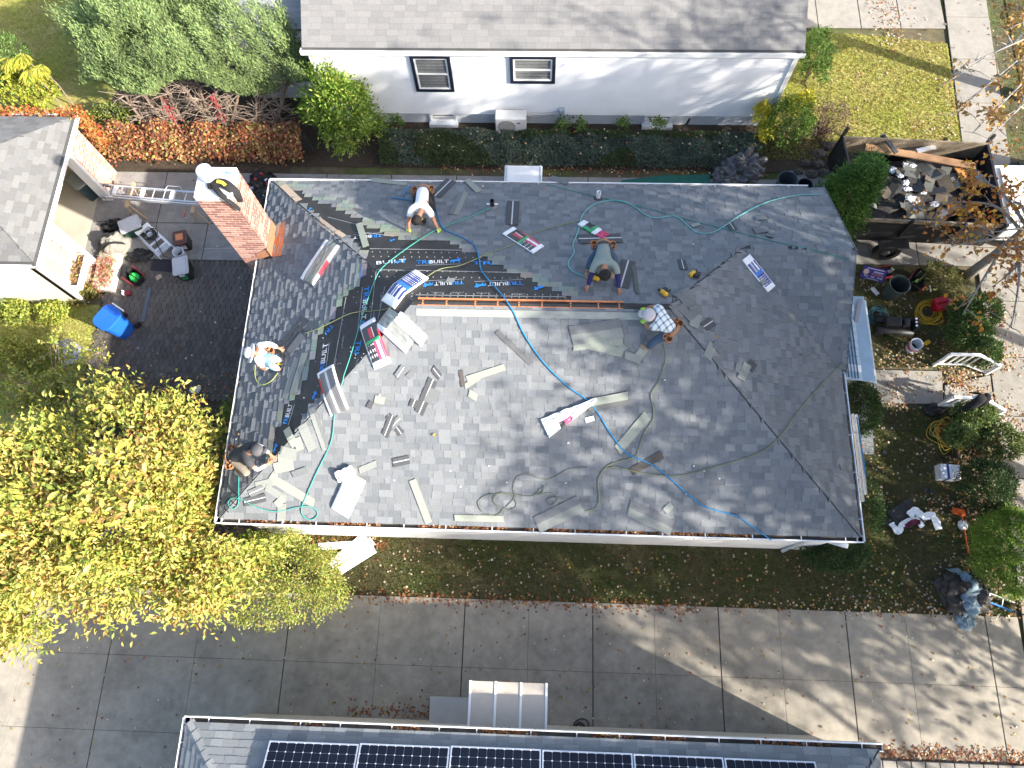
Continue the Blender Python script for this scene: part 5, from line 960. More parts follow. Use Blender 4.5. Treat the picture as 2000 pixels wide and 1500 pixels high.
for a, b_, w_, c, kw in [((846, 742), (818, 808), .19, DKS, dict(line=True)), ((852, 762), (838, 788), .22, MID, {}), ((790, 718), (776, 738), .14, MID, dict(line=True)), ((806, 728), (796, 738), .1, MID, {}), ((846, 720), (860, 738), .13, DKS, dict(line=True)), ((752, 852), (768, 812), .15, DKS, dict(line=True)), ((758, 812), (784, 848), .14, DKS, dict(line=True)), ((782, 818), (764, 836), .13, MID, dict(line=True)), ((806, 796), (812, 782), .16, DKS, dict(line=True)), ((720, 798), (728, 784), .1, DKS, {}), ((900, 724), (905, 756), .08, BRN, {}), ((970, 648), (1038, 711), .1, (.11, .11, .115), {}), ((1232, 922), (1293, 888), .15, BRN, {}), ((768, 905), (800, 898), .16, DKS, dict(line=True)), ((1148, 797), (1228, 783), .16, (.12, .125, .12), {})]: strip(a, b_, w_, c, la, GA, **kw)
for a, b_, w_, c, kw in [((912, 742), (986, 718), .12, PL, {}), ((908, 756), (938, 736), .10, PL, {}), ((916, 768), (932, 778), .13, PL, {}), ((1115, 657), (1214, 642), .34, LG_, dict(half=True, curl=.04)), ((1120, 675), (1216, 664), .2, PL, {}), ((1140, 672), (1216, 690), .16, PL, {}), ((1206, 880), (1264, 812), .19, PL, {}), ((1152, 788), (1226, 774), .14, PL, dict(lift=.045)), ((888, 1012), (984, 1014), .12, PL, {}), ((1048, 1026), (1134, 984), .33, LG_, dict(half=True)), ((1228, 992), (1312, 1032), .3, LG_, dict(half=True)), ((806, 938), (838, 1022), .15, PL, {}), ((1298, 1000), (1312, 986), .14, LG_, {}), ((732, 780), (752, 784), .14, PL, {}), ((1240, 706), (1266, 672), .16, PL, {}), ((1220, 694), (1250, 704), .14, LG_, {}), ((1205, 668), (1222, 684), .1, LG_, {}), ((702, 920), (736, 906), .12, LG_, {})]: strip(a, b_, w_, c, lp, GA, **kw)
for a, b_, w_, c, kw in [((610, 796), (638, 880), .16, LG_, dict(half=True)), ((590, 830), (612, 880), .2, LG_, {}), ((560, 838), (578, 872), .16, PL, {}), ((580, 856), (588, 880), .16, PL, {}), ((548, 882), (580, 890), .22, LG_, {}), ((544, 898), (574, 904), .2, PL, {}), ((536, 916), (574, 908), .2, PL, {}), ((572, 928), (600, 918), .12, MID, {}), ((534, 936), (614, 984), .17, PL, {}), ((520, 952), (560, 976), .14, LG_, {}), ((478, 982), (520, 972), .15, DKS, dict(line=True)), ((488, 966), (516, 954), .14, MID, dict(line=True)), ((540, 988), (556, 972), .14, PL, {}), ((550, 1018), (552, 985), .18, LG_, {}), ((530, 938), (540, 924), .12, PL, {}), ((500, 950), (540, 940), .15, LG_, {})]: strip(a, b_, w_, c, 'shingle offcut in the heap around the front hip end', GC, **kw)
for a, b_, w_, c, kw in [((726, 352), (794, 360), .16, PL, {}), ((850, 384), (882, 352), .30, DKS, dict(line=True)), ((886, 420), (906, 376), .24, LG_, dict(half=True)), ((912, 352), (936, 376), .16, PL, {}), ((1000, 440), (1003, 394), .28, DKS, dict(line=True)), ((1130, 468), (1214, 466), .3, DKS, dict(line=True)), ((1213, 562), (1228, 510), .30, DKS, dict(line=True)), ((1245, 574), (1238, 520), .08, (.1, .11, .1), {}), ((1336, 527), (1331, 508), .16, DKS, dict(line=True)), ((702, 438), (716, 484), .14, PL, dict(lift=.05)), ((872, 548), (888, 548), .14, LG_, dict(lift=.012)), ((1424, 436), (1433, 450), .16, DKS, dict(line=True)), ((1496, 460), (1510, 464), .1, DKS, dict(line=True)), ((1475, 428), (1497, 426), .14, MID, {}), ((1472, 452), (1498, 448), .2, MID, {}), ((1350, 442), (1366, 438), .1, PL, {}), ((550, 696), (600, 624), .12, DKS, {}), ((560, 700), (612, 628), .10, (.09, .1, .1), {}), ((540, 690), (590, 620), .10, DKS, {}), ((565, 690), (592, 655), .2, MID, {}), ((572, 770), (596, 690), .16, LG_, {}), ((556, 780), (580, 700), .14, LG_, {}), ((1075, 348), (1110, 358), .2, MID, {})]: strip(a, b_, w_, c, 'loose shingle strip lying on the dark back or end slope', GBk, **kw)
for a, b_, w_, c, kw in [((1322, 572), (1352, 598), .26, (.14, .15, .15), dict(curl=.1)), ((1336, 566), (1354, 606), .2, (.16, .165, .16), dict(curl=.12)), ((1330, 596), (1356, 622), .3, MID, {}), ((1318, 616), (1336, 604), .22, MID, {}), ((1346, 622), (1364, 604), .22, MID, {}), ((1354, 640), (1362, 614), .2, LG_, {}), ((1374, 640), (1392, 628), .2, DKS, dict(line=True)), ((1380, 700), (1392, 672), .18, LG_, {}), ((1398, 684), (1404, 672), .2, MID, {}), ((1446, 742), (1460, 712), .17, LG_, {}), ((1462, 722), (1472, 708), .18, DKS, {}), ((1440, 728), (1444, 712), .14, LG_, {}), ((1640, 912), (1658, 916), .12, MID, {})]: strip(a, b_, w_, c, 'shingle offcut scattered along the east hip', GD, **kw)
for a, b_, w_ in [((620, 428), (656, 455), .16), ((657, 452), (672, 462), .12), ((552, 362), (584, 392), .16), ((540, 440), (556, 455), .24)]: strip(a, b_, w_, (.40, .31, .235), 'bare tan board patch on the roof end slope', 'bare tan roof patches', lift=.013)
n = 0
for px, py in ((955, 910), (990, 942), (1005, 470), (880, 920), (742, 772), (1105, 943), (1110, 865), (1298, 742), (1355, 910), (1375, 920), (1405, 935), (1340, 965), (900, 950), (770, 938)): p = RP(px, py); o = MB().box((0, 0, 0.006), (random.uniform(.02, .04), .022, .01)).build('paper_scrap', M_WHITE, None, loc=on(p, .012)); tag(o, 'tiny white scrap lying on the shingles', 'scrap', 'tiny white scraps on the roof')
# ---- hoses and ropes
def hose(name, label, pts, r, m, lift=0.018, k=6):
    q = sp2(pts, k); b = MB(); w = [on(RP(x, y), lift + r) for x, y in q]; w2 = []
    for i, p in enumerate(w): w2.append(p)
    b.tube(w2, r, 6); o = b.build(name, m, smooth=True); return tag(o, label, 'hose')
hose('air_hose', 'thick bright blue air hose snaking over the ridge to the front gutter', [(765, 388), (800, 393), (845, 402), (856, 425), (868, 450), (900, 464), (928, 482), (936, 508), (942, 533), (975, 572), (1000, 604), (1025, 655), (1062, 708), (1110, 755), (1148, 782), (1170, 810), (1195, 850), (1225, 885), (1270, 905), (1302, 928), (1340, 962), (1372, 986), (1405, 998), (1440, 1008), (1475, 1032), (1506, 1054)], 0.0135, mat('blue_hose', (0.02, 0.20, 0.42), rough=0.35, var=.08))
hose('air_hose', 'blue hose loop beside the white-shirted worker', [(788, 385), (792, 373), (802, 366), (812, 372)], 0.014, mat('blue_hose', (0.02, 0.2, 0.42)))
TEAL = mat('teal_hose', (0.05, 0.30, 0.26), rough=0.35, var=.08)
hose('air_hose', 'teal green air hose from the black vent over the bare hip to the front corner', [(962, 406), (920, 425), (880, 440), (850, 452), (820, 470), (780, 498), (748, 524), (735, 545), (715, 600), (700, 650), (685, 700), (668, 750), (655, 800), (650, 850), (640, 880), (620, 920), (600, 965), (590, 990), (592, 1005), (605, 1014), (618, 1009), (620, 998), (606, 988), (580, 990), (540, 998), (500, 989), (475, 975), (456, 973), (447, 984), (456, 993), (466, 984), (468, 960), (468, 930)], 0.010, TEAL)
hose('air_hose', 'pale teal air hose looping over the back slope towards the conifer', [(1140, 542), (1116, 530), (1110, 515), (1121, 496), (1119, 480), (1126, 462), (1131, 445), (1136, 425), (1150, 408), (1176, 396), (1210, 394), (1240, 406), (1258, 420), (1280, 428), (1308, 424), (1325, 427), (1342, 442), (1362, 456), (1388, 457), (1412, 445), (1450, 420), (1500, 396), (1560, 383), (1606, 382)], 0.0105, mat('pale_teal_hose', (0.13, 0.42, 0.42), rough=.35))
hose('air_hose', 'dark green air hose drawn straight across to the gable edge', [(1068, 362), (1150, 382), (1260, 408), (1340, 430), (1400, 445), (1450, 458), (1520, 475), (1600, 492), (1658, 508)], 0.008, mat('dark_green_hose', (0.03, 0.22, 0.17), rough=.4))
YG = mat('olive_hose', (0.20, 0.22, 0.10), rough=.4)
hose('air_hose', 'olive hose crossing the bare underlayment to the flattened wrapper', [(596, 652), (625, 642), (660, 625), (690, 612), (730, 608), (765, 601), (800, 570), (835, 542), (862, 527), (900, 520), (940, 503), (962, 494), (1000, 480), (1040, 458), (1100, 440), (1134, 432)], 0.009, YG)
hose('air_hose', 'olive hose trailing down the front slope from the plaid-shirted worker', [(1295, 672), (1300, 700), (1286, 745), (1272, 768), (1276, 800), (1274, 820), (1258, 845), (1246, 878), (1238, 892), (1200, 903), (1180, 915), (1168, 938), (1170, 970), (1164, 990), (1144, 998)], 0.009, YG)
hose('air_hose', 'long olive hose curving across the east hip to the gable eave', [(1648, 706), (1600, 755), (1560, 800), (1520, 855), (1480, 885), (1400, 910), (1340, 926), (1290, 928), (1240, 920), (1200, 911), (1178, 917)], 0.009, YG)
hose('rope', 'tangled grey-green rope lying above the front gutter', [(1150, 912), (1110, 916), (1070, 936), (1030, 926), (1010, 932), (1003, 952), (1005, 972), (985, 992), (970, 1006), (945, 1000), (934, 982), (946, 968), (975, 963), (1000, 968), (1009, 985), (995, 995), (970, 986), (964, 972), (980, 961), (1010, 966), (1040, 968), (1055, 955), (1062, 948), (1060, 960), (1048, 966), (1075, 962), (1088, 974), (1076, 986), (1068, 976), (1084, 970), (1104, 975)], 0.0075, mat('grey_rope', (0.16, 0.17, 0.12)))
hose('air_hose', 'short lime hose curl beside the white-hatted worker', [(502, 702), (500, 735), (510, 752), (530, 746), (545, 728)], 0.008, mat('lime_hose', (0.35, 0.4, 0.12)))
hose('air_hose', 'black cable curling by the dark-clad worker at the end gutter', [(446, 935), (452, 955), (470, 970), (462, 985), (448, 975), (440, 990), (448, 1000)], 0.007, mat('black_rubber', (0.02, 0.02, 0.02)))
# ---- roof vents
def rface(p): n = roofn(p.x, p.y); return n
p = on(RP(962, 404), 0); vt = thing('vent_pipe', 'black vent pipe with white cross strip on the back slope', 'vent pipe', p); MB().lathe([(0.05, 0), (0.05, 0.26), (0.038, 0.26), (0.038, 0.1)], (0, 0, 0), 14).build('pipe', mat('black_plastic', (0.02, 0.02, 0.02), rough=.4), vt); fo = MB(); fo.lathe([(0.12, -.03), (0.11, 0.012), (0.06, 0.06), (0.052, 0.07)], (0, 0, 0), 16, Matrix.Rotation(-0.46, 3, 'X')); fo.build('boot_flange', mat('grey_flange', (0.2, 0.2, 0.2)), vt); MB().box((0, 0.0, 0.12), (0.26, 0.03, 0.02)).build('cross_strip', M_WHITE, vt)
p = on(RP(1168, 388), 0); vt = thing('vent_pipe', 'white plastic vent pipe with dark collar on the back slope', 'vent pipe', p); MB().lathe([(0.052, 0), (0.052, 0.27), (0.04, 0.27), (0.04, 0.12)], (0, 0, 0), 14).build('pipe', M_WHITE, vt); fo = MB(); fo.lathe([(0.12, -.03), (0.11, 0.012), (0.06, 0.06), (0.054, 0.07)], (0, 0, 0), 16, Matrix.Rotation(-0.46, 3, 'X')); fo.build('boot_flange', mat('dark_flange', (0.06, 0.06, 0.065)), vt)
# ---- nail guns
M_YEL = mat('tool_yellow', (0.62, 0.36, 0.03), rough=.4, var=.08); M_TOOL = mat('tool_black', (0.025, 0.025, 0.028), rough=.5)
def nailgun(px, py, ang, label):
    p = on(RP(px, py), .02); n = roofn(p.x, p.y); z = n; x = Vector((math.cos(ang), math.sin(ang), 0)); x = (x - z * x.dot(z)).normalized(); y = z.cross(x); t = thing('nail_gun', label, 'nail gun', p, R=Matrix((x, y, z)).transposed())
    b = MB(); b.lathe([(0.0, 0), (0.045, 0.005), (0.05, 0.05), (0.05, 0.14), (0.04, 0.16), (0.0, .165)], (-.08, 0, .05), 12, Matrix.Rotation(PI / 2, 3, 'Y'), cap=False); b.build('cylinder', M_YEL, t, smooth=True); MB().box((0.11, 0, .05), (.1, .035, .05)).build('nose', M_TOOL, t, bevel=.008); MB().box((-.02, -.1, .05), (.045, .15, .05), Matrix.Rotation(.15, 3, 'Z')).build('handle', M_TOOL, t, bevel=.012); d = MB(); d.lathe([(.06, 0), (.06, .05)], (.06, -.09, .025), 14); d.build('nail_magazine', M_TOOL, t); return t
nailgun(820, 436, .6, 'yellow and black nail gun between the white-shirted worker\'s arms'); nailgun(1163, 549, 2.6, 'yellow and black nail gun under the grey-shirted worker'); nailgun(1296, 578, 2.2, 'yellow and black nail gun above the plaid-shirted worker'); nailgun(1351, 540, .9, 'yellow nail gun resting on the hip line'); nailgun(546, 716, .4, 'nail gun with red tip by the white-hatted worker')
# ---- things on the chimney
cz = CZ + 0.06; q = G(412, 352, cz); bk = thing('bucket', 'white paint bucket with lid standing on the chimney crown', 'bucket', (q.x - .02, q.y + .02, cz)); M_PAIL = mat('white_plastic', (0.56, 0.60, 0.66), rough=.4, var=.06); MB().lathe([(0.12, 0), (0.145, 0.28), (0.15, 0.28), (0.15, .3)], (0, 0, 0), 24).build('pail', M_PAIL, bk, smooth=False); MB().lathe([(0.155, .30), (0.155, .32), (.14, .33), (.13, .322), (.0, .322)], (0, 0, 0), 24, cap=False).build('lid', M_PAIL, bk); hd = MB(); hd.tube([(.15 * math.cos(a), .15 * math.sin(a) - .02, .24 - .08 * math.sin(a * .5 + 1)) for a in np.linspace(-2.8, -.3, 12)], .005, 4); hd.build('wire_handle', M_ALU, bk)
jk = thing('jacket', 'black jacket with yellow patch draped over the chimney corner', 'jacket', (CX1 - .2, CY0 + .25, cz)); o3 = jk.location.copy(); M_BLKC = mat('black_cloth', (0.018, 0.018, 0.02), rough=.9, var=.25, sheen=.0)
def cloth_ribbon(nm, pts, ws, th, m, par, loc): b = MB(); b.ribbon(spline(pts, 4), [ws[0] + (ws[1] - ws[0]) * i / (4 * (len(pts) - 1)) for i in range(4 * (len(pts) - 1) + 1)], th); o = b.build(nm, m, par, smooth=True, sub=1); return put(o, loc)
X, Yy = CX1, CY0
cloth_ribbon('body_panel', [(X - .5, Yy + .22, cz + .01), (X - .25, Yy + .3, cz + .05), (X - .06, Yy + .22, cz + .04), (X + .03, Yy + .16, cz - .1), (X + .04, Yy + .12, cz - .32)], (.22, .2), .05, M_BLKC, jk, o3)
cloth_ribbon('sleeve', [(X - .4, Yy + .28, cz + .04), (X - .22, Yy + .06, cz + .05), (X - .1, Yy - .02, cz - .06), (X - .02, Yy - .03, cz - .3), (X + .0, Yy - .03, cz - .42)], (.14, .1), .05, M_BLKC, jk, o3)
cloth_ribbon('yellow_patch', [(X - .3, Yy + .3, cz + .11), (X - .18, Yy + .27, cz + .105), (X - .1, Yy + .2, cz + .10)], (.09, .08), .012, mat('yellow_print', (.5, .38, .05)), jk, o3)
pp = thing('pliers', 'blue-handled pliers lying on the chimney crown', 'pliers', (X - .2, Yy + .56, cz)); 
for s in (-1, 1): MB().tube([(-.1, s * .004, .012), (0, 0, .012), (.06, s * .02, .012), (.13, s * .012, .012)], [.008, .01, .009, .008], 6).build('handle', mat('blue_grip', (.03, .2, .5)), pp)
# ---- workers
def skinmesh(V, E, R, mats, sub=2, root=0, name='m'):
    me = bpy.data.meshes.new(name); me.from_pydata([tuple(v) for v in V], E, []); o = bpy.data.objects.new(name, me); C.objects.link(o); md = o.modifiers.new('s', 'SKIN'); md.use_smooth_shade = True; md.branch_smoothing = .3
    for i, sv in enumerate(me.skin_vertices[0].data): r = R[i]; sv.radius = (r, r) if not isinstance(r, tuple) else r; sv.use_root = (i == root)
    sm = o.modifiers.new('sub', 'SUBSURF'); sm.levels = sub; sm.render_levels = sub; dg = bpy.context.evaluated_depsgraph_get(); dg.update(); m2 = bpy.data.meshes.new_from_object(o.evaluated_get(dg)); m2.name = name; bpy.data.objects.remove(o); m2.materials.clear(); m2.materials.append(mats); return m2
M_SKIN = mat('skin', (0.36, 0.17, 0.10), var=.06, rough=.55)
def person(label, J, shirt, pants, boots, gloves=None, sleeve='short', hair=(.012, .010, .010), hat=None, belt=True, sleeve_m=None, face=None):
    P = {k: RP(*v) for k, v in J.items()}; base = on(P['pel'], 0); t = thing('person', label, 'person', base); V = []; E = []; R = []
    def add(p, r, prev=None):
        V.append(Vector(p)); R.append(r); i = len(V) - 1
        if prev is not None: E.append((prev, i))
        return i
    pel = add(P['pel'], .105); ch = add(P['pel'].lerp(P['neck'], .6), .125, pel); nk = add(P['neck'], .055, ch); hd = P['head']; dirh = (hd - P['neck']).normalized(); h0 = add(P['neck'].lerp(hd, .55), .065, nk); h1 = add(hd, .098, h0); add(hd + dirh * .07, .07, h1)
    fwd = Vector(face).normalized() if face else (dirh + Vector((0, 0, -1))).normalized(); nose = add(hd + fwd * .115, .016, h1); sidev = dirh.cross(fwd).normalized()
    for s in (-1, 1): add(hd + sidev * s * .10 - dirh * .01, .018, h1)
    for s in 'lr':
        sh = add(P['sh' + s], .062, ch); el = add(P['el' + s], .045, sh); wr = P['ha' + s]; dd = (wr - P['el' + s]).normalized(); w_ = add(wr - dd * .07, .032, el); pa = add(wr, .034, w_); dn = Vector((0, 0, -1)); nn = roofn(wr.x, wr.y); sd = dd.cross(nn).normalized(); 
        for f, (o_, l) in enumerate(((-.03, .06), (-.011, .075), (.011, .08), (.03, .065))): k1 = add(wr + dd * .045 + sd * o_, .011, pa); k2 = add(wr + dd * (.045 + l * .6) + sd * o_ * 1.2 - nn * .012, .009, k1); add(wr + dd * (.045 + l) + sd * o_ * 1.2 - nn * .03, .008, k2)
        th = add(wr - dd * .005 + sd * (.045 if s == 'l' else -.045), .012, pa); add(wr + dd * .035 + sd * (.07 if s == 'l' else -.07) - nn * .01, .010, th)
        hp = add(P['pel'].lerp(P['kn' + s], .18), .085, pel); kn = add(P['kn' + s], .058, hp); add(P['fo' + s], .04, kn)
    body = skinmesh(V, E, R, M_SKIN, name='body'); o = put(nobj('body', body, t), base)
    V = []; E = []; R = []; pel = add(P['pel'].lerp(P['neck'], -.02), .145); m1 = add(P['pel'].lerp(P['neck'], .35), .155, pel); ch = add(P['pel'].lerp(P['neck'], .72), .16, m1); nk = add(P['neck'].lerp(P['pel'], .08), .085, ch)
    for s in 'lr':
        sh = add(P['sh' + s], .088, ch); e = P['el' + s]
        if sleeve == 'short': add(P['sh' + s].lerp(e, .7), .07, sh)
        else: k = add(e, .062, sh); add(e.lerp(P['ha' + s], .72), .048, k)
    o = put(nobj('shirt', skinmesh(V, E, R, shirt, name='shirt'), t), base)
    if sleeve_m:
        for s in 'lr': V = []; E = []; R = []; a = add(P['sh' + s].lerp(P['el' + s], .5), .062); b_ = add(P['el' + s], .054, a); add(P['el' + s].lerp(P['ha' + s], .75), .043, b_); put(nobj('sleeve', skinmesh(V, E, R, sleeve_m, name='sleeve'), t), base)
    V = []; E = []; R = []; pel = add(P['pel'] - Vector((0, 0, .02)), .135)
    for s in 'lr': hp = add(P['pel'].lerp(P['kn' + s], .3), .105, pel); kn = add(P['kn' + s], .08, hp); add(P['kn' + s].lerp(P['fo' + s], .85), .06, kn)
    put(nobj('trousers', skinmesh(V, E, R, pants, name='trousers'), t), base)
    for s in 'lr':
        f = P['fo' + s]; d = (P['neck'] - P['pel']); d = Vector((d.x, d.y, 0)).normalized(); V = []; E = []; R = []; a = add(f + Vector((0, 0, .03)), .052); b_ = add(f + d * .09, .05, a); add(f + d * .18 - Vector((0, 0, .005)), .042, b_); put(nobj('boot', skinmesh(V, E, R, boots, name='boot'), t), base)
        if gloves:
            V = []; E = []; R = []; wr = P['ha' + s]; dd = (wr - P['el' + s]).normalized(); nn = roofn(wr.x, wr.y); sd = dd.cross(nn).normalized(); a = add(wr - dd * .06, .04); pa = add(wr, .042, a)
            for o_, l in ((-.032, .06), (-.012, .075), (.012, .08), (.032, .065)): k1 = add(wr + dd * .045 + sd * o_, .015, pa); k2 = add(wr + dd * (.045 + l * .6) + sd * o_ * 1.2 - nn * .012, .013, k1); add(wr + dd * (.045 + l) + sd * o_ * 1.2 - nn * .03, .011, k2)
            th = add(wr - dd * .005 + sd * (.045 if s == 'l' else -.045), .016, pa); add(wr + dd * .035 + sd * (.07 if s == 'l' else -.07) - nn * .01, .013, th); put(nobj('glove', skinmesh(V, E, R, gloves, name='glove'), t), base)
    back = -fwd
    up_ = (dirh * .55 + back * .8).normalized(); Rr = up_.to_track_quat('Z', 'Y').to_matrix(); b = MB(); n = 18
    if hat is None:
        for i in range(7):
            a = i / 6 * 1.75
            for k in range(n): th = 2 * PI * k / n; rr = .118 + .010 * noise.noise(Vector((i, math.cos(th) * 2, math.sin(th) * 2))); b.v.append(tuple(hd + Rr @ Vector((rr * math.sin(a) * math.cos(th), rr * math.sin(a) * math.sin(th), rr * math.cos(a) * 1.05))))
        for i in range(6):
            for k in range(n): b.f.append((i * n + k, i * n + (k + 1) % n, (i + 1) * n + (k + 1) % n, (i + 1) * n + k)); b.c.append((1, 1, 1))
        put(b.build('hair', mat('black_hair', hair, rough=.6, var=.3, scale=40, bump=.6), t, smooth=True), base)
    else:
        kind, hm = hat; b.lathe([(.02, .125), (.08, .118), (.115, .08), (.126, .02), (.124, -.02)], hd, 20, Rr, cap=True)
        put(b.build('cap', hm, t, smooth=True), base)
        br = MB(); fl_ = (fwd - up_ * fwd.dot(up_)).normalized(); sd = up_.cross(fl_)
        if kind == 'cap': pts = [hd + fl_ * .1 + sd * .09, hd + fl_ * .2 + sd * .06, hd + fl_ * .22, hd + fl_ * .2 - sd * .06, hd + fl_ * .1 - sd * .09]; br.add([q + up_ * .005 for q in pts] + [q + up_ * .015 for q in pts], [(4, 3, 2, 1, 0), (5, 6, 7, 8, 9)] + [(i, (i + 1) % 5, 5 + (i + 1) % 5, 5 + i) for i in range(5)])
        else: br.lathe([(.124, -.005), (.21, -.025), (.21, -.012), (.124, .01)], hd, 22, Rr, cap=False)
        put(br.build('brim', hm, t, smooth=True), base)
    ey = MB()
    for s in (-1, 1): ey.lathe([(0, -.012), (.010, -.006), (.012, 0), (.010, .006), (0, .012)], hd + fwd * .088 + sidev * s * .035 + dirh * .005, 8, cap=False)
    put(ey.build('eye', mat('eye_dark', (.02, .015, .012), rough=.2), t), base); mo = MB(); mo.box(hd + fwd * .092 - dirh * .05, (.04, .014, .01)); put(mo.build('mouth', mat('lip', (.3, .1, .08)), t), base)
    if belt:
        ML = mat('tan_leather', (.34, .16, .075), rough=.6, var=.2, scale=20); axis = (P['neck'] - P['pel']).normalized(); q = axis.to_track_quat('Z', 'Y').to_matrix(); bb = MB(); bb.lathe([(.150, -.03), (.158, -.03), (.158, .03), (.150, .03), (.150, -.03)], P['pel'], 20, q, cap=False); put(bb.build('tool_belt', ML, t), base)
        sd = axis.cross(Vector((0, 0, 1))).normalized()
        for s in (-1, 1):
            c = P['pel'] + sd * s * .19 - axis * .03; pb = MB(); pb.lathe([(.05, -.09), (.07, 0), (.075, .06), (.062, .06), (.05, -.02), (0, -.05)], c, 12, cap=False); pb.lathe([(.035, -.06), (.045, .05), (.036, .05), (.02, 0)], c + axis * .09 + sd * s * .01, 10, cap=False); put(pb.build('tool_pouch', ML, t), base)
    return t
NEON = mat('neon_glove', (.42, .68, .10), rough=.7, var=.1); DENIM = mat('denim', (.055, .085, .13), rough=.9, var=.2, scale=30); LDEN = mat('light_denim', (.25, .42, .55), rough=.9, var=.2, scale=30); TANB = mat('tan_boot', (.33, .23, .15), rough=.7, var=.2)
WTEE = mat('white_tshirt', (.78, .78, .80), rough=.9, var=.04, bump=.3, bscale=12); GTEE = mat('grey_green_tshirt', (.20, .24, .22), rough=.9, var=.08, bump=.3, bscale=12); DGREY = mat('charcoal_shirt', (.045, .046, .05), rough=.9, var=.15, bump=.3, bscale=12)
def plaid():
    m = bpy.data.materials.new('plaid_shirt'); m.use_nodes = True; N = m.node_tree.nodes; L = m.node_tree.links; b = N['Principled BSDF']; b.inputs['Roughness'].default_value = .9; g = N.new('ShaderNodeNewGeometry'); mp = N.new('ShaderNodeMapping'); mp.inputs['Rotation'].default_value = (0, 0, .9); L.new(g.outputs['Position'], mp.inputs[0]); sp = N.new('ShaderNodeSeparateXYZ'); L.new(mp.outputs[0], sp.inputs[0]); outs = []
    for ax in (0, 1):
        mu = N.new('ShaderNodeMath'); mu.operation = 'MULTIPLY'; mu.inputs[1].default_value = 62; L.new(sp.outputs[ax], mu.inputs[0]); si = N.new('ShaderNodeMath'); si.operation = 'SINE'; L.new(mu.outputs[0], si.inputs[0]); gt = N.new('ShaderNodeMapRange'); gt.inputs[1].default_value = .35; gt.inputs[2].default_value = .75; L.new(si.outputs[0], gt.inputs[0]); outs.append(gt)
    ad = N.new('ShaderNodeMath'); ad.operation = 'ADD'; L.new(outs[0].outputs[0], ad.inputs[0]); L.new(outs[1].outputs[0], ad.inputs[1]); hf = N.new('ShaderNodeMath'); hf.operation = 'MULTIPLY'; hf.inputs[1].default_value = .5; L.new(ad.outputs[0], hf.inputs[0]); mx = N.new('ShaderNodeMix'); mx.data_type = 'RGBA'; mx.inputs['A'].default_value = (.68, .72, .74, 1); mx.inputs['B'].default_value = (.10, .13, .16, 1); L.new(hf.outputs[0], mx.inputs['Factor']); L.new(mx.outputs['Result'], b.inputs['Base Color']); return m
person('worker in white T-shirt and lime gloves bending over the back slope', dict(pel=(826, 372, .5), neck=(822, 414, .5), head=(814, 430, .47), shl=(803, 410, .48), shr=(840, 414, .46), ell=(798, 432, .28), elr=(848, 432, .26), hal=(799, 449, .05), har=(856, 449, .05), knl=(812, 398, .14), knr=(845, 408, .14), fol=(812, 370, .06), **{'for': (842, 372, .06)}), WTEE, mat('dark_trousers', (.02, .02, .022), rough=.9, var=.2), mat('dark_boot', (.05, .035, .03)), NEON, face=(0, -.5, -1))
person('worker in grey T-shirt over navy sleeves crouching above the ridge', dict(pel=(1178, 480, .5), neck=(1180, 522, .5), head=(1181, 537, .46), shl=(1160, 518, .48), shr=(1202, 520, .48), ell=(1154, 542, .28), elr=(1208, 546, .28), hal=(1146, 564, .05), har=(1209, 570, .05), knl=(1154, 508, .3), knr=(1203, 508, .3), fol=(1146, 532, .05), **{'for': (1196, 532, .05)}), GTEE, DENIM, TANB, None, face=(0, -.5, -1), sleeve_m=mat('navy_sleeve', (.025, .022, .09), rough=.9))
person('worker in black-and-white plaid shirt, pale cap and lime gloves at the ridge end', dict(pel=(1314, 646, .42), neck=(1284, 618, .5), head=(1268, 616, .46), shl=(1278, 640, .45), shr=(1288, 600, .47), ell=(1266, 640, .3), elr=(1272, 600, .32), hal=(1258, 630, .12), har=(1260, 604, .14), knl=(1276, 668, .22), knr=(1290, 628, .2), fol=(1264, 682, .05), **{'for': (1312, 632, .06)}), plaid(), DENIM, TANB, NEON, hat=('cap', mat('pale_cap', (.46, .42, .42), rough=.85)), face=(-.7, .1, -.8))
person('worker in white hoodie and white sun hat sitting at the end gutter', dict(pel=(520, 700, .3), neck=(500, 690, .55), head=(489, 689, .66), shl=(503, 706, .48), shr=(506, 674, .5), ell=(516, 716, .3), elr=(528, 672, .32), hal=(534, 716, .14), har=(548, 682, .1), knl=(532, 716, .3), knr=(534, 698, .34), fol=(548, 722, .06), **{'for': (550, 706, .06)}), mat('white_hoodie', (.78, .78, .79), rough=.9, var=.04, bump=.3, bscale=12), LDEN, mat('dark_boot', (.05, .035, .03)), None, sleeve='long', hat=('sun', mat('white_hat', (.66, .66, .65), rough=.9)), face=(.8, 0, -.6))
person('worker in charcoal shirt and grey cap kneeling at the end gutter', dict(pel=(452, 893, .34), neck=(486, 884, .48), head=(503, 880, .48), shl=(488, 866, .45), shr=(486, 904, .45), ell=(510, 872, .28), elr=(502, 918, .28), hal=(531, 890, .06), har=(526, 904, .06), knl=(474, 872, .14), knr=(484, 926, .2), fol=(452, 880, .08), **{'for': (462, 920, .08)}), DGREY, mat('khaki_trousers', (.22, .19, .15), rough=.9, var=.2), mat('dark_boot', (.05, .035, .03)), None, hat=('cap', mat('grey_cap', (.08, .08, .085), rough=.85)), face=(.8, -.1, -.7), sleeve_m=mat('light_grey_sleeve', (.36, .36, .37), rough=.9))
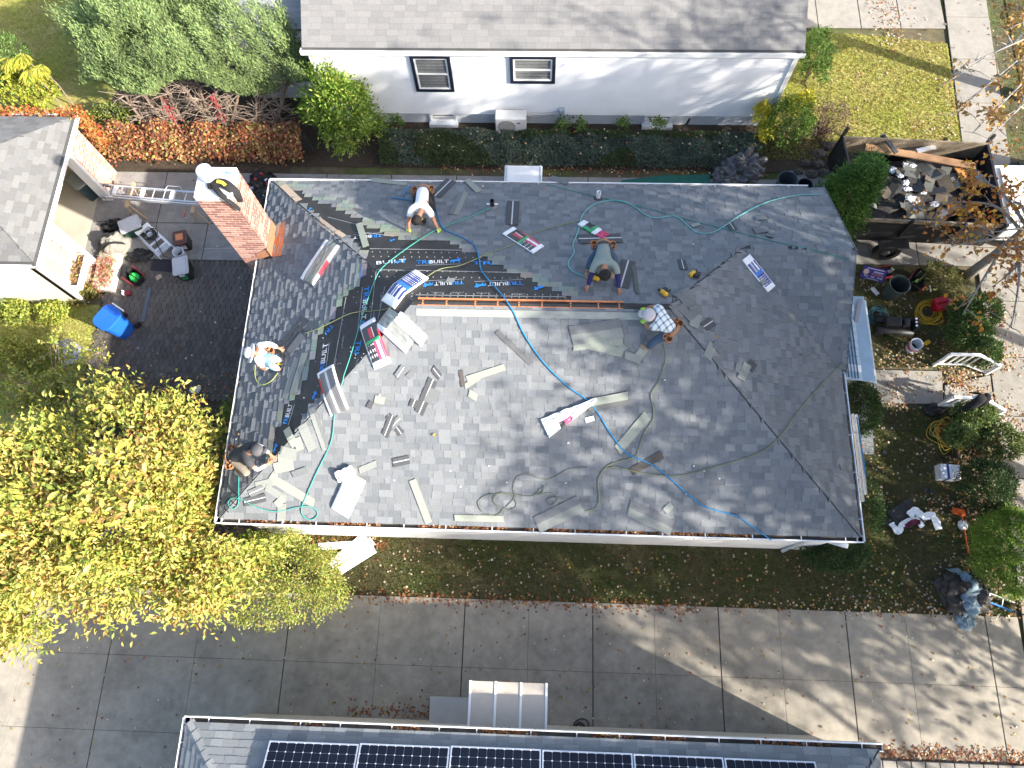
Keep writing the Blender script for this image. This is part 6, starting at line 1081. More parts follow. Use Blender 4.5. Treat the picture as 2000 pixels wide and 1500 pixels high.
# ================================================================ GROUND OBJECTS
M_BLKP = mat('black_plastic', (0.02, 0.02, 0.02), rough=.4); M_GLID = mat('grey_lid', (0.42, 0.42, 0.44), rough=.45, var=.06)
def tub(b, w, d, h, z0=0.0, top=1.0, r=0.05, wall=0.012, n=4, open_=False, k0=.82):
    def ring(sx, sy, z):
        out = []
        for cx, cy, a0 in ((1, 1, 0), (-1, 1, 1), (-1, -1, 2), (1, -1, 3)):
            for i in range(n + 1): a = (a0 + i / n) * PI / 2; out.append((cx * (sx - r) + r * math.cos(a), cy * (sy - r) + r * math.sin(a), z))
        return out
    rs = [ring(w / 2 * k0, d / 2 * k0, z0), ring(w / 2, d / 2, z0 + h)]
    if open_: rs += [ring(w / 2 - wall, d / 2 - wall, z0 + h), ring(w / 2 * k0 - wall, d / 2 * k0 - wall, z0 + .02)]
    m = len(rs[0]); vs = [p for q in rs for p in q]; fs = [(i * m + k, i * m + (k + 1) % m, (i + 1) * m + (k + 1) % m, (i + 1) * m + k) for i in range(len(rs) - 1) for k in range(m)]; fs += [tuple(range(m - 1, -1, -1)), tuple((len(rs) - 1) * m + k for k in range(m))]; b.add(vs, fs); return b
def blob(c, s, seed=0, n=18, m=26, amp=.18, fr=2.2, wr=.05, flat=.0):
    b = MB(); c = Vector(c)
    for i in range(n + 1):
        a = i / n * PI * .5
        for k in range(m):
            t = 2 * PI * k / m; d = Vector((math.cos(t) * math.cos(a), math.sin(t) * math.cos(a), math.sin(a))); r = 1 + amp * noise.noise(d * fr + Vector((seed, 0, 0))) + wr * (abs(noise.noise(d * fr * 1.7 + Vector((seed, 5, 0)))) - .2) * 2.2
            b.v.append(tuple(c + Vector((d.x * s[0] * r, d.y * s[1] * r, max(0, d.z) * s[2] * r))))
    for i in range(n):
        for k in range(m): b.f.append((i * m + k, i * m + (k + 1) % m, (i + 1) * m + (k + 1) % m, (i + 1) * m + k)); b.c.append((1, 1, 1))
    return b
def gl(px, py, z=0.0): return G(px, py, z)
def heap(name, label, cat, px, py, s, m, seed, rz=0.0, z=.03, seg=26, **k): q = gl(px, py, s[2] * .4); t = thing(name, label, cat, (q.x, q.y, z), rz); blob((0, 0, 0), s, seed, m=seg, **k).build('folded_cloth' if cat != 'bag' else 'bag_body', m, t, smooth=True); return t
def tote(px, py, w, d, h, rz, body, lid, label, tagm=None, z0=.035):
    q = gl(px, py, h); t = thing('storage_tote', label, 'tote', (q.x, q.y, z0), rz); tub(MB(), w, d, h).build('tub', body, t, smooth=False); l = MB(); tub(l, w + .03, d + .03, .045, h, k0=1.0); tub(l, w - .08, d - .08, .02, h + .045, k0=1.02); l.build('lid', lid, t, bevel=.008)
    for s in (-1, 1): MB().box((0, s * (d / 2 + .02), h * .9), (.14, .03, .05)).build('handle', lid, t)
    if tagm: MB().box((0.0, -d / 2 * .94 - .006, h * .55), (w * .4, .012, h * .4), Matrix.Rotation(-.1, 3, 'X')).build('label_panel', tagm, t)
    return t
def pail(px, py, r, h, m, label, name='bucket', z0=.035, inside=None, k0=.85, cat='bucket', handle=True, stripe=None):
    q = gl(px, py, h); t = thing(name, label, cat, (q.x, q.y, z0)); MB().lathe([(r * k0, 0), (r, h), (r * 1.04, h), (r * 1.04, h - .03), (r * 1.0, h - .03)] if False else [(r * k0, 0), (r * .99, h - .02), (r * 1.05, h - .02), (r * 1.05, h), (r * .95, h), (r * k0 * .94, .03), (0.001, .03)], (0, 0, 0), 26, cap=False).build('shell', m, t, smooth=False)
    if handle: hd = MB(); hd.tube([(r * math.cos(a), r * 1.02 * math.sin(a), h - .05 - .12 * abs(math.sin(a))) for a in np.linspace(-PI, 0, 12)], .005, 4); hd.build('wire_handle', M_ALU, t)
    if inside: MB().lathe([(0.001, .09), (r * .85, .08)], (0, 0, 0), 18, cap=False).build('contents', inside, t)
    if stripe: MB().lathe([(r * .93, h * .35), (r * .965, h * .62)], (0, 0, 0), 26, cap=False).build('printed_band', stripe, t)
    return t
def box_thing(name, label, cat, px, py, size, rz, m, z0=.035, bevel=.01, pname='body'):
    q = gl(px, py, size[2]); t = thing(name, label, cat, (q.x, q.y, z0), rz); MB().box((0, 0, size[2] / 2), size).build(pname, m, t, bevel=bevel); return t
def coil(name, label, px, py, r, turns, m, rad=.011, z=.03, jit=.05, tail=None):
    q = gl(px, py); b = MB(); pts = []
    for i in range(turns * 14):
        a = i / 14 * 2 * PI; rr = r * (1 - .5 * (i / (turns * 14))) * (1 + jit * math.sin(a * .37 + i)); pts.append((q.x + rr * math.cos(a) + jit * math.sin(i * .21), q.y + rr * math.sin(a) * .95 + jit * math.cos(i * .17), z + rad + .02 * (i / (turns * 14)) + .015 * abs(math.sin(i * .9))))
    if tail: pts += [tuple(gl(*p, z)) for p in tail]
    b.tube(spline(pts, 2), rad, 5); return tag(b.build(name, m, smooth=True), label, 'hose')
# ---- patio, left
A = Vector((-12.28, 11.12, .78)); B = Vector((-8.85, 10.85, .82)); d = (B - A).normalized(); q = Vector((-d.y, d.x, 0)); ang = math.atan2(d.y, d.x)
lt = thing('extension_ladder', 'aluminium extension ladder laid across sawhorses between garage and chimney', 'ladder', ((A.x + B.x) / 2, (A.y + B.y) / 2, .74), ang); Ll = (B - A).length
for s in (-1, 1):
    MB().box((0, s * .19, .05), (Ll, .03, .10)).build('rail', M_ALU, lt); MB().box((.15, s * .145, .12), (Ll * .9, .025, .06)).build('fly_rail', M_ALU, lt)
for i in range(11): MB().tube([(-Ll / 2 + .2 + i * .31, -.18, .06), (-Ll / 2 + .2 + i * .31, .18, .06)], .016, 8).build('rung', M_ALU, lt)
for x in (-1.35, -.55, .3): MB().box((x, .02, .13), (.1, .26, .06)).build('rung_lock', M_WHITE, lt, bevel=.01)
for s, x in ((1, -Ll / 2 + .05), (-1, -Ll / 2 + .05)): MB().box((x, s * .19, .05), (.16, .06, .12)).build('foot_pad', mat('grey_rubber', (.25, .26, .27)), lt, bevel=.01)
hk = MB(); hk.tube([(.05, .12, .14), (.15, .25, .2), (.5, .25, .2), (.62, .1, .14)], .012, 6); hk.build('hook', M_ALU, lt)
M_WOOD = mat('pine_board', (.42, .30, .18), var=.2, scale=12)
for x in (-1.0, .9):
    c = (A + B) / 2 + d * x; sh = thing('sawhorse', 'wooden sawhorse under the ladder ' + ('next to the garage' if x < 0 else 'next to the chimney'), 'sawhorse', (c.x, c.y, .03), ang); MB().box((0, 0, .67), (.09, .8, .05)).build('beam', M_WOOD, sh)
    for sx in (-1, 1):
        for sy in (-1, 1): b = MB(); b.tube([(sx * .2, sy * .33, 0), (sx * .03, sy * .3, .66)], .025, 4); b.build('leg', M_WOOD, sh)
M_GCLO = mat('grey_canvas', (.20, .19, .165), rough=.95, var=.2, scale=14, bump=.3)
df = heap('duffel_bag', 'grey canvas duffel bag with black straps on the patio', 'bag', 222, 478, (.42, .36, .42), M_GCLO, 3.3, .4, amp=.3, wr=.12)
for s in (-1, 1): b = MB(); b.ribbon(spline([(-.35, s * .12, .1), (-.2, s * .16, .34), (.05, s * .14, .43), (.28, s * .13, .25), (.38, s * .1, .05)], 4), .06, .02, side=Vector((0, 1, .2))); b.build('strap', M_BLKP, df)
heap('black_straps', 'pile of black webbing beside the grey duffel bag', 'straps', 275, 500, (.33, .2, .12), M_BLKP, 8, .3, amp=.5, wr=.3); heap('black_bag', 'slumped black bag behind the lidded tote', 'bag', 222, 440, (.3, .18, .18), M_BLKP, 5, .5, amp=.5, wr=.25)
tote(255, 440, .42, .56, .38, -1.1, mat('dark_green_tub', (.02, .06, .045), rough=.4), M_GLID, 'green storage tote with pale grey lid beside the duffel bag'); tote(354, 521, .40, .52, .45, .25, mat('black_tub', (.02, .03, .025), rough=.4), M_GLID, 'black storage tote with grey lid and green label on the pavers', tagm=mat('green_label', (.03, .18, .07)), z0=.03)
tb = tote(353, 466, .36, .40, .42, .25, mat('black_tool_box', (.02, .02, .02), rough=.4), mat('brown_lid', (.10, .05, .04), rough=.4), 'black tool box with an orange square on its brown lid', tagm=mat('white_badge', (.5, .5, .5)), z0=.03); MB().box((0, 0, .49), (.2, .2, .012)).build('orange_square', mat('orange_panel', (.55, .2, .1)), tb)
pail(348, 492, .15, .34, M_PAIL, 'white bucket beside the orange-topped tool box', inside=M_BLKP)
q = gl(300, 468, .25); sl_ = thing('step_ladder', 'white step ladder lying folded with a black cable coil on it', 'step ladder', (q.x, q.y, .035), -.72)
for s in (-1, 1): MB().box((0, s * .2, .2), (1.05, .04, .06)).build('rail', M_WHITE if s > 0 else M_ALU, sl_); MB().box((.05, s * .24, .08), (1.0, .03, .05)).build('rear_rail', M_ALU, sl_)
for x in (-.5, -.2, .08, .32): MB().box((x, 0, .2), (.07, .38, .03)).build('tread', M_ALU, sl_)
MB().box((-.5, 0, .22), (.10, .46, .08)).build('top_cap', M_WHITE, sl_); MB().box((.45, 0, .2), (.16, .44, .04)).build('bottom_step', mat('grey_step', (.35, .38, .42)), sl_); MB().box((-.3, .05, .24), (.2, .2, .05)).build('tray', mat('grey_step', (.35, .38, .42)), sl_, bevel=.02)
coil('cable_coil', 'black cable coil heaped on the white step ladder', 303, 468, .2, 7, M_BLKP, .012, z=.26, jit=.02, tail=[(320, 500), (345, 505)])
box_thing('rubber_mat', 'black rubber grid mat between patio slab and pavers', 'mat', 318, 519, (.62, .36, .02), -.1, mat('mat_rubber', (.025, .025, .035), rough=.8, bump=.8, bscale=60), z0=.034, bevel=.005, pname='mat_sheet')
box_thing('cardboard_piece', 'small tan cardboard square on the pavers', 'cardboard', 311, 542, (.17, .13, .012), .6, mat('cardboard', (.36, .28, .2)), z0=.034, bevel=0)
def toolbag(px, py, label, green, rz, sc=1.0):
    q = gl(px, py, .2); t = thing('tool_bag', label, 'tool bag', (q.x, q.y, .035), rz); tub(MB(), .5 * sc, .38 * sc, .26 * sc, open_=True, r=.08).build('bag_shell', M_BLKP, t)
    for s in (-1, 1): MB().box((0, s * .2 * sc, .2 * sc), (.46 * sc, .035, .1 * sc)).build('side_panel', mat('red_panel', (.30, .025, .035), rough=.6), t, bevel=.01)
    if green: blob((0.03, 0, .12), (.15 * sc, .13 * sc, .2 * sc), 2, amp=.15, wr=.1).build('cord_bundle', mat('green_cord', (.03, .45, .08)), t, smooth=True)
    else:
        for i in range(6): MB().tube([(random.uniform(-.15, .15), random.uniform(-.1, .1), .1), (random.uniform(-.2, .2), random.uniform(-.12, .12), .32)], .018, 6).build('tool_handle', random.choice([mat('lime_grip', (.25, .45, .1)), M_ALU, M_BLKP]), t)
    h = MB(); h.tube([(-.2 * sc, 0, .25 * sc), (-.12 * sc, .0, .38 * sc), (.12 * sc, 0, .38 * sc), (.2 * sc, 0, .25 * sc)], .015, 6); h.build('handle', M_BLKP, t); return t
toolbag(262, 541, 'black and red tool bag holding a bright green cord bundle', True, -.6); toolbag(1793, 548, 'black and red tool bag full of tools beside the rubbish can', False, .9, 1.1); toolbag(1727, 532, 'small black and red tool bag half hidden behind the yard sign', False, .2, .8)
nb_ = box_thing('nail_box', 'small dark red box with white bottles on the pavers', 'box', 250, 572, (.16, .14, .1), .2, mat('dark_red_box', (.2, .03, .04)));
for k in range(2): MB().lathe([(.028, 0), (.028, .12), (.012, .14), (.012, .17)], (-.12, .05 - k * .08, 0), 10).build('bottle', M_WHITE, nb_)
q = gl(204, 612, .9); wb = thing('wheeled_bin', 'bright blue wheeled recycling bin beside the planter', 'bin', (q.x + .1, q.y - .12, .02), -.55); MBL = mat('bin_blue', (.015, .11, .50), rough=.4, var=.06); tub(MB(), .55, .62, .85, r=.16, k0=.8).build('bin_body', MBL, wb); l = MB(); tub(l, .6, .68, .06, .85, k0=1.0, r=.19); l.build('lid', MBL, wb, bevel=.02); MB().tube([(-.2, .38, .84), (.2, .38, .84)], .02, 8).build('grip_bar', M_WHITE, wb)
for s in (-1, 1): MB().lathe([(.1, -.03), (.1, .03)], (s * .26, .3, .1), 16, Matrix.Rotation(PI / 2, 3, 'Y')).build('wheel', M_BLKP, wb)
MB().tube([(-.22, .18, .93), (.22, .18, .93)], .015, 6).build('lid_ridge', MBL, wb)
q = gl(155, 352, .7); wb = thing('wheeled_bin', 'dark bin with grey lid standing inside the open garage', 'bin', (q.x, q.y, .03), .9); tub(MB(), .5, .55, .7, r=.07, k0=.8).build('bin_body', mat('dark_bin', (.03, .05, .06), rough=.4), wb); l = MB(); tub(l, .54, .6, .06, .7, k0=1.0, r=.08); l.build('lid', mat('grey_green_lid', (.2, .22, .2), rough=.5), wb, bevel=.02)
b = MB(); a0, a1 = gl(293, 562, .05), gl(278, 628, .05); b.ribbon([(a0.x, a0.y, .036), (a1.x, a1.y, .036)], .1, .02); tag(b.build('plank', mat('blue_grey_plank', (.09, .11, .15))), 'faded blue-grey plank lying on the pavers', 'plank')
b = MB(); a0, a1 = gl(357, 425, .03), gl(365, 404, .03); b.tube([(a0.x, a0.y, .06), (a0.x * .6 + a1.x * .4, a0.y * .6 + a1.y * .4, .06), (a1.x, a1.y, .06)], [.03, .03, .008], 8); tag(b.build('caulk_tube', mat('pink_tube', (.45, .22, .18))), 'pinkish caulk tube lying on the patio slab', 'tube')
b = MB(); a0, a1 = gl(398, 487, .03), gl(455, 485, .03); b.tube([(a0.x, a0.y, .045), (a1.x, a1.y, .045)], .008, 6); tag(b.build('metal_rod', M_ALU), 'thin metal rod with fitting at the foot of the chimney', 'rod')
q = gl(508, 362, .3); hp2 = thing('rubbish_heap', 'dark heap of bottles and bags between chimney and roof corner', 'rubbish', (q.x, q.y, .03)); blob((0, 0, 0), (.5, .55, .35), 9, amp=.4, wr=.2).build('bag_pile', M_BLKP, hp2, smooth=True)
for i in range(14): MB().box((random.uniform(-.3, .3), random.uniform(-.35, .35), .33 + random.uniform(-.06, .06)), (.1, .07, .05), Matrix.Rotation(random.random() * 3, 3, 'Z')).build('crumpled_paper', random.choice([mat('pale_paper', (.45, .5, .58)), mat('red_scrap', (.3, .04, .05)), M_BLKP]), hp2, bevel=.015)
def chair(px, py, rz, label):
    q = gl(px, py, .4); t = thing('patio_chair', label, 'chair', (q.x, q.y, 0), rz); mm = mat('grey_metal', (.35, .36, .36), rough=.4); MB().box((0, 0, .42), (.45, .45, .03)).build('seat', mm, t)
    for i in range(5): MB().box((-.18 + i * .09, .23, .68), (.05, .02, .45)).build('back_slat', mm, t)
    for sx in (-1, 1):
        for sy in (-1, 1): MB().tube([(sx * .2, sy * .2, .42), (sx * .24, sy * .24, 0)], .014, 6).build('leg', mm, t)
        MB().tube([(sx * .23, .22, .65), (sx * .24, -.2, .62), (sx * .24, -.22, .42)], .014, 6).build('arm', mm, t)
chair(143, 695, .3, 'grey metal garden chair beside the twiggy shrub')
heap('plastic_bag', 'small white plastic bag on the leafy paver edge', 'bag', 383, 762, (.13, .09, .09), M_WHITE, 4, .3, amp=.4, wr=.2)
# ---- white boards on the front lawn
for (a, b_, w_, z, lab) in (((622, 1068), (716, 1062), .17, .03, 'white board lying straight along the front wall'), ((660, 1112), (728, 1056), .22, .07, 'white board laid diagonally on top of another below the front gutter'), ((646, 1104), (714, 1046), .2, .05, 'white board under the diagonal boards below the front gutter'), ((662, 1116), (732, 1072), .2, .10, 'wide white board uppermost in the diagonal pile')):
    a0, a1 = gl(*a, z), gl(*b_, z); b = MB(); b.ribbon([(a0.x, a0.y, z), (a1.x, a1.y, z + .01)], w_, .025); tag(b.build('board', M_WHITE), lab, 'board')
# ---- behind the house
q = gl(1022, 347, .7); wt = thing('folding_table', 'white folding table top seen past the back gutter', 'table', (q.x, q.y, .03)); MB().box((0, 0, .72), (1.05, .7, .04)).build('table_top', M_WHITE, wt, bevel=.02)
for sx in (-1, 1):
    for sy in (-1, 1): MB().tube([(sx * .45, sy * .28, .7), (sx * .47, sy * .3, 0)], .018, 6).build('leg', M_ALU, wt)
    MB().box((sx * .47, 0, .745), (.05, .7, .012)).build('edge_band', mat('pale_blue_band', (.45, .52, .6)), wt)
b = MB(); pts = [gl(1180, 362, .02), gl(1386, 362, .02), gl(1386, 342, .02), gl(1300, 343, .02), gl(1215, 353, .02)]; n = len(pts); b.add([(p.x, p.y - (.4 if i < 2 else 0), .05) for i, p in enumerate(pts)] + [(p.x, p.y - (.4 if i < 2 else 0), .04) for i, p in enumerate(pts)], [tuple(range(n)), tuple(range(2 * n - 1, n - 1, -1))] + [(i, (i + 1) % n, n + (i + 1) % n, n + i) for i in range(n)]); tag(b.build('green_tarp', mat('tarp_green', (.012, .10, .075), rough=.5, bump=.3, bscale=8)), 'dark green tarp spread on the walkway behind the house', 'tarp')
M_TARP = mat('charcoal_tarp', (.085, .085, .09), rough=.3, var=.25, bump=.4, bscale=10, spec=.5)
tp = heap('tarp_heap', 'crumpled charcoal tarp heaped behind the back gutter', 'tarp', 1450, 328, (.62, .50, .62), M_TARP, 6.1, .2, n=40, seg=64, amp=.35, fr=2.0, wr=.22); blob((-.45, -.15, 0), (.42, .35, .38), 3.1, n=30, m=44, amp=.4, wr=.25).build('tarp_fold', M_TARP, tp, smooth=True)
pail(1538, 352, .27, .55, mat('slate_bin', (.055, .075, .09), rough=.45), 'slate blue rubbish can beside the charcoal tarp', name='rubbish_can', cat='rubbish can', handle=False); pail(1572, 362, .2, .35, mat('black_tub2', (.02, .025, .035), rough=.45), 'low black tub half under the back gutter', cat='tub', name='tub', handle=False)
M_ROCK = mat('garden_rock', (.085, .075, .065), var=.25, scale=9, bump=.6)
for i, (px, py, r) in enumerate(((1600, 300, .2), (1622, 285, .22), (1585, 340, .2), (1612, 338, .22), (1598, 320, .18), (1630, 318, .2), (1575, 318, .16), (1560, 335, .15))): q = gl(px, py, .05); t = tag(blob((0, 0, 0), (r, r * .75, .12), i * 1.7, n=8, m=14, amp=.3).build('garden_rock', M_ROCK, None, loc=(q.x, q.y, .01)), 'flat brown garden rock in the bed by the trailer', 'rock', 'garden rocks by the trailer')
# ---- dump trailer
TC = [(7.95, 12.55), (11.68, 12.38), (11.72, 9.98), (8.15, 10.12)]; cx, cy = 9.9, 11.25
tr = thing('dump_trailer', 'black dump trailer with weathered plywood sides full of roofing debris', 'trailer', (cx, cy, 0)); M_PLY = mat('weathered_plywood', (.20, .165, .12), var=.35, scale=5, bump=.5, bscale=20); M_BLKM = mat('black_metal', (.018, .018, .02), rough=.5)
def side(a, b_, z0, z1, th, m, nm): a = Vector(a); b_ = Vector(b_); d = b_ - a; c = (a + b_) / 2; o = MB(); o.box((c.x - cx, c.y - cy, (z0 + z1) / 2), (d.length, th, z1 - z0), Matrix.Rotation(math.atan2(d.y, d.x), 3, 'Z')); return o.build(nm, m, tr)
side(TC[0], TC[1], 1.0, 1.62, .04, M_PLY, 'plywood_side'); side(TC[2], TC[3], 1.0, 1.44, .05, M_BLKM, 'metal_and_shade_side'); side(TC[2], TC[3], 1.44, 1.56, .05, M_PLY, 'plywood_rail'); side(TC[1], TC[2], .6, 1.6, .06, M_BLKM, 'tailgate'); side(TC[3], TC[0], .6, 1.6, .05, M_BLKM, 'front_panel'); side(TC[0], TC[1], .55, 1.0, .06, M_BLKM, 'metal_and_shade_side'); side(TC[2], TC[3], .55, 1.0, .06, M_BLKM, 'metal_and_shade_side')  # near side above the bed is blackened plywood, its shade put into the colour
MB().add([(p[0] - cx, p[1] - cy, .6) for p in TC] + [(p[0] - cx, p[1] - cy, .5) for p in TC], [(0, 1, 2, 3), (7, 6, 5, 4), (0, 1, 5, 4), (1, 2, 6, 5), (2, 3, 7, 6), (3, 0, 4, 7)]).build('bed', M_BLKM, tr)
for i, (x, y) in enumerate(TC[:3] + [(9.0, 12.52), (10.6, 12.45), (9.4, 10.06), (10.7, 10.0)]): MB().box((x - cx, y - cy + (.05 if y > 11 else -.05), 1.25), (.07, .07, 1.3 if i in (0, 1) else .8)).build('post', M_BLKM, tr)
for x in (9.3,):
    wh_ = MB(); wh_.lathe([(.2, -.1), (.33, -.1), (.36, -.06), (.36, .06), (.33, .1), (.2, .1)], (x - cx, 9.86 - cy, .36), 28, Matrix.Rotation(PI / 2, 3, 'X'), cap=False); wq = wh_.build('wheel', M_BLKP, tr, smooth=False); r_ = MB(); r_.lathe([(.2, -.08), (.19, .04), (.08, .05), (.06, .09), (0.001, .09)], (x - cx, 9.86 - cy, .36), 20, Matrix.Rotation(PI / 2, 3, 'X'), cap=False); r_.build('rim', mat('rim_grey', (.18, .18, .185), rough=.4, metal=.5), wq)
    MB().box((x - cx, 9.84 - cy, .76), (.8, .26, .03)).build('fender', M_BLKM, tr, bevel=.01)
MB().box((11.2 - cx + 1.1, 11.2 - cy, .5), (1.2, .1, .1)).build('drawbar', M_BLKM, tr)
LG1 = 'roofing debris in the trailer'
fill = blob((10.0, 11.25, .62), (1.75, 1.15, .55), 4, n=14, m=30, amp=.25, wr=.2); tag(fill.build('debris_mound', mat('debris_dark', (.05, .046, .042), var=.5, scale=10, bump=.8, bscale=30)), 'dark mound of torn roofing felt and grit in the trailer', 'debris')
def inbed(x, y): return 8.3 < x < 11.55 and 10.25 < y < 12.3
def bedz(x, y): return .62 + .55 * math.sqrt(max(0, 1 - ((x - 10) / 1.75) ** 2 - ((y - 11.25) / 1.15) ** 2)) * 1.05
SC = [(.10, .105, .10), (.14, .145, .135), (.075, .075, .075), (.17, .17, .15), (.11, .09, .07)]; SN = ['dark grey', 'mid grey', 'blackish', 'pale grey-green', 'brownish']
for i in range(58):
    ci = random.randrange(5); x, y = random.uniform(8.5, 11.3), random.uniform(10.4, 12.1); wp = 'by the tailgate' if x > 10.7 else ('behind the conifer' if x < 9.1 else ('below the brown board' if y > 11.5 else ('along the near rail' if y < 10.8 else 'on top of the mound'))); R = Matrix.Rotation(random.random() * 6.28, 3, 'Z') @ Matrix.Rotation(random.gauss(0, .25), 3, 'X') @ Matrix.Rotation(random.gauss(0, .25), 3, 'Y'); o = MB().box((0, 0, 0), (random.uniform(.25, .5), random.uniform(.15, .32), .012), R, SC[ci]).build('shingle_scrap', M_STRIP, None, loc=(x, y, bedz(x, y) + .06 + random.random() * .05)); tag(o, f'{SN[ci]} torn shingle scrap in the trailer {wp}', 'shingle', LG1)
for i, (px, py) in enumerate(((1772, 318), (1783, 322), (1745, 330), (1758, 345), (1815, 318), (1838, 352), (1770, 372), (1778, 390), (1788, 398), (1768, 360), (1800, 378), (1825, 400), (1790, 408), (1700, 318), (1705, 330), (1722, 322))): q = G(px, py, 1.2); tag(blob((0, 0, 0), (random.uniform(.06, .16), random.uniform(.05, .10), random.uniform(.02, .05)), i, n=8, m=14, amp=.7, wr=.4, fr=3).build('white_wrapper_scrap', mat('dirty_white_plastic', (.6, .62, .66), rough=.4, var=.2, scale=12), None, loc=(q.x, q.y, bedz(q.x, q.y) + .08)), 'crumpled white wrapper scrap among the trailer debris', 'wrapper', 'white wrapper scraps in the trailer')
for a, b_, w_, z, m_, lab in (((1690, 288), (1905, 326), .2, 1.38, mat('tan_board', (.34, .20, .11), var=.2), 'long brown board lying across the debris in the trailer'), ((1790, 296), (1826, 288), .12, 1.42, M_ALU, 'short white metal strip leaning on the trailer plywood'), ((1868, 326), (1884, 350), .2, 1.25, mat('orange_board', (.42, .19, .06), var=.2), 'orange-brown board piece in the trailer'), ((1722, 264), (1750, 300), .12, 1.5, M_TARP, 'black felt rag hanging over the plywood side'), ((1845, 412), (1822, 446), .16, 1.5, M_TARP, 'grey felt rag hanging over the near trailer side'), ((1900, 335), (1925, 365), .18, 1.3, mat('pale_board', (.3, .33, .36)), 'pale grey board end in the trailer corner')): a0, a1 = G(*a, z), G(*b_, z); b = MB(); b.ribbon([a0, a0.lerp(a1, .5) + Vector((0, 0, .02)), a1], w_, .04); tag(b.build('debris_board', m_), lab, 'board')
q = G(1643, 300, 1.0); tag(blob((0, 0, 0), (.12, .08, .08), 2, n=8, m=12, amp=.6).build('white_rag', M_WHITE, None, loc=(q.x, q.y + .15, 1.0)), 'white rag caught on the trailer front panel', 'rag')
# ---- white pickup ahead of the trailer
tk = thing('pickup_truck', 'white pickup truck parked ahead of the dump trailer', 'truck', (14.6, 11.15, 0)); 
prof = [(-2.5, .45), (-2.5, 1.05), (-.55, 1.08), (-.3, 1.75), (.85, 1.78), (1.35, 1.12), (2.45, 1.0), (2.6, .75), (2.55, .4)]; b = MB(); hw2 = .98; n = len(prof); b.add([(x, -hw2 * (1 if z < 1.2 else .85), z) for x, z in prof] + [(x, hw2 * (1 if z < 1.2 else .85), z) for x, z in prof], [tuple(range(n)), tuple(range(2 * n - 1, n - 1, -1))] + [(i, (i + 1) % n, n + (i + 1) % n, n + i) for i in range(n)]); b.build('body', mat('truck_white', (.78, .79, .8), rough=.25, var=.03, coat=.6), tk, bevel=.04)
MB().box((-1.5, 0, 1.075), (1.75, 1.7, .05)).build('bed_cover', mat('truck_white', (.78, .79, .8)), tk)
for s in (-1, 1):
    for x in (-1.6, 1.6): w_ = MB(); w_.lathe([(.22, -.12), (.38, -.12), (.4, 0), (.38, .12), (.22, .12)], (x, s * .92, .4), 24, Matrix.Rotation(PI / 2, 3, 'X'), cap=True); w_.build('wheel', M_BLKP, tk)
    MB().box((.27, s * .875, 1.45), (1.0, .02, .4)).build('side_window', glazing(), tk); MB().box((-2.52, s * .8, .9), (.05, .18, .2)).build('tail_light', mat('red_lens', (.35, .01, .01), rough=.2), tk)
MB().add([(.88, -.8, 1.74), (.88, .8, 1.74), (1.33, .86, 1.15), (1.33, -.86, 1.15)], [(0, 1, 2, 3)]).build('windscreen', glazing(), tk); MB().box((-2.6, 0, .5), (.14, 1.8, .16)).build('bumper', M_ALU, tk)
heap('black_bag', 'black rubbish bag on the sidewalk behind the pickup', 'bag', 1988, 330, (.25, .22, .2), M_BLKP, 3, 0, amp=.4, wr=.2)
# ---- yard things, right
c0 = G(1707, 535, .45); n_ = (O3 - c0).normalized(); n_ = (n_ + Vector((0, -.5, -.35))).normalized(); xr = Vector((1, -.02, 0)); xr = (xr - n_ * xr.dot(n_)).normalized(); yu = n_.cross(xr); Rm = Matrix((xr, yu, n_)).transposed()
sg = thing('yard_sign', 'purple-blue yard sign with white phone number on wire legs', 'sign', c0, R=Rm); MB().box((0, 0, 0), (.60, .40, .012)).build('sign_panel', mat('sign_purple', (.045, .035, .20), rough=.4), sg)
def stext(s, x0, x1, y, h, m): o = printed(s, (x0, y, .008), (x1, y, .008), h, m, sg, 'sign_lettering', n=Vector((0, 0, 1)), lift=.0); return o
stext('929 · 768 · 1048', -.22, .24, -.125, .055, M_INKW); stext('Roofing', -.04, .24, -.055, .085, mat('orange_ink', (.6, .22, .12))); MB().box((.1, .065, .0085), (.24, .05, .004)).build('printed_band', mat('pale_violet_ink', (.35, .36, .6)), sg); MB().box((0, .15, .0085), (.42, .018, .004)).build('printed_line', M_INKW, sg); MB().box((0, -.165, .0085), (.3, .012, .004)).build('printed_line', M_INKW, sg)
MB().prism([(-.2 + .07 * math.cos(a), .03 + .085 * math.sin(a)) for a in np.linspace(0, 6.0, 12)], .006, .0095).build('printed_badge', mat('tan_ink', (.5, .4, .36)), sg)
for s in (-1, 1): b = MB(); p0 = Vector((s * .17, -.19, 0)); w0 = Rm @ p0 + c0; gq = Rm.transposed() @ (Vector((w0.x - .02, w0.y - .12, 0)) - c0); b.tube([p0, gq], .005, 5); b.build('wire_leg', M_ALU, sg)
pail(1757, 556, .26, .62, mat('grey_green_can', (.05, .065, .065), rough=.45), 'dark grey round rubbish can on the front yard', name='rubbish_can', cat='rubbish can', handle=False, k0=.78)
for px, py, s, rz, lab in ((1709, 568, (.12, .26, .03), .6, 'white carton flap on the grass below the yard sign'), (1817, 562, (.05, .22, .04), .05, 'white caulk tube standing out beside the tool bag')): box_thing('carton', lab, 'carton', px, py, s, rz, M_WHITE, z0=.0)
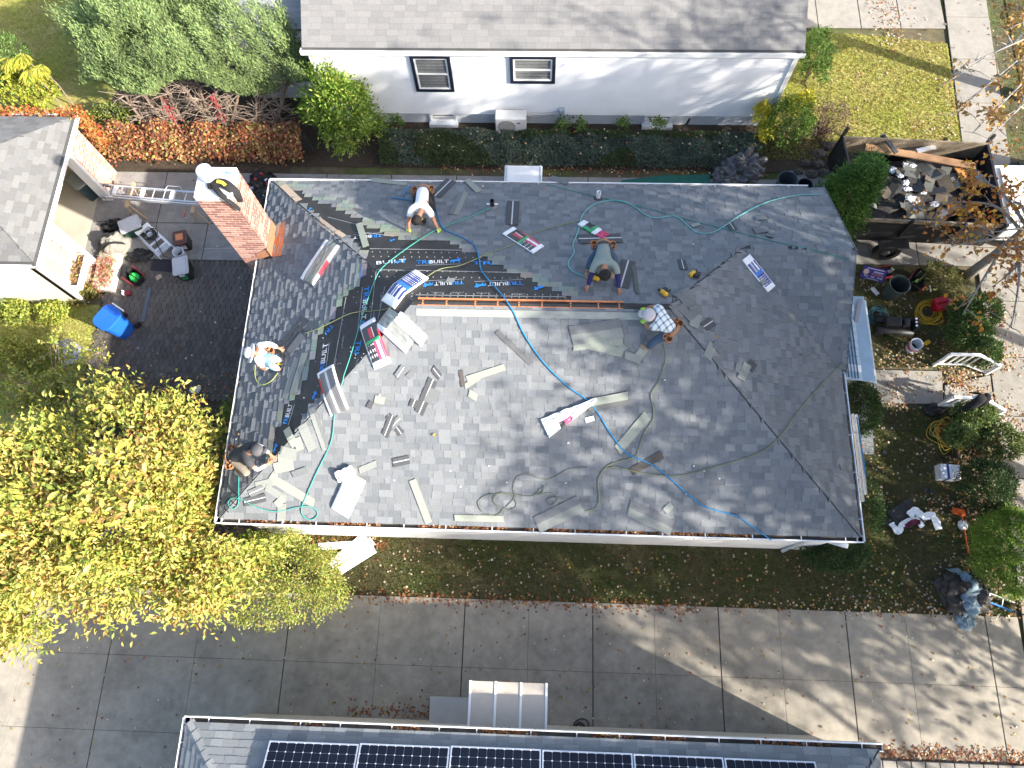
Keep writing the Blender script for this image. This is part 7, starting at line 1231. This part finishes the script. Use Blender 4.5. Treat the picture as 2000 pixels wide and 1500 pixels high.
q = gl(1840, 592, .25); gc = thing('fuel_can', 'red plastic fuel can lying by the bushes', 'fuel can', (q.x, q.y, 0), .3); MR_ = mat('fuel_red', (.42, .015, .03), rough=.35); tub(MB(), .42, .34, .3, r=.1, k0=.9).build('can_body', MR_, gc, bevel=.02); h = MB(); h.tube([(-.12, 0, .3), (-.1, 0, .38), (.08, 0, .38), (.1, 0, .3)], .025, 8); h.build('handle', MR_, gc); MB().lathe([(.035, 0), (.03, .12)], (.2, 0, .2), 10, Matrix.Rotation(1.0, 3, 'Y')).build('spout', mat('white_plastic', (.72, .74, .78)), gc)
coil('garden_hose', 'yellow hose coil on the grass beside the air compressor', 1812, 612, .36, 9, mat('yellow_hose', (.42, .28, .02), rough=.4), .013); coil('air_hose', 'dark teal hose coil beside the awning', 1711, 617, .26, 8, mat('dark_teal_hose', (.03, .10, .12), rough=.4), .012)
q = gl(1752, 632, .3); ac = thing('air_compressor', 'black twin-tank air compressor on the grass below the awning', 'compressor', (q.x, q.y, 0), -.08); ac.scale = (.8, .8, .8)
for s in (-1, 1): MB().lathe([(.001, -.62), (.09, -.6), (.13, -.55), (.13, .55), (.09, .6), (.001, .62)], (0, s * .19, .18), 18, Matrix.Rotation(PI / 2, 3, 'Y'), cap=False).build('tank', M_BLKM, ac, smooth=True)
MB().box((-.15, .02, .4), (.5, .32, .26)).build('motor', M_BLKM, ac, bevel=.04); MB().lathe([(.12, -.12), (.12, .12)], (.28, .02, .42), 16, Matrix.Rotation(PI / 2, 3, 'X')).build('pump', mat('dark_pump', (.05, .05, .055), metal=.5, rough=.4), ac); MB().box((.55, 0, .4), (.1, .4, .4)).build('control_panel', M_BLKM, ac, bevel=.02)
for k in range(3): MB().lathe([(.035, 0), (.035, .03)], (.5, -.12 + .12 * k, .6), 10).build('gauge', M_WHITE, ac)
for s in (-1, 1): MB().lathe([(.13, -.04), (.13, .04)], (-.5, s * .33, .13), 16, Matrix.Rotation(PI / 2, 3, 'X')).build('wheel', M_BLKP, ac)
pail(1790, 672, .15, .36, M_PAIL, 'white bucket with red print on the leafy yard', inside=M_BLKP, stripe=mat('red_print', (.4, .03, .05))); box_thing('battery_tool', 'small black and amber power tool lying in the leaves', 'tool', 1812, 668, (.16, .1, .1), .5, M_YEL, z0=0)
box_thing('wood_offcut', 'pale wood offcut beside the compressor', 'wood', 1778, 655, (.12, .1, .04), .3, M_WOOD, z0=0)
# railings on both sides of the front walk
def railing(x0, x1, xe, ye, y, label):
    t = thing('railing', label, 'railing', ((x0 + x1) / 2, y, 0)); mx = (x0 + x1) / 2; pts = [Vector((x0 - mx, 0, .82)), Vector((x1 - mx, 0, .82)), Vector((xe - mx, ye - y, .62))]; low = [p - Vector((0, 0, .68 if i < 2 else .55)) for i, p in enumerate(pts)]
    b = MB(); b.ribbon(pts, .07, .045); b.build('hand_rail', M_WHITE, t); b = MB(); b.ribbon(low, .045, .035); b.build('bottom_rail', M_WHITE, t)
    for s, e, n in ((0, 1, 4), (1, 2, 4)):
        for i in range(n): u = (i + .5) / n; p = pts[s].lerp(pts[e], u); l = low[s].lerp(low[e], u); MB().box((p.x, p.y, (p.z + l.z) / 2), (.028, .028, p.z - l.z)).build('baluster', M_WHITE, t)
    for p in (pts[0], pts[2]): MB().box((p.x, p.y, p.z / 2), (.06, .06, p.z)).build('post', M_WHITE, t)
railing(10.25, 10.95, 11.55, 6.52, 6.72, 'white railing along the front walk beside the green bushes'); railing(10.15, 10.85, 11.45, 5.35, 5.60, 'white railing of the front walk with the black jacket over it')
jk = thing('jacket', 'black jacket thrown over the lower walk railing', 'jacket', (10.7, 5.6, .87)); jl = jk.location.copy()
cloth_ribbon('body_panel', [(10.85, 5.82, .45), (10.82, 5.64, .87), (10.7, 5.5, .85), (10.5, 5.35, .55), (10.36, 5.3, .3)], (.27, .2), .06, M_BLKC, jk, jl); cloth_ribbon('sleeve', [(10.95, 5.7, .85), (10.9, 5.52, .88), (10.75, 5.42, .6), (10.6, 5.38, .4)], (.16, .12), .06, M_BLKC, jk, jl)
heap('black_bag', 'black bag on the grass beside the lower railing', 'bag', 1825, 800, (.26, .17, .2), M_BLKP, 7, .1, z=0.0, amp=.25, wr=.1)
def tangle(name, label, px, py, r, n, m, rad, seed):
    rnd = random.Random(seed); q = gl(px, py); pts = []
    for i in range(n): a = i * 1.9 + rnd.uniform(-.5, .5); rr = r * rnd.uniform(.35, 1); pts.append((q.x + rr * math.cos(a), q.y + rr * math.sin(a), .02 + rad + rnd.random() * .06))
    return tag(MB().tube(spline(pts, 6), rad, 5).build(name, m, smooth=True), label, 'cable')
tangle('cable_tangle', 'tangled yellow extension cord in front of the lumpy bush', 1845, 850, .52, 34, mat('yellow_cord', (.48, .34, .06), rough=.5), .010, 3); tangle('cable_tangle', 'orange cord knot inside the yellow tangle', 1850, 845, .3, 16, mat('orange_cord', (.5, .12, .02), rough=.5), .011, 5)
b = MB(); a0, a1 = gl(1862, 870, .05), gl(1868, 896, .05); b.tube([(a0.x, a0.y, .08), (a1.x, a1.y, .08)], .05, 10); tag(b.build('black_pipe', M_BLKP), 'short black pipe by the yellow cord tangle', 'pipe')
cb_ = box_thing('cardboard_carton', 'white cardboard carton with a navy stripe beside the dark round bush', 'carton', 1857, 921, (.46, .36, .30), -.06, mat('carton_white', (.68, .7, .74), rough=.6), z0=0, bevel=.006); MB().box((-.06, 0, .304), (.05, .362, .008)).build('navy_stripe', mat('navy_ink', (.03, .05, .2)), cb_); MB().box((-.06, -.184, .15), (.05, .008, .3)).build('navy_stripe', mat('navy_ink', (.03, .05, .2)), cb_)
def gstrip(pts, w_, m, label, cat, name, z=.02, th=.01): b = MB(); b.ribbon([Vector((gl(*p).x, gl(*p).y, z + (p[2] if len(p) > 2 else 0))) for p in [(x[0], x[1]) for x in pts]], w_, th); return tag(b.build(name, m), label, cat)
M_DS = mat('dark_shingle_back', (.055, .055, .06), rough=.85)
gstrip([(1740, 1012), (1782, 985)], .34, M_DS, 'dark shingle pair lying on the lawn under the torn wrapper', 'shingle', 'shingle_strip'); gstrip([(1728, 1022), (1760, 1030)], .12, M_DS, 'dark shingle offcut at the foot of the torn wrapper', 'shingle', 'shingle_strip', z=.03)
def gwrap(pts, w_, z, label, m=M_WRAP, seed=1):
    q = [gl(*p) for p in pts]; b = MB(); sp = spline([(p.x, p.y, z) for p in q], 6); 
    for i, p in enumerate(sp): p.z = z + .03 + .05 * noise.noise(Vector((i * .5, seed, 0)))
    b.ribbon(sp, [w_ * (1 + .4 * noise.noise(Vector((i * .7, seed, 3)))) for i in range(len(sp))], .015); return tag(b.build('torn_wrapper', m, smooth=False), label, 'wrapper')
gwrap([(1738, 1022), (1752, 1040), (1760, 1025), (1785, 1015), (1800, 1030)], .13, .03, 'torn white wrapper curled on the lawn', seed=2); gwrap([(1772, 1008), (1785, 998), (1800, 1010), (1818, 1008), (1830, 1035)], .17, .05, 'second torn white wrapper strip trailing across the lawn', seed=6); gwrap([(1765, 1030), (1780, 1020), (1792, 1022)], .11, .08, 'black and pink printed wrapper inside on the lawn', mat('black_pink_print', (.12, .02, .05), var=.8, scale=18), 4)
for px, py in ((1727, 885), (1815, 960), (1808, 958)): q = gl(px, py); tag(MB().prism([(-.09, -.05), (.1, -.03), (.0, .09)], 0, .012).build('shingle_offcut', M_DS, None, loc=(q.x, q.y, .025)), 'dark triangular shingle offcut on the lawn', 'shingle', 'triangular shingle offcuts on the lawn')
q = gl(1885, 1045); sh = thing('shovel', 'orange-handled roofing shovel lying beside the big yew', 'shovel', (q.x, q.y, .03)); a0, a1 = gl(1874, 1003) - q, gl(1889, 1082) - q; M_OR = mat('orange_paint', (.55, .10, .02), rough=.45); MB().tube([(a0.x, a0.y, .05), (a1.x, a1.y, .03)], .018, 8).build('handle', M_OR, sh); MB().box((a0.x - .05, a0.y + .03, .03), (.3, .16, .03), Matrix.Rotation(-.2, 3, 'Z')).build('blade', M_OR, sh); r_ = MB(); r_.tube([(a1.x + .06 * math.cos(a), a1.y - .06 + .06 * math.sin(a), .03) for a in np.linspace(0, 6.3, 14)], .012, 5); r_.build('grip', M_BLKP, sh)
heap('plastic_cup', 'crushed white plastic cup on the orange shovel handle', 'cup', 1880, 1026, (.11, .12, .09), M_WHITE, 3, 0, z=.02, amp=.3, wr=.2)
M_BRT = mat('brown_tarp', (.05, .042, .038), rough=.5, var=.25, bump=.4, bscale=9); tp = heap('tarp_heap', 'heap of dark brown tarp wrapped in a pale blue sheet at the driveway edge', 'tarp', 1886, 1158, (.56, .5, .5), M_BRT, 2.4, 0, z=0.0, n=40, seg=60, amp=.3, wr=.2); bl_ = mat('pale_blue_sheet', (.20, .27, .31), rough=.7, var=.15, bump=.4, bscale=10)
ov = blob((0, 0, .012), (.585, .525, .525), 2.4, n=40, m=60, amp=.3, wr=.2); keepf = [f for f in ov.f if -.17 + .08 * math.sin(sum(ov.v[k][1] for k in f) * 2) < sum(ov.v[k][0] for k in f) / 4 < .13 + .06 * math.sin(sum(ov.v[k][1] for k in f) * 3)]; ov.f = keepf; ov.c = [(1, 1, 1)] * len(keepf)
o = ov.build('blue_sheet', bl_, tp, smooth=True); md = o.modifiers.new('s', 'SOLIDIFY'); md.thickness = .012
blob((-.05, -.62, 0), (.17, .22, .1), 5.2, n=14, m=22, amp=.5, wr=.3).build('blue_sheet', bl_, tp, smooth=True); blob((.14, -.6, 0), (.09, .16, .07), 7.2, n=12, m=18, amp=.5, wr=.3).build('blue_sheet', bl_, tp, smooth=True)
q = gl(1950, 1174, .1); ld = thing('extension_ladder', 'blue and silver ladder end sticking out from under the brown tarp', 'ladder', (q.x, q.y, .03), -.35)
for s in (-1, 1): MB().box((0, s * .1, .05), (.75, .03, .08)).build('rail', M_ALU if s > 0 else mat('blue_rail', (.05, .2, .45)), ld); MB().lathe([(.05, -.02), (.05, .02)], (.38, s * .1, .05), 12, Matrix.Rotation(PI / 2, 3, 'X')).build('foot', M_BLKP, ld)
for x in (-.2, .1): MB().tube([(x, -.1, .05), (x, .1, .05)], .014, 6).build('rung', M_ALU, ld)
# ladder leaning at the east gutter
ex = thing('extension_ladder', 'silver ladder hung along the wall below the east gutter', 'ladder', (6.95, 3.7, 2.3))
for s_, z in ((0, .3), (1, 0.0)): MB().box((.06 * s_, 0, z), (.035, 1.75 + .2 * s_, .08)).build('rail', M_ALU, ex)
for i in range(5): MB().tube([(0, -.7 + i * .35, .3), (.06, -.7 + i * .35, 0)], .014, 6).build('rung', M_ALU, ex)
for y in (-.5, .5): MB().box((-.24, y, .2), (.5, .03, .05)).build('bracket', M_ALU, ex)
b = MB(); b.tube([(-.02, .8, .36), (.0, .2, .37), (.02, -.4, .36), (.03, -.75, .2)], .014, 5); b.build('blue_rope', mat('blue_hose', (.02, .2, .42)), ex)
a0, a1 = G(1672, 628, 2.62), G(1680, 584, 2.68); b = MB(); b.ribbon([a0, a1], .09, .02); tag(b.build('plank', mat('mauve_plank', (.36, .33, .36))), 'short greyish board lying on the blue awning', 'plank')
coil('garden_hose', 'black hose loop at the foot of the solar house wall', 1132, 1424, .2, 3, M_BLKP, .013)
# ================================================================ grass, fallen leaves, grit
def poly_pts(poly, n):
    xs = [p[0] for p in poly]; ys = [p[1] for p in poly]; out = []
    P = np.array(poly); x = RNG.uniform(min(xs), max(xs), n * 3); y = RNG.uniform(min(ys), max(ys), n * 3); c = np.zeros(n * 3, bool); j = len(poly) - 1
    for i in range(len(poly)):
        xi, yi = poly[i]; xj, yj = poly[j]; h = ((yi > y) != (yj > y)) & (x < (xj - xi) * (y - yi) / (yj - yi + 1e-12) + xi); c ^= h; j = i
    return np.stack([x[c], y[c]], 1)[:n]
def turf(name, label, poly, n, cols, L=.055, dens=None):
    p = poly_pts(poly, n)
    if dens is not None: p = p[dens(p)]
    n = len(p); k = np.array([noise.noise(Vector((a * .8, b_ * .8, 2))) for a, b_ in p]); c = np.where((k > 0.05)[:, None], pick(cols[:2], n, .25), pick(cols[2:], n, .25))
    o = leaves(name, np.concatenate([p, np.zeros((n, 1))], 1), RNG.normal(size=(n, 3)) * .6 + np.array([0, 0, .9]), L, .018, c, M_NEEDLE); return tag(stuff(o), label, 'grass')
GR = [(0.072, 0.098, 0.022), (0.098, 0.12, 0.028), (0.12, 0.11, 0.045), (0.092, 0.094, 0.034)]; GS = [(0.27, 0.30, 0.055), (0.33, 0.34, 0.065), (0.36, 0.32, 0.10), (0.29, 0.28, 0.07)]  # blade colours likewise: first set has shade put in, second has sun
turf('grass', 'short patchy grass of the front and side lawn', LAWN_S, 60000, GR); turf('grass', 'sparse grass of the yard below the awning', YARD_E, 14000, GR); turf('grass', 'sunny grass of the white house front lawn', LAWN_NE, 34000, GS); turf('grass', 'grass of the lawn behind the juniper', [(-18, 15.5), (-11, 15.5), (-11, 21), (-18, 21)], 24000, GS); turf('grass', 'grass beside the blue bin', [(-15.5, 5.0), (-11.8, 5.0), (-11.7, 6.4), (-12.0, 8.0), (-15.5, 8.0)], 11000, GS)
turf('grass', 'grass strip behind the kerb stones', [(6.9, -2.8), (11.9, -2.8), (11.9, -5), (6.9, -5)], 9000, GR); turf('grass', 'grass verge along the sidewalk', [(13.2, 7), (15, 7), (15.6, 20), (13.9, 20)], 9000, GR)
FALL = [(0.34, 0.12, 0.04), (0.26, 0.09, 0.035), (0.42, 0.24, 0.09), (0.55, 0.42, 0.28), (0.62, 0.53, 0.42), (0.20, 0.10, 0.06), (0.45, 0.33, 0.08)]
LP = []; LC = []
def drop(n, fx, fy, z=.034, wt=None):
    x = fx(n); y = fy(n); LP.append(np.stack([x, y, np.full(n, z) + RNG.random(n) * .012], 1)); LC.append(pick(FALL, n, .2, wt))
U = lambda a, b_: (lambda n: RNG.uniform(a, b_, n)); NN = lambda m, s: (lambda n: RNG.normal(m, s, n))
RW = [.34, .26, .12, .1, .06, .1, .02]; PW = [.1, .08, .2, .24, .2, .1, .08]
drop(900, U(-4.6, 4.0), lambda n: .50 + np.abs(RNG.normal(0, .10, n)) * RNG.choice([-1, 1], n), .034, RW); drop(350, U(4, 11.2), NN(.55, .1), .034, PW); drop(300, U(6.8, 11), NN(.7, .12), .02, PW)
drop(520, U(-6, 11), U(-2.2, .45), .034, PW); drop(220, U(-13, -6.5), U(-4.5, .4), .034, PW); drop(420, U(-4.2, -.6), lambda n: -2.1 + np.abs(RNG.normal(0, .16, n)), .034, RW); drop(1500, U(6.9, 12), lambda n: -2.45 + RNG.normal(0, .09, n), .036, RW)
drop(1300, U(-5.5, 11.2), U(.6, 1.8), .02, PW); drop(1500, U(7.0, 11.2), U(.7, 5.5), .02, PW); drop(700, U(8.4, 11.4), U(6.6, 9.4), .02, PW)
for px, py, s, n in ((1900, 900, .35, 380), (1950, 830, .4, 420), (1940, 620, .25, 260), (1870, 738, .22, 240), (1955, 700, .3, 260), (1760, 700, .4, 260), (1745, 775, .3, 200), (1910, 780, .25, 260), (1900, 985, .25, 240), (1960, 965, .35, 260), (1830, 985, .2, 80), (1975, 1165, .3, 160), (1720, 975, .12, 40)): q = G(px, py); drop(n, NN(q.x, s), NN(q.y, s * .8), .036, PW)
drop(900, U(7, 12.1), U(13, 17.4), .02, PW); drop(500, lambda n: 10.6 + RNG.normal(0, .35, n), U(16.8, 20), .036, PW); drop(260, lambda n: 11.9 + RNG.normal(0, .5, n), U(-2, 19), .036, PW); drop(700, U(13.4, 15.2), U(7, 20), .03, RW); drop(500, U(10.6, 12.0), U(12.9, 14.4), .02, PW)
drop(420, U(-3, 6.5), lambda n: 12.5 + RNG.normal(0, .08, n), .04, RW); drop(160, U(-4.5, 6), U(12.7, 13.6), .5, PW); drop(200, U(-12, -8), U(5.4, 6.0), .035, [.1, .1, .2, .1, .1, .3, .1]); drop(600, lambda n: -10.0 + RNG.normal(0, .8, n), lambda n: 5.35 + np.abs(RNG.normal(0, .22, n)), .035, [.1, .05, .2, .05, .05, .5, .05]); drop(60, U(-12, -7.5), U(6, 9), .034, PW); drop(120, U(-12.8, -8), U(9.5, 12.2), .034, PW)
drop(500, U(-5.5, -3.6), NN(1.75, .08), .02, RW); drop(90, U(8.5, 11.6), U(5.7, 6.5), .036, PW)
LP = np.concatenate(LP); LC = np.concatenate(LC); kp = RNG.random(len(LP)) < np.where(np.abs(LP[:, 2] - .027) < .012, .42, .8); LP, LC = LP[kp], LC[kp] * .85; n = len(LP); a = RNG.uniform(0, 6.283, n); o = leaves('fallen_leaves', LP, np.stack([np.cos(a), np.sin(a), RNG.normal(0, .18, n)], 1), .062, .052, LC, M_LEAF, fold=.12, nrm=RNG.normal(size=(n, 3)) * .25 + np.array([0, 0, 1.])); tag(stuff(o), 'brown, red and tan fallen leaves scattered over drive and lawn', 'leaves')
# leaves in the gutters, on the solar house gutter and a few on roofs
GP = []; 
def gl_(a, b_, n, z, axis, sp=.03):
    t = RNG.random(n)
    if axis == 'x': GP.append(np.stack([a[0] + (b_[0] - a[0]) * t, np.full(n, a[1]) + RNG.normal(0, sp, n), np.full(n, z) + RNG.random(n) * .02], 1))
    else: GP.append(np.stack([np.full(n, a[0]) + RNG.normal(0, sp, n), a[1] + (b_[1] - a[1]) * t, np.full(n, z) + RNG.random(n) * .02], 1))
for a_, b_, n in ((-6.0, -4.6, 60), (-4.3, -3.2, 120), (-2.4, -.6, 160), (-.2, 2.3, 300), (2.4, 4.4, 200)): gl_((a_, Y0 + .08), (b_, Y0 + .08), n, ZE - .03, 'x', .022)
for a_, b_, n in ((-4.5, -3.9, 30), (-2.6, -2.1, 70), (-.9, .1, 150), (1.2, 1.9, 110), (2.3, 2.9, 110), (4.2, 5.6, 120)): gl_((a_, by1 - .08), (b_, by1 - .08), n, 2.96, 'x', .025)
gl_((X1 - .08, 1.9), (X1 - .08, 5.2), 60, ZE - .03, 'y', .02)
GP = np.concatenate(GP); n = len(GP); a = RNG.uniform(0, 6.283, n); o = leaves('gutter_leaves', GP, np.stack([np.cos(a), np.sin(a), RNG.normal(0, .3, n)], 1), .06, .045, pick(FALL, n, .2, [.4, .2, .2, .1, .02, .06, .02]), M_LEAF); tag(stuff(o), 'red-brown leaves caught in the gutters', 'leaves')
RL = np.array([tuple(on(RP(px, py), .022)) for px, py in ((850, 845), (1365, 472), (1352, 480), (945, 368), (1560, 690), (1400, 655), (985, 395), (620, 470), (1300, 655), (1592, 484), (1210, 900), (1060, 372), (470, 850), (462, 860))]); n = len(RL); o = leaves('roof_leaves', RL, RNG.normal(size=(n, 3)) * np.array([1, 1, .1]), .07, .06, pick(FALL, n, .2), M_LEAF); tag(stuff(o), 'a few single leaves lying on the shingles', 'leaves')

# FINAL: thin stems inside one plant cannot be told apart singly
for o in bpy.data.objects:
    if o.name.split('.')[0] == 'stem': stuff(o)
